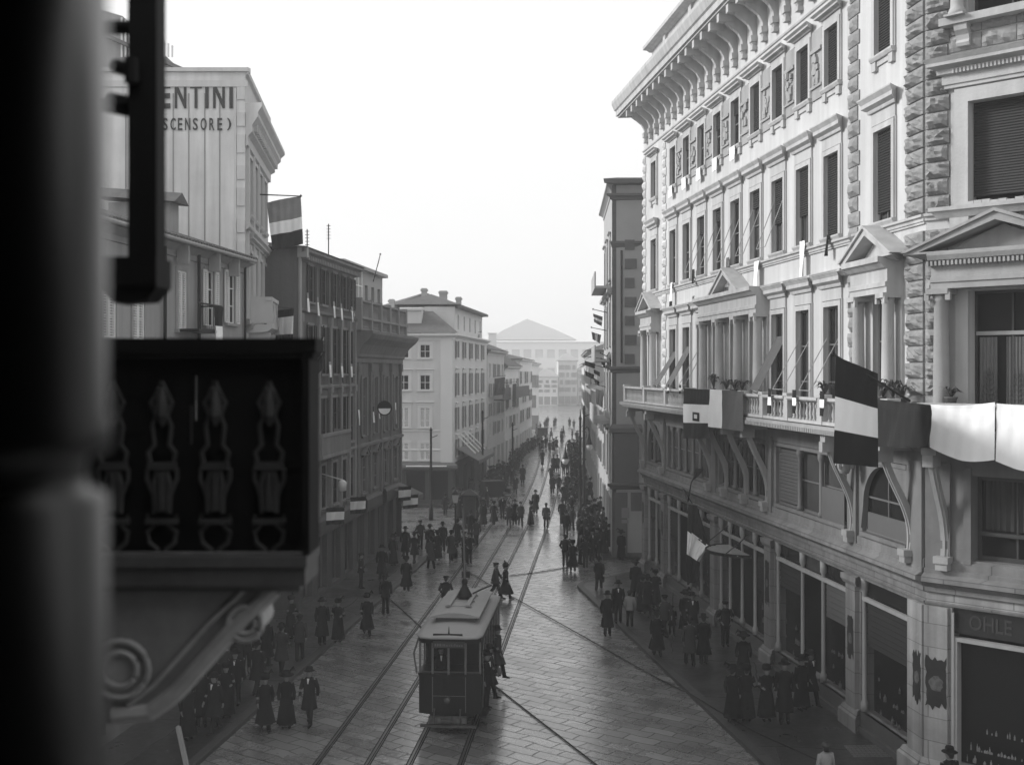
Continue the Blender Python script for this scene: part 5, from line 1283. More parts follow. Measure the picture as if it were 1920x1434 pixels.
# ------------------------------------------------------------------ foreground at the left
t = thing('window_column', 'blurred dark round column at the left edge right in front of the lens', 'column', (-.78, 1.42, 9.0))
mb = MB(); mb.smooth = True
mb.lathe(W, -.80, 1.45, [(.285, 8.5), (.285, 10.84), (.26, 10.85), (.26, 10.89), (.29, 10.90), (.29, 10.93), (.285, 10.95), (.285, 13.0)], 40); mb.build('shaft', pilm, t)
fb = thing('iron_balcony', 'blurred dark ornate iron balcony on a scrolled bracket at the left', 'balcony', (-1.6, 6.0, 9.9))
Z = lambda v, D=5.9: 11-(v-HV)*D/F_PX
X = lambda u, D=5.9: (u-CX)*D/F_PX
Ff = Frame(0, 5.9, -1, 0)
xl, xr = 2.4, -X(578)
mb = MB(); mb.box(Ff, -X(592), xl, -.3, .0, Z(662), Z(634)); mb.box(Ff, -X(586), xl, -.3, -.01, Z(672), Z(662)); mb.build('top_rail', ironfg, fb)
mb = MB(); cw = lambda u: -X(u)
hl = [(cw(a_), cw(b_), Z(c_), Z(d_), .02) for a_, b_, c_, d_ in ((346, 350, 835, 760), (355, 360, 790, 705))]
mb.wall(Ff, xr, xl, Z(1040), Z(668), hl, o=-.1); mb.wall(Ff, xr, xl, Z(1040), Z(668), hl, o=-.12)
mb.box(Ff, xr-.005, xr+.03, -.3, 0, Z(1040), Z(665)); mb.build('railing_panel', ironfg, fb)
def ornament(mb, u):
    c = -X(u); k = 5.9/F_PX
    def tb(pts, r=.012): mb.tube([Ff(c+a*k, -.06, Z(v)) for a, v in pts], r, 6)
    for q in (-1, 1):
        tb([(q*6, 1035), (q*24, 1020), (q*28, 1000), (q*12, 985), (q*30, 975), (q*26, 968)]); tb([(q*14, 965), (q*16, 930), (q*28, 900), (q*28, 882), (q*22, 872)])
        tb([(q*10, 960), (q*14, 910), (q*8, 885)], .016); tb([(q*22, 868), (q*26, 850), (q*14, 835), (q*18, 800), (q*10, 780), (q*20, 755), (q*6, 730), (0, 715)])
    mb.tube([Ff(c, -.06, Z(960)), Ff(c, -.06, Z(885))], .022, 6); mb.box(Ff, c-26*k, c+26*k, -.08, -.04, Z(882), Z(868)); mb.box(Ff, c-30*k, c+30*k, -.08, -.04, Z(985), Z(975))
    mb.lathe(Ff, c, -.06, [(.01, Z(800)), (.04, Z(780)), (.03, Z(750)), (.01, Z(725))], 8)
for u in (205, 297, 398, 500):
    mb = MB(); ornament(mb, u); mb.build('cast_baluster', ironhl, fb)
mb = MB(); mb.box(Ff, -X(576), xl, -.4, .02, Z(1062), Z(1042)); mb.box(Ff, -X(572), xl, -.4, 0, Z(1098), Z(1062)); mb.mould(Ff, -X(560), xl, [(-.4, Z(1110)), (-.05, Z(1112)), (0, Z(1098)), (-.4, Z(1098))], False, False); mb.build('floor_slab', mat('balcony floor edge', .12, .7, .4, 5), fb)
pts = [(160, 1100), (515, 1106), (480, 1140), (430, 1185), (380, 1240), (330, 1300), (280, 1345), (220, 1365), (160, 1370)]
mb = MB(); mb.plate(Ff, [(-X(u), Z(v)) for u, v in pts], -.5, -.1); br_ = mb.build('scroll_bracket', mat('dark stone bracket', .32, .8, .3, 5), fb)
mb = MB()
e = [(505, 1112), (470, 1148), (420, 1195), (370, 1252), (320, 1308), (270, 1345), (200, 1352)]
mb.tube([Ff(-X(u), -.1, Z(v)) for u, v in e], .045, 8); mb.tube([Ff(-X(u-42), -.09, Z(v-14)) for u, v in e[:-1]], .014, 6)
for (u, v, r_) in ((453, 1175, .085), (215, 1262, .145)):
    n = 20
    for rr in (r_, r_*.6): mb.tube([Ff(-X(u)+rr*math.cos(i*2*math.pi/n), -.08, Z(v)+rr*math.sin(i*2*math.pi/n)) for i in range(n+1)], .016, 6, False)
    mb.rings([[Ff(-X(u)+r_*.95*math.cos(i*2*math.pi/n), o, Z(v)+r_*.95*math.sin(i*2*math.pi/n)) for i in range(n)] for o in (-.4, -.095)])
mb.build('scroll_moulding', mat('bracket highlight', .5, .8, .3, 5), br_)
# unseen house put round the lens to block light from the near things
t = thing('blocker_house', 'unseen house behind the camera, added to shade the near column and balcony', 'building', (0, -3, 0))
mb = MB(); mb.box(W, -9, 4, -12, -1.2, 0, 15); mb.build('wall', b4m, t)  # block out of view, sized for the sky light it cuts off
mb = MB(); mb.box(W, -3.0, 2.2, -1.2, 3.2, 12.9, 13.2); mb.box(W, -3.0, 2.2, -1.2, 2.2, 8.2, 8.5); mb.box(W, -1.7, -1.14, -1.2, 2.55, 8.5, 12.9); mb.box(W, 1.62, 2.2, -1.2, 3.2, 8.5, 12.9); mb.build('blocker_bay', b4m, t)  # ceiling, floor and side walls added to keep light off the column
# wall which carries it (beyond the column)
t = thing('near_house', 'dark sliver of the house from which the blurred balcony projects', 'building', (-2.6, 5, 0))
mb = MB(); mb.box(W, -4.2, -2.42, 3.2, 6.75, 0, 22); mb.build('wall', b4m, t)
# iron post with rods
ip = thing('iron_bracket_post', 'blurred vertical iron post hanging above the balcony at the left', 'post', (X(276, 5.0), 5.0, 11.3))
D5 = 5.0; Z5 = lambda v: 11-(v-HV)*D5/F_PX; X5 = lambda u: (u-CX)*D5/F_PX
mb = MB(); mb.box(W, X5(247), X5(300), D5-.05, D5+.08, Z5(485), Z5(-90)); mb.build('post', ironfg, ip)
mb = MB(); mb.box(W, X5(208), X5(306), D5-.1, D5+.12, Z5(540), Z5(485)); mb.add([(X5(u), y, Z5(v)) for y in (D5-.08, D5+.1) for u, v in ((204, 540), (306, 540), (285, 566), (225, 570))], [(0, 1, 2, 3), (4, 5, 6, 7), (0, 1, 5, 4), (1, 2, 6, 5), (2, 3, 7, 6), (3, 0, 4, 7)]); mb.build('base_block', ironfg, ip)
mb = MB()
for v, r_ in ((52, .03), (197, .03)): mb.tube([(X5(130), D5, Z5(v)), (X5(250), D5, Z5(v))], r_, 8)
mb.tube([(X5(222), D5-.04, Z5(128)), (X5(258), D5-.08, Z5(142))], .03, 8); mb.tube([(X5(258), D5-.08, Z5(118)), (X5(258), D5-.08, Z5(165))], .03, 8); mb.tube([(X5(205), D5, Z5(192)), (X5(242), D5, Z5(200))], .045, 8)
mb.build('stay_rod', ironfg, ip)
# ------------------------------------------------------------------ tram
TD = 36.05; TX = trackx(TD)+.02; ang = math.atan(.0785)
FT = Frame(TX, TD, -math.cos(ang), math.sin(ang))   # front face: o towards the camera, s to the viewer's left
tr = thing('tram', 'dark electric tram with pale roof and trolley pole coming towards the camera', 'tram', (TX, TD, 0))
hw_, TL = .96, 6.3
def trplan(w, o0, bow, n=10):
    return [(w-2*w*i/n, o0+bow*(1-((i/n)*2-1)**2)) for i in range(n+1)]
mb = MB()
pl = trplan(hw_, 0, .22)
loop = pl+[(-hw_, -TL), (hw_, -TL)]
mb.rings([[FT(a, b, z) for a, b in loop] for z in (.52, .6, 1.68, 1.72)]); body = mb.build('body', tramd, tr)
mb = MB(); lp = trplan(hw_+.03, .0, .24)+[(-hw_-.03, -TL-.02), (hw_+.03, -TL-.02)]
mb.rings([[FT(a, b, z) for a, b in lp] for z in (1.68, 1.76)]); lp2 = trplan(hw_+.01, .0, .225)+[(-hw_-.01, -TL-.0), (hw_+.01, -TL-.0)]
mb.rings([[FT(a, b, z) for a, b in lp2] for z in (2.68, 2.92)]); mb.build('waist_rail', tramd, tr)
for s in (.93, .52, .02, -.50, -.93):
    mb = MB(); o = .22*(1-(s/hw_)**2); mb.box(FT, s-.03, s+.03, o-.05, o+.01, 1.74, 2.72); mb.build('window_post', tramf, tr)
for q in (-hw_, hw_-.05):
    for k in range(8): mb = MB(); b = -.05-TL/7*k; mb.box(FT, q, q+.05, b-.06, b, 1.74, 2.72); mb.build('window_post', tramf, tr)
mb = MB()
mb.mould(FT, -.9, .9, [(.0, 1.74), (.0, 1.80), (-.04, 1.8), (-.04, 1.74)], False, False)
mb.build('window_sill', tramf, tr)
mb = MB(); mb.add([FT(a, b-.035, z) for z in (1.76, 2.7) for a, b in pl], [(i, i+1, 12+i, 11+i) for i in range(10)]); 
cg = mat('clear window glass', .01, .08, .1, 2, spec=.4); cg.node_tree.nodes['Principled BSDF'].inputs['Alpha'].default_value = .22
mb.build('windscreen', cg, tr)
mb = MB()
for q in (-hw_+.03, hw_-.03): mb.quad(FT, [(q, -1.2, 1.76), (q, -TL+.2, 1.76), (q, -TL+.2, 2.7), (q, -1.2, 2.7)])
mb.build('side_window', glass, tr)
mb = MB(); mb.box(FT, -.85, .85, -TL+.3, -1.0, .8, 2.9); mb.build('saloon', darkin, tr)
# roof
mb = MB(); mb.smooth = True; n = 12
def arch(w, o, z, h, n=12): return [FT(w-2*w*i/n, o, z+h*math.sin(math.pi*i/n)**.8) for i in range(n+1)]+[FT(-w, o, z-.05), FT(w, o, z-.05)]
mb.rings([arch(.55, .40, 2.92, .03), arch(.88, .30, 2.92, .06), arch(1.02, .02, 2.93, .1), arch(1.03, -.5, 2.94, .14), arch(1.03, -TL+.4, 2.94, .14), arch(1.0, -TL, 2.93, .1), arch(.6, -TL-.3, 2.92, .03)]); mb.smooth = False; mb.build('roof', tramr, tr)
mb = MB(); mb.box(FT, -.62, .62, -5.35, -1.35, 3.0, 3.24); cl = mb.build('clerestory', mat('clerestory side', .07, .6, .2, 2), tr)
mb = MB(); mb.rings([[FT(.78-1.56*i/8, o, 3.24+.12*math.sin(math.pi*i/8)) for i in range(9)]+[FT(-.78, o, 3.2), FT(.78, o, 3.2)] for o in (-1.15, -5.5)]); mb.build('clerestory_roof', tramr, cl)
mb = MB()
for q in (-.36, .26): mb.box(FT, q, q+.13, -4.4, -2.1, 3.38, 3.43)
for o in (-2.3, -3.2, -4.2): mb.box(FT, -.42, .45, o, o+.08, 3.34, 3.38)
mb.build('roof_plank', tramr, tr)
mb = MB(); mb.smooth = True; cxy = FT(-.03, -3.55, 0); mb.lathe(W, cxy[0], cxy[1], [(.26, 3.4), (.24, 3.5), (.16, 3.66), (.09, 3.78), (.08, 3.86), (.11, 3.88), (.09, 4.0), (.04, 4.05)], 14); mb.smooth = False
tb_ = mb.build('trolley_base', iron, tr)
tipp = PW_(868, 952, 46.5)
mb = MB(); mb.tube([(cxy[0], cxy[1], 4.0), tipp], [.045, .03], 6); mb.box(W, tipp[0]-.05, tipp[0]+.28, tipp[1]-.08, tipp[1]+.08, tipp[2]-2.75, tipp[2]-2.5); mb.build('trolley_pole', iron, tb_)
mb = MB()
for s in (-.5, .52): o = .22*(1-(s/hw_)**2); mb.box(FT, s-.012, s+.012, o-.01, o+.008, .6, 1.68)
mb.box(FT, -.5, .52, .215, .235, 1.1, 1.115); mb.build('panel_strip', tramf, tr)
# front fittings
mb = MB(); mb.box(FT, -.42, .48, .24, .30, 2.84, 3.02); mb.build('destination_board', tramd, tr)
mb = MB(); mb.box(FT, -.48, .5, .225, .25, 2.58, 2.78); db = mb.build('route_sign', mat('route sign', .03, .4, .2, 2), tr)
mb = MB(); r_ = random.Random(5); s = .44
while s > -.42: w = r_.uniform(.02, .06); mb.box(FT, s-w, s, .25, .256, 2.63, 2.63+r_.uniform(.04, .08)); s -= w+.025
mb.build('worn_lettering', mat('worn letters', .1, .6, .3, 3), db)
mb = MB(); mb.tube([FT(0, .25, 3.0), FT(0, .25, 3.25)], [.03, .005], 5); mb.build('spike', iron, tr)
mb = MB(); mb.rings([[FT(.06+r*math.cos(i*.3927), .20+o, .98+r*math.sin(i*.3927)) for i in range(16)] for r, o in ((.11, 0), (.12, .06), (.095, .09))]); hl_ = mb.build('headlight', iron, tr)
mb = MB(); mb.rings([[FT(.06+r*math.cos(i*.3927), .29+o, .98+r*math.sin(i*.3927)) for i in range(16)] for r, o in ((.09, 0), (.05, .03))]); mb.build('headlight_glass', mat('lamp lens', .06, .15, .1, 2), hl_)
mb = MB(); mb.box(FT, -.55, .62, .2, .34, .30, .50); mb.box(FT, -.85, .86, .28, .42, .20, .27); mb.box(FT, -.1, .22, .3, .55, .40, .47)
for s in (-.35, .45): mb.tube([FT(s, .22, .72), FT(s, .36, .48), FT(s, .36, .3)], .03, 6)
mb.build('bumper', mat('worn bumper', .05, .4, .4, 3), tr)
mb = MB()
for s in (-.45, -.3, .3, .45): mb.box(FT, s-.05, s+.04, .345, .36, .33, .46)
mb.build('bumper_fittings', tramf, tr)
for o in (-1.9, -4.2):
    for q in (-.74, .66):
        mb = MB(); mb.rings([[FT(q+t_, o+.36*math.cos(i*.314), .37+.36*math.sin(i*.314)) for i in range(20)] for t_ in (0, .08)]); mb.build('wheel', iron, tr)
mb = MB(); mb.box(FT, -.7, .7, -TL+.5, -.5, .25, .52); mb.box(FT, -1.12, -.9, -1.15, -.1, .36, .42); mb.box(FT, -1.12, -.9, -TL+.2, -TL+1.2, .36, .42); mb.build('underframe', iron, tr)
mb = MB()
for o in (-.15, -1.1): mb.tube([FT(-.99, o, .7), FT(-1.03, o, 1.3), FT(-.99, o, 2.4)], .018, 5)
mb.tube([FT(.99, -.1, 2.8), FT(1.16, -.2, 2.3), FT(1.05, -.1, 1.7)], .03, 5); mb.build('hand_rail', tramf, tr)

# cables lying over the road -------------------------------------------------
def cable(pts, label, r=.022, z=.03):
    q = [G(u, v, z) for u, v in pts]
    out = []
    for a, b in zip(q, q[1:]):
        for i in range(8): out.append(a.lerp(b, i/8))
    out.append(q[-1]); o = MB(); o.tube(out, r, 5); return tag(o.build('cable', iron, None, tuple(q[0])), label, 'cable')
cable([(732, 1123), (802, 1186), (928, 1285), (1010, 1349), (1120, 1434)], 'thin dark cable crossing the road diagonally under the tram')
cable([(870, 1066), (919, 1096), (973, 1125), (1100, 1196), (1220, 1264), (1283, 1296)], 'thin dark cable running from the couple to the right kerb', z=.05)
cable([(1296, 1301), (1380, 1352), (1430, 1378), (1532, 1423), (1600, 1455)], 'thin dark cable continuing across the right pavement', z=.16)
cable([(955, 1079), (1010, 1072), (1082, 1060)], 'thin cable across the road behind the walking couple', r=.02)
mb = MB(); mb.tube([PW_(887, 1112, 38.6), PW_(905, 1103, 39.5), PW_(921, 1097, 41)], .03, 5); mb.build('trolley_rope', iron, tr)

# ------------------------------------------------------------------ lamps, poles, kiosk, carriages
def ornate_lamp(u, v, label):
    g = G(u, v); x, y = g.x, g.y
    t = thing('street_lamp', label, 'street lamp', (x, y, 0))
    mb = MB(); mb.smooth = True; mb.lathe(W, x, y, [(.28, 0), (.28, .5), (.2, .6), (.16, 1.2), (.2, 1.3), (.12, 1.45), (.1, 4.2), (.15, 4.3), (.09, 4.45), (.075, 7.6), (.12, 7.7), (.05, 7.9), (.02, 8.4)], 12); mb.smooth = False; mb.build('pole', iron, t)
    for q, zz, sz in ((-1, 5.9, 1.0), (1, 6.9, .6)):
        mb = MB()
        mb.tube([(x, y, zz-.7), (x+q*.35*sz, y, zz-.5), (x+q*.5*sz, y, zz), (x+q*.75*sz, y, zz+.25), (x+q*1.0*sz, y, zz+.1), (x+q*1.05*sz, y, zz-.25)], .035, 6)
        mb.tube([(x, y, zz+.1), (x+q*.3*sz, y, zz+.35), (x+q*.45*sz, y, zz+.1), (x+q*.25*sz, y, zz-.1)], .025, 5)
        mb.tube([(x+q*.4*sz, y, zz-.5), (x+q*.7*sz, y, zz-.55), (x+q*.8*sz, y, zz-.2), (x+q*.55*sz, y, zz-.1)], .02, 5); a_ = mb.build('scroll_arm', iron, t)
        mb = MB(); mb.smooth = True; lx = x+q*1.05*sz; mb.lathe(W, lx, y, [(.04, zz-.2), (.08, zz-.5), (.2, zz-.95), (.24, zz-1.0)], 12); mb.smooth = False; mb.build('lamp_shade', iron, a_)
        mb = MB(); mb.smooth = True; mb.lathe(W, lx, y, [(.16, zz-1.0), (.22, zz-1.1), (.23, zz-1.22), (.17, zz-1.36), (.05, zz-1.44)], 14); mb.smooth = False; mb.build('globe', lampg, a_)
    return t
ornate_lamp(1088, 990, 'tall ornate lamp post with scrolled arm and white globe standing in the crowd')
def pole(u, v, h, label, r=.1, x=None):
    g = G(u, v); t = thing('pole', label, 'pole', (g.x, g.y, 0)); mb = MB(); mb.smooth = True
    mb.lathe(W, g.x, g.y, [(r*1.7, 0), (r*1.7, .8), (r, 1.0), (r*.8, h-.3), (r*1.1, h-.25), (r*.3, h)], 10); mb.build('shaft', iron, t)
    mb = MB(); mb.tube([(g.x, g.y, h-.8), (g.x+.5, g.y, h-.6)], .03, 5); mb.tube([(g.x-.15, g.y, h*.55), (g.x+.15, g.y, h*.55)], .05, 5); mb.build('bracket', iron, t)
pole(1095, 985, 8.6, 'plain grey pole right behind the ornate lamp post', .11)
pole(808, 975, 6.9, 'dark pole standing before the cream building')
pole(905, 930, 7.6, 'slim tall pole beside the awning of the cream building')
pole(961, 905, 6.0, 'slim pole below the far balcony with the pale tricolour')
g = G(854, 1046); t = thing('street_lamp', 'short lamp with white square lantern over the group on the left kerb', 'street lamp', (g.x, g.y, 0))
mb = MB(); mb.smooth = True; mb.lathe(W, g.x, g.y, [(.14, 0), (.14, .4), (.06, .6), (.05, 3.2), (.1, 3.25)], 10); mb.smooth = False; mb.build('pole', iron, t)
mb = MB(); mb.rings([[(g.x+q*w, g.y+p*w, z) for q, p in ((-1, -1), (1, -1), (1, 1), (-1, 1))] for w, z in ((.12, 3.27), (.2, 3.75))]); ln = mb.build('lantern', lampg, t)
mb = MB(); mb.rings([[(g.x+q*w, g.y+p*w, z) for q, p in ((-1, -1), (1, -1), (1, 1), (-1, 1))] for w, z in ((.24, 3.76), (.06, 3.95), (.02, 4.05))]); mb.build('lantern_cap', iron, ln)
g = G(880, 992); t = thing('kiosk', 'dark narrow kiosk with glass panel behind the men on the left', 'kiosk', (g.x, g.y, 0))
mb = MB(); mb.box(W, g.x-.45, g.x+.45, g.y, g.y+.8, 0, 2.3); mb.build('body', woodd, t)
mb = MB(); mb.rings([[(g.x+q*w, g.y+.4+p*w, z) for q, p in ((-1, -1), (1, -1), (1, 1), (-1, 1))] for w, z in ((.6, 2.3), (.6, 2.4), (.1, 2.75))]); mb.build('roof', iron, t)
mb = MB(); mb.box(W, g.x-.32, g.x+.32, g.y-.03, g.y-.001, .8, 2.1); mb.build('panel', glassm, t)
def carriage(u, v, rz, label):
    g = G(u, v); t = thing('carriage', label, 'carriage', (g.x, g.y, 0), 'carriages in the crowd')
    F = Frame(g.x, g.y, math.cos(rz), math.sin(rz))
    mb = MB(); mb.plate(F, [(-.75, .75), (.75, .75), (.85, 1.3), (.8, 2.0), (-.8, 2.0), (-.85, 1.3)], -.55, .55); b_ = mb.build('body', tramd, t)
    mb = MB(); mb.box(F, -.9, .9, -.62, .62, 2.0, 2.08); mb.build('roof', iron, t)
    mb = MB(); mb.box(F, -.35, .35, .552, .57, 1.35, 1.85); mb.build('window', glassm, b_)
    mb = MB(); mb.box(F, .85, 1.5, -.5, .5, .95, 1.05); mb.box(F, 1.4, 1.5, -.5, .5, 1.05, 1.4); mb.build('driver_seat', woodd, t)
    for s, r in ((-.7, .5), (1.2, .4)):
        for o in (-.62, .62):
            mb = MB(); mb.tube([F(s+r*math.cos(i*.4488), o, r+r*math.sin(i*.4488)) for i in range(15)], .035, 5, False)
            for i in range(7): mb.tube([F(s, o, r), F(s+r*math.cos(i*.898), o, r+r*math.sin(i*.898))], .015, 4)
            mb.build('wheel', iron, t)
carriage(922, 948, .4, 'closed dark carriage amid the crowd at the left of the tracks')
carriage(1016, 826, .2, 'distant hazy carriage where the street vanishes')

# ------------------------------------------------------------------ people
def skin_body(pose, h):
    """one continuous surface grown from a skeleton; returns mesh"""
    V = []; E = []; Rr = []
    def v(p, r, par=None):
        V.append(Vector(p)*h/1.72); Rr.append(r*h/1.72)
        if par is not None: E.append((par, len(V)-1))
        return len(V)-1
    lean = pose.get('lean', 0)
    pel = v((0, 0, .95), .13); sp = v((0, -lean*.3, 1.12), .12, pel); ch = v((0, -lean*.7, 1.32), .14, sp); nb = v((0, -lean, 1.45), .07, ch)
    nk = v((0, -lean-.01, 1.50), .055, nb); hd = v((0, -lean-.02, 1.575), .082, nk); h2 = v((0, -lean-.01, 1.64), .085, hd); h3 = v((0, -lean, 1.70), .05, h2)
    v((0, -lean-.115, 1.575), .014, hd)                      # nose
    v((0, -lean-.085, 1.525), .03, hd)                       # chin and mouth
    for q in (-1, 1): v((q*.085, -lean+.005, 1.59), .016, hd)   # ears
    J = {}
    for q, key in ((-1, 'l'), (1, 'r')):
        sw = pose.get('arm_'+key, 0); out = pose.get('out', .05); bend = pose.get('bend_'+key, .12)
        s = v((q*.17, -lean*.8, 1.40), .062, ch)
        e = Vector((q*(.20+out), -lean*.8-math.sin(sw)*.28, 1.40-math.cos(sw)*.28)); ei = v(e, .045, s)
        a2 = sw+bend; w = e+Vector((-q*out*.3*(1 if bend < .9 else 3.5), -math.sin(a2)*.25, -math.cos(a2)*.25)); wi = v(w, .028, ei)
        dr = (w-e).normalized(); pm = w+dr*.06; pi_ = v(pm, .034, wi)
        fw = Vector((0, -1, 0)); side = Vector((0, 1, 0)) if abs(dr.z) > .7 else Vector((0, 0, 1))
        for k, L in enumerate((.068, .078, .072, .055)):
            b0 = v(pm+dr*.025+side*(.026-.0175*k), .0095, pi_); m0 = v(pm+dr*(.025+L*.55)+side*(.028-.0185*k)-Vector((q*.008, 0, 0)), .0085, b0)
            v(pm+dr*(.025+L*.95)+side*(.028-.0185*k)-Vector((q*.026, 0, 0)), .0075, m0)
        t0 = v(pm-dr*.02-side*(-.038), .0105, pi_); v(pm+dr*.025+side*.055-Vector((q*.012, 0, 0)), .009, t0)
        J[key] = [Vector((q*.17, -lean*.8, 1.41)), e, w]
        st = pose.get('leg_'+key, 0); kb = pose.get('knee_'+key, .05)
        hp = v((q*.085, 0, .88), .09, pel)
        kn = Vector((q*.09, -math.sin(st)*.43, .88-math.cos(st)*.43)); a3 = st-kb
        an = kn+Vector((q*.01, -math.sin(a3)*.41, -math.cos(a3)*.41)); ki = v(kn, .058, hp); ai = v(an, .038, ki)
        hl = v(an+Vector((0, .04, -.035)), .03, ai); v(an+Vector((q*.01, -.15, -.05)), .024, ai)
        J['leg'+key] = [Vector((q*.085, 0, .90)), kn, an]
    me = bpy.data.meshes.new('body'); me.from_pydata([tuple(p) for p in V], E, [])
    ob = bpy.data.objects.new('tmp', me); COL.objects.link(ob)
    m = ob.modifiers.new('s', 'SKIN'); m.use_smooth_shade = True
    for i, r in enumerate(Rr): me.skin_vertices[0].data[i].radius = (r, r); me.skin_vertices[0].data[i].use_root = (i == 0)
    ss = ob.modifiers.new('d', 'SUBSURF'); ss.levels = 1; ss.render_levels = 1
    dg = bpy.context.evaluated_depsgraph_get(); out = bpy.data.meshes.new_from_object(ob.evaluated_get(dg))
    bpy.data.objects.remove(ob); bpy.data.meshes.remove(me)
    lo = min(v_.co.z for v_ in out.vertices)
    return out, J, lo
def tube_garment(mb, pts, rs, n=10):
    mb.smooth = True; mb.tube(pts, rs, n); mb.smooth = False
def loft(mb, secs, n=20, folds=0.0, nf=7, seed=0):
    """secs: (z, cx, cy, rx, ry, fold)"""
    r = random.Random(seed); ph = r.uniform(0, 6); rs = []
    for z, cx, cy, rx, ry, fo in secs:
        rs.append([(cx+rx*math.cos(t)*(1+fo*math.sin(nf*t+ph+z)), cy+ry*math.sin(t)*(1+fo*math.sin(nf*t+ph+z)), z) for t in [2*math.pi*i/n for i in range(n)]])
    mb.smooth = True; mb.rings(rs); mb.smooth = False
PROTO = {}
def make_person(key, h=1.72, pose=None, coat='jacket', hem=.8, cm=None, lower='trousers', lm=None, hat='bowler', hatm=None, shirt=False, bag=None, sk=1.0, seed=0):
    pose = pose or {}; cm = cm or clothd; lm = lm or clothd; hatm = hatm or clothb; k = h/1.72
    t = thing('person', None, None, (0, 0, 0))
    me, J, lo = skin_body(pose, h)
    me.materials.clear(); me.materials.append(skinm)
    for p in me.polygons: p.material_index = 0
    bd = bpy.data.objects.new('body', me); COL.objects.link(bd); bd.parent = t
    dz = -lo
    bd.location = (0, 0, dz)
    def fin(mb, name, m):
        mb.v = [(x, y, z+dz) for x, y, z in mb.v]; o = mb.build(name, m, None); o.parent = t; return o
    S = lambda p: tuple(Vector(p)*k)
    lean = pose.get('lean', 0)
    ly = lambda z: -lean*max(0, (z-.95))/.5
    # coat
    mb = MB()
    top = [(1.485, 0, ly(1.48)-.005, .075, .07, 0), (1.46, 0, ly(1.45), .12, .09, 0), (1.42, 0, ly(1.42), .195, .115, 0), (1.32, 0, ly(1.32), .215, .14, 0), (1.15, 0, ly(1.15), .185, .135, .01), (1.02, 0, ly(1.0), .175, .135, .01), (.9, 0, 0, .195, .155, .02)]
    st = (math.sin(pose.get('leg_l', 0))+math.sin(pose.get('leg_r', 0)))/2
    yy = -st*.3
    z = .9; fl = sk
    while z-.12 > hem: z -= .12; top.append((z, 0, yy*(.9-z), .195+(.9-z)*.14*fl, .16+(.9-z)*(.16*fl+abs(pose.get('leg_l', 0)-pose.get('leg_r', 0))*.28), .02+(.9-z)*.10))
    top.append((hem, 0, yy*(.9-hem), .195+(.9-hem)*.15*fl, .16+(.9-hem)*(.17*fl+abs(pose.get('leg_l', 0)-pose.get('leg_r', 0))*.28), .03+(.9-hem)*.1))
    loft(mb, [(a*k, b*k, c*k, d*k, e_*k, f_) for a, b, c, d, e_, f_ in top], 22, seed=seed)
    for q in 'lr':
        a, b, c = J[q]; tube_garment(mb, [S(a+Vector((0, 0, .01))), S((a+b)/2), S(b), S((b+c)/2), S(c-(c-b)*.08)], [.078*k, .068*k, .06*k, .055*k, .05*k])
    fin(mb, 'coat', cm)
    if shirt:
        mb = MB(); y0 = ly(1.4)-.105; mb.add([S((-.035, y0-.02, 1.455)), S((.035, y0-.02, 1.455)), S((.012, y0-.045, 1.3)), S((-.012, y0-.045, 1.3)), S((-.035, y0+.01, 1.455)), S((.035, y0+.01, 1.455)), S((.012, y0-.02, 1.3)), S((-.012, y0-.02, 1.3))], [(0, 1, 2, 3), (4, 5, 6, 7), (0, 1, 5, 4), (1, 2, 6, 5), (2, 3, 7, 6), (3, 0, 4, 7)]); fin(mb, 'shirt_front', shirtm)
    if lower == 'trousers':
        mb = MB()
        for q in 'lr':
            a, b, c = J['leg'+q]; tube_garment(mb, [S(a+Vector((0, 0, .05))), S(a-(a-b)*.3), S(b), S((b+c)/2), S(c+Vector((0, 0, -.0)))], [.1*k, .098*k, .075*k, .068*k, .068*k])
        fin(mb, 'trousers', lm)
    elif lower == 'skirt':
        mb = MB(); loft(mb, [(z_*k, 0, yy*(.9-z_)*k, rx*k, ry*k, f_) for z_, rx, ry, f_ in ((1.02, .15, .12, 0), (.9, .2, .17, .02), (.6, .24, .21, .05), (.3, .27, .25, .08), (.12, .29, .27, .1))], 24, seed=seed+1, nf=8); fin(mb, 'skirt', lm)
    mb = MB()
    for q in 'lr':
        a, b, c = J['leg'+q]; c2 = c; mb.smooth = True
        mb.rings([[tuple(Vector((c2.x+w*math.cos(i*.785), c2.y+y_, max(c2.z-.06+hh*math.sin(i*.785)+hh, -.02+0*c2.z)))*k) for i in range(8)] for y_, w, hh in ((.075, .03, .03), (.05, .042, .045), (-.02, .045, .05), (-.1, .047, .032), (-.165, .04, .026), (-.195, .02, .018))]); mb.smooth = False
    fin(mb, 'shoes', clothb)
    hy = -lean
    # hair
    mb = MB(); mb.smooth = True
    hr = .118 if (hat == 'woman' or not hat) else .098
    hx_ = 0 if hat else .022
    mb.rings([[tuple(Vector(((r+hx_)*math.cos(i*.524), hy+.015+yo+(r+hx_)*1.08*math.sin(i*.524), z_+hx_*.8))*k) for i in range(12)] for z_, r, yo in ((1.54 if hat else 1.50, .04 if hat else .07, .06), (1.60, .075, .035), (1.64, hr*.96, .012), (1.68, hr*.9, .008), (1.72, hr*.62, .005), (1.74, hr*.2, 0))]); mb.smooth = False
    fin(mb, 'hair', hairm)
    mb = MB()
    for q in (-1, 1): mb.rings([[tuple(Vector((q*.032+r*math.cos(i*1.047), hy-.092-yo, 1.605+r*.6*math.sin(i*1.047)))*k) for i in range(6)] for r, yo in ((.016, 0), (.012, .006))])
    fin(mb, 'eyes', hairm)
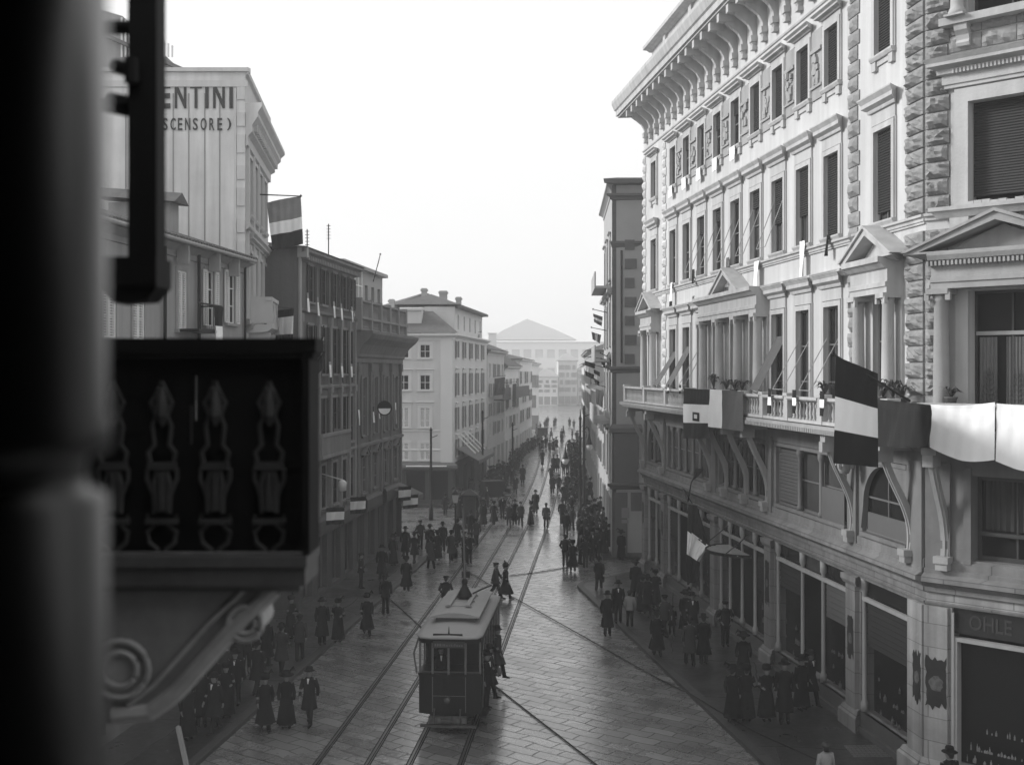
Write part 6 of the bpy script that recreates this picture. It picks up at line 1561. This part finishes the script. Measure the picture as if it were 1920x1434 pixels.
    if hat:
        mb = MB(); mb.smooth = True
        H = {'bowler': [(.16, 1.665), (.165, 1.675), (.155, 1.685), (.108, 1.69), (.108, 1.76), (.09, 1.80), (.04, 1.82)],
             'fedora': [(.18, 1.67), (.185, 1.68), (.17, 1.69), (.105, 1.70), (.1, 1.78), (.085, 1.81), (.03, 1.80)],
             'cap': [(.105, 1.665), (.125, 1.69), (.135, 1.72), (.12, 1.745), (.05, 1.755)],
             'soldier': [(.105, 1.66), (.108, 1.7), (.10, 1.76), (.06, 1.80), (.02, 1.815)],
             'woman': [(.24, 1.685), (.25, 1.70), (.22, 1.715), (.13, 1.72), (.13, 1.78), (.1, 1.84), (.04, 1.85)],
             'toque': [(.13, 1.66), (.15, 1.7), (.15, 1.78), (.11, 1.84), (.04, 1.85)]}[hat]
        mb.rings([[tuple(Vector((r*math.cos(i*.393), hy+.005+r*1.08*math.sin(i*.393), z_+(.0)))*k) for i in range(16)] for r, z_ in H]); mb.smooth = False
        if hat == 'cap': mb.rings([[tuple(Vector((w*math.cos(i*.628), hy-.10-yo, 1.675+hh*math.sin(i*.628)))*k) for i in range(10)] for w, hh, yo in ((.09, .012, 0), (.06, .008, .07))])
        ht = fin(mb, 'hat', hatm)
        if hat in ('woman', 'toque'):
            mb = MB()
            for i in range(5): mb.tube([S((.08, hy+.02, 1.76)), S((.13+.02*i, hy+.03*i, 1.84+.02*i)), S((.17+.03*i, hy+.05*i-.05, 1.86-.02*i))], [.02*k, .03*k, .008*k], 5)
            o = fin(mb, 'feather', hatm)
            o.parent = ht
    if bag:
        a, b, c = J['l']; mb = MB(); x, y, z_ = c.x*k, c.y*k, (c.z-.35)*k
        mb.box(W, x-.05, x+.05, y-.15, y+.15, z_, z_+.22*k); mb.tube([(x, y-.08, z_+.22*k), (x, y, z_+.33*k), (x, y+.08, z_+.22*k)], .012, 4); fin(mb, 'bag', clothb)
    PROTO[key] = t
    return t
WALK = dict(leg_l=.42, leg_r=-.36, knee_l=.12, knee_r=.35, arm_l=-.35, arm_r=.4, bend_l=.1, bend_r=.25)
WALK2 = dict(leg_l=-.26, leg_r=.32, knee_l=.3, knee_r=.1, arm_l=.25, arm_r=-.25, bend_l=.3, bend_r=.1)
STAND = dict(leg_l=.04, leg_r=-.05, arm_l=.05, arm_r=-.02, bend_l=.15, bend_r=.1)
POCK = dict(leg_l=.05, leg_r=-.05, arm_l=-.1, arm_r=-.1, bend_l=1.0, bend_r=1.0, out=.10)
ARMS = dict(leg_l=.03, leg_r=-.04, arm_l=.15, arm_r=.1, bend_l=1.4, bend_r=1.5, out=.07, lean=.03)
make_person('man_coat', 1.74, WALK2, hem=.52, hat='bowler', shirt=True, seed=1)
make_person('man_long', 1.76, STAND, hem=.34, hat='fedora', cm=clothb, lm=clothb, seed=2)
make_person('man_jacket', 1.72, POCK, hem=.78, hat='cap', cm=clothd, lm=clothb, seed=3)
make_person('man_walk', 1.73, WALK, hem=.74, hat='cap', cm=clothg, lm=clothd, seed=4)
make_person('man_suit', 1.74, STAND, hem=.76, hat='fedora', shirt=True, cm=clothb, lm=clothd, seed=5)
make_person('man_back', 1.75, WALK2, hem=.50, hat='bowler', cm=mat('brown wool', .028, .9, .3, 3), lm=clothb, seed=6)
make_person('woman', 1.64, STAND, hem=.62, lower='skirt', hat='woman', cm=clothb, lm=clothb, seed=7)
make_person('woman_arms', 1.63, ARMS, hem=.42, lower='skirt', hat='toque', cm=clothb, lm=clothd, sk=.8, seed=8)
make_person('woman_coat', 1.65, WALK2, hem=.30, lower='trousers', hat='toque', cm=clothb, lm=clothb, sk=1.5, seed=9)
make_person('child', 1.22, WALK2, hem=.62, hat='cap', cm=clothd, lm=clothb, seed=10)
make_person('boy_light', 1.5, STAND, hem=.78, hat=None, cm=clothl, lm=clothb, seed=11)
make_person('soldier', 1.72, WALK2, hem=.66, hat='soldier', cm=clothg, lm=clothg, hatm=clothg, bag=True, seed=12)
make_person('porter', 1.7, WALK, hem=.7, hat='bowler', cm=clothd, lm=clothd, bag=True, seed=13)
used = set()
def put(key, u, v, rz, label, group=None, z=0.0, x=None, sc=1.0):
    """feet at photo point (u, v); rz 0 faces the camera, 180 walks away"""
    src = PROTO[key]
    g = G(u, v, z) if x is None else Vector(x)
    if key in used: t = copy_tree(src)
    else: t = src; used.add(key)
    t.location = (g.x, g.y, z); t.rotation_euler = (0, 0, R(rz)); t.scale = (sc, sc, sc)
    t['label'] = label; t['category'] = 'person'
    if group: t['group'] = group
    elif 'group' in t: del t['group']
    return t
PV = .13
GL = 'people on the left pavement'; GR = 'people on the right pavement'; GS = 'people walking on the road'
put('woman_coat', 497, 1369, 15, 'person in a wide dark cape, leftmost of three walking at the bottom left', GL)
put('woman', 537, 1364, 5, 'woman with a feathered hat between the caped person and the man in an open coat', GL)
put('man_coat', 580, 1358, -8, 'man in open dark coat with white collar walking at the bottom left by the kerb', GL)
for i, (u, v, k_, r_, lab) in enumerate(((352, 1385, 'woman', 40, 'woman half hidden under the balcony bracket, lowest of the group at the dark shops'), (378, 1362, 'man_long', 20, 'broad figure second from below in the group under the bracket'), (402, 1372, 'man_coat', 330, 'man turned to the street in the group under the bracket'), (424, 1345, 'woman_arms', 10, 'woman with pale hands in the group under the bracket'), (441, 1322, 'man_suit', 0, 'man with white shirt front at the right edge of the group under the bracket'), (398, 1330, 'man_long', 180, 'figure seen from behind in the middle of the group under the bracket'), (418, 1298, 'man_back', 170, 'man at the shop wall behind the group under the bracket'), (446, 1280, 'woman', 200, 'woman at the top of the group under the bracket'), (462, 1262, 'man_suit', 180, 'man beside the rosette of the bracket'), (482, 1300, 'man_coat', 160, 'dark man between the bracket group and the caped person'))):
    put(k_, u, v, r_, lab, GL, PV)
pa, pb_ = PW_(334, 1362, 30.5), PW_(350, 1436, 29.5)
mb = MB(); mb.tube([pa, pb_], .07, 4); tag(mb.build('board', mat('pale wooden board', .16, .7, .2, 3), None, pa), 'pale slanting wooden board at the bottom left under the balcony', 'board')
put('man_back', 528, 1262, 170, 'man in dark coat behind the woman with the feathered hat', GL, PV)
put('man_long', 500, 1248, 150, 'tall dark figure beside the bracket scroll on the left pavement', GL, PV)
put('man_walk', 562, 1238, 190, 'man walking away near the left shops, right of the tall dark figure', GL, PV)
put('woman_arms', 545, 1196, 60, 'person standing high against the shop wall left of the row of dark doors', GL, PV)
put('man_long', 604, 1208, 20, 'dark figure in long coat left of the woman with white at her neck', GL, PV)
put('woman_arms', 634, 1203, 0, 'woman in black with white at her neck on the left pavement', GL, PV)
put('woman_coat', 688, 1190, 10, 'woman in flaring long coat stepping off the left kerb', GL, .0)
put('man_suit', 723, 1151, 180, 'man seen from behind in knee coat on the left kerb beside the cable', GL, .0)
put('woman_coat', 762, 1108, 185, 'tall woman in tight-waisted long coat walking along the left kerb', GL, PV)
put('man_jacket', 677, 1103, 90, 'man leaning at the dark shop door on the left pavement', GL, PV)
put('man_long', 716, 1088, 0, 'broad dark figure with pale face behind the knee-coated man', GL, PV)
put('woman', 737, 1060, 30, 'woman turned sideways behind the broad dark figure', GL, PV)
put('man_coat', 777, 1056, 160, 'man in dark coat just right of the tight-waisted coat', GL, PV)
put('man_long', 760, 1046, 0, 'dark coated man under the two white-banded shop flags', GL, PV)
put('man_jacket', 788, 1029, 20, 'man standing alone by the corner pole of the left shops', GL, PV)
put('man_back', 808, 1066, 200, 'man in a long jacket at the left end of the group off the kerb', GS)
put('man_long', 806, 1040, 170, 'bulky man in fedora at the back of the group off the left kerb', GS)
put('woman', 820, 1050, 180, 'shorter woman within the group off the left kerb', GS)
put('man_suit', 830, 1034, 190, 'man in the middle of the group off the left kerb', GS)
put('man_back', 846, 1052, 175, 'tall man seen from behind with legs apart in the group off the kerb', GS)
put('man_coat', 858, 1026, 160, 'man at the right edge of the group off the left kerb', GS)
put('man_jacket', 871, 1054, 0, 'left man of the pair standing behind the trolley pole', GS)
put('man_jacket', 880, 1056, 20, 'right man of the pair standing behind the trolley pole', GS)
put('man_suit', 882, 1008, 180, 'left man of the pair before the narrow kiosk', GS)
put('man_walk', 893, 1023, 190, 'right man of the pair before the narrow kiosk', GS)
put('man_jacket', 836, 1153, 175, 'man hidden to the waist behind the left side of the tram roof', GS)
put('man_walk', 930, 1121, 80, 'capped man on the left of the couple striding behind the tram', GS)
put('woman_coat', 948, 1123, 75, 'companion in long swinging coat on the right of the couple behind the tram', GS)
put('woman', 906, 986, 180, 'woman with a white spot on her coat left of the row of walkers', GS)
put('woman_coat', 926, 984, 170, 'woman in knee-length coat second in the row of walkers', GS)
put('man_suit', 942, 973, 10, 'man in long jacket between the carriage and the left track', GS)
put('soldier', 954, 988, 0, 'soldier at the left of the trio on the left track', GS)
put('man_long', 965, 984, 0, 'taller man in the middle of the trio on the left track', GS)
put('soldier', 976, 987, 5, 'soldier with pale bag at the right of the trio on the left track', GS)
put('woman_arms', 995, 986, 90, 'woman raising her hand between the two tracks', GS)
put('man_long', 1004, 963, 0, 'tall slim figure just behind the woman raising her hand', GS)
put('soldier', 1024, 990, 180, 'lone soldier with pack walking on the right-hand track', GS)
put('man_back', 1036, 926, 180, 'man of the second row beyond the lone soldier, at its left', GS)
put('man_jacket', 1034, 905, 180, 'round-shouldered figure close behind the second row', GS)
put('man_walk', 1048, 925, 0, 'man with a white shirt spot in the second row beyond the lone soldier', GS)
put('woman', 1064, 922, 10, 'woman at the left of the pair near the lamp globe', GS)
put('woman_coat', 1075, 924, 0, 'tall woman at the right of the pair near the lamp globe', GS)
put('man_long', 1038, 884, 0, 'left one of two distant figures on the right track', GS)
put('man_long', 1045, 884, 0, 'right one of two distant figures on the right track', GS)
put('man_suit', 1057, 890, 0, 'leftmost of four distant figures behind the lamp globe', GS)
put('man_suit', 1064, 889, 0, 'second of four distant figures behind the lamp globe', GS)
put('woman', 1074, 886, 0, 'third of four distant figures behind the lamp globe', GS)
put('man_coat', 1081, 884, 0, 'fourth of four distant figures, partly behind the lamp post', GS)
put('man_coat', 966, 926, 0, 'man carrying a dark round load before the hazy left crowd', GS)
put('man_suit', 960, 909, 0, 'figure behind the man with the round load', GS)
put('man_long', 980, 906, 180, 'tall hazy figure right of the man with the round load', GS)
put('man_suit', 943, 926, 0, 'man beside the closed dark carriage', GS)
put('man_suit', 1054, 983, 180, 'grey-coated man at the left of the line below the lamp', GR)
put('man_long', 1058, 946, 180, 'very tall dark figure behind the grey-coated man', GR)
put('man_jacket', 1072, 970, 0, 'man with hands in pockets left of the lamp post', GR)
put('man_suit', 1061, 1008, 180, 'dark man in front of the grey-coated man below the lamp', GR)
put('man_walk', 1072, 996, 170, 'man stepping right below the pocketed man', GR)
put('man_jacket', 1060, 1061, 175, 'man in short jacket left of the small coated woman at the crowd edge', GR)
put('woman_coat', 1074, 1071, 180, 'small woman in belted coat at the near edge of the dense crowd', GR)
rc = random.Random(11)
kinds = ['man_long', 'man_coat', 'woman', 'man_suit', 'man_back', 'woman_arms', 'woman_coat', 'man_jacket']
for i, (u, v) in enumerate(((1088, 1058), (1098, 1064), (1110, 1052), (1120, 1046), (1131, 1040), (1143, 1036), (1089, 1036), (1101, 1040), (1112, 1030), (1124, 1024), (1136, 1020), (1147, 1012), (1086, 1014), (1097, 1012), (1108, 1008), (1119, 1002), (1130, 998), (1141, 992), (1093, 994), (1104, 988), (1115, 982), (1126, 976), (1136, 970))):
    put(kinds[rc.randrange(8)], u, v, rc.choice([0, 20, 170, 190, 90, 300]), 'person in dark clothes within the dense crowd at the brown corner building', 'dense crowd at the brown corner building', sc=rc.uniform(.94, 1.04))
put('porter', 1123, 1108, 170, 'man with rifle-like stick and bag in front of the dense crowd', GR)
put('woman', 1165, 1050, 150, 'solitary figure by the stone base of the brown corner building', GR, PV)
put('man_long', 1139, 1191, 5, 'man with white scarf in long coat standing on the right kerb', GR)
put('man_suit', 1159, 1167, 0, 'man with white shirt front walking right of the scarfed man', GR, PV)
put('boy_light', 1181, 1174, 160, 'boy in light coat beside the man with the shirt front', GR, PV)
put('man_long', 1192, 1122, 180, 'tall hooded figure at the left of the cluster by the far pillar', GR, PV)
put('woman', 1205, 1150, 170, 'woman with large pale bundle behind the boy in light coat', GR, PV)
put('man_coat', 1214, 1152, 180, 'dark man in the middle of the cluster by the far pillar', GR, PV)
put('woman_arms', 1229, 1138, 190, 'woman at the right of the cluster by the far pillar', GR, PV)
put('man_walk', 1246, 1194, 200, 'striding man left of the small child', GR, PV)
put('woman_coat', 1232, 1229, 180, 'woman in ankle-length coat below the striding man', GR, PV)
put('child', 1260, 1191, 180, 'small child in a short coat on the right pavement', GR, PV)
put('woman', 1285, 1184, 10, 'left one of the couple facing the camera near the hanging flag', GR, PV)
put('man_coat', 1298, 1192, 0, 'right one of the couple facing the camera near the hanging flag', GR, PV)
put('man_back', 1293, 1247, 180, 'left man of the two in coats walking away side by side', GR, PV)
put('man_long', 1319, 1244, 185, 'right one of the two walking away, in a flaring coat and hat', GR, PV)
put('man_jacket', 1360, 1211, 0, 'man waiting under the glass canopy', GR, PV)
put('woman', 1394, 1278, 170, 'woman in black seen from behind, nearest the shop with the light blind', GR, PV)
put('woman', 1374, 1352, 150, 'left one of two women in black walking arm in arm', GR, PV)
put('woman_arms', 1400, 1351, 165, 'right one of two women in black walking arm in arm', GR, PV)
put('woman_arms', 1437, 1350, 0, 'woman in black facing the camera with a white muff, left of the very tall man', GR, PV)
put('man_long', 1471, 1355, 350, 'very tall man in a long black coat beside the woman with the muff', GR, PV, sc=1.06)
put('woman', 1503, 1330, 20, 'woman in a very broad hat right of the very tall man', GR, PV)
put('man_coat', 1520, 1322, 30, 'person in dark clothes with white trim behind the broad hat', GR, PV)
put('boy_light', 1548, 1506, 195, 'dark-haired boy in pale shirt cut by the bottom edge of the photo', GR, PV)
put('man_suit', 0, 0, 200, 'dark-haired man at the bottom edge near the corner pillar', GR, PV, x=(10.55, 28.3, 0))
# riders on the tram's side
a = FT(-1.04, -.9, 0); put('man_suit', 0, 0, 60, 'man clinging to the front step on the right side of the tram', 'riders on the tram side', .42, x=a)
a = FT(-1.04, -4.6, 0); put('man_back', 0, 0, 70, 'man in coat riding on the rear step of the tram', 'riders on the tram side', .42, x=a)
a = FT(-1.02, -1.9, 0); put('man_coat', 0, 0, 100, 'rider behind the man on the front step of the tram', 'riders on the tram side', .42, x=a)
a = FT(.35, -.55, 0); put('man_suit', 0, 0, 5, 'tram driver standing behind the left front window of the tram', None, .68, x=a)
# hazy crowds, individually placed
def blocked(u, v): return False
n = 0; rc = random.Random(23)
while n < 72:
    D = rc.uniform(86, 168); x = rc.uniform(LX(D)+.5, trackx(D)-2.62-1.5)
    if D < 97: x = max(x, -6.5)
    if rc.random() > .35 and x > LX(D)+4.2: continue
    if abs(x+1.64) < 1.1 and abs(D-98) < 1.6: continue
    put(kinds[rc.randrange(8)], 0, 0, rc.choice([0, 15, 180, 165, 90, 270]), 'dark hazy figure in the dense crowd along the left side of the far street', 'hazy crowd on the left', x=(x, D, 0), sc=rc.uniform(.93, 1.05)); n += 1
n = 0
while n < 44:
    D = rc.uniform(84, 165); lo = trackx(D)+1.9; hi = 5.9+.04*(D-69)-.4; x = rc.uniform(lo if D > 100 else 4.4, hi)
    put(kinds[rc.randrange(8)], 0, 0, rc.choice([0, 15, 180, 165, 90, 270]), 'hazy figure in the crowd on the right behind the lamp posts', 'hazy crowd on the right', x=(x, D, 0), sc=rc.uniform(.93, 1.05)); n += 1
for i, (u, v) in enumerate(((1003, 842), (1009, 838), (1017, 843), (1024, 840), (1031, 850), (1038, 846), (1043, 842), (1012, 850))):
    put(kinds[i], u, v, 0, 'faint distant figure on the road where the tracks fade into haze', 'faint figures at the vanishing point')
for i in range(22):
    D = rc.uniform(172, 250); x = rc.uniform(3.5, 10.5+(D-172)*.03)
    put(kinds[rc.randrange(8)], 0, 0, rc.choice([0, 180, 90]), 'faint distant figure on the road where the tracks fade into haze', 'faint figures at the vanishing point', x=(x, D, 0))
# cyclist ---------------------------------------------------------------------
g = G(1017, 875); t = thing('bicycle', 'distant bicycle ridden between the tracks', 'bicycle', (g.x, g.y, 0)); mb = MB()
for y in (-.5, .5):
    mb = MB(); mb.tube([(g.x, g.y+y+.33*math.cos(i*.45), .34+.33*math.sin(i*.45)) for i in range(15)], .02, 5, False); mb.build('wheel', iron, t)
mb = MB(); mb.tube([(g.x, g.y-.5, .34), (g.x, g.y-.35, .95), (g.x, g.y+.2, .85), (g.x, g.y+.05, .3), (g.x, g.y-.35, .8)], .02, 5); mb.tube([(g.x, g.y+.5, .34), (g.x, g.y+.2, .9)], .02, 5); mb.tube([(g.x-.28, g.y-.35, 1.0), (g.x+.28, g.y-.35, 1.0)], .018, 5); mb.box(W, g.x-.08, g.x+.08, g.y+.08, g.y+.32, .93, 1.0); mb.build('frame', iron, t)
put('man_jacket', 0, 0, 0, 'cyclist riding towards the camera between the tracks', GS, .18, x=(g.x, g.y+.12, 0))
for k in list(PROTO):
    if k not in used:
        for c in PROTO[k].children_recursive: bpy.data.objects.remove(c)
        bpy.data.objects.remove(PROTO[k])

# ------------------------------------------------------------------ the misty air
hz_m = bpy.data.materials.new('haze'); hz_m.use_nodes = True; nn = hz_m.node_tree.nodes; nn.clear()
ho_ = nn.new('ShaderNodeOutputMaterial'); pv = nn.new('ShaderNodeVolumePrincipled'); pv.inputs['Density'].default_value = HAZE
pv.inputs['Color'].default_value = (.88, .88, .88, 1); pv.inputs['Anisotropy'].default_value = .2
hz_m.node_tree.links.new(pv.outputs[0], ho_.inputs['Volume'])
mb = MB(); mb.box(W, -460, 460, -70, 810, -1.1, 40.5); tag(mb.build('haze', hz_m), kind='stuff')
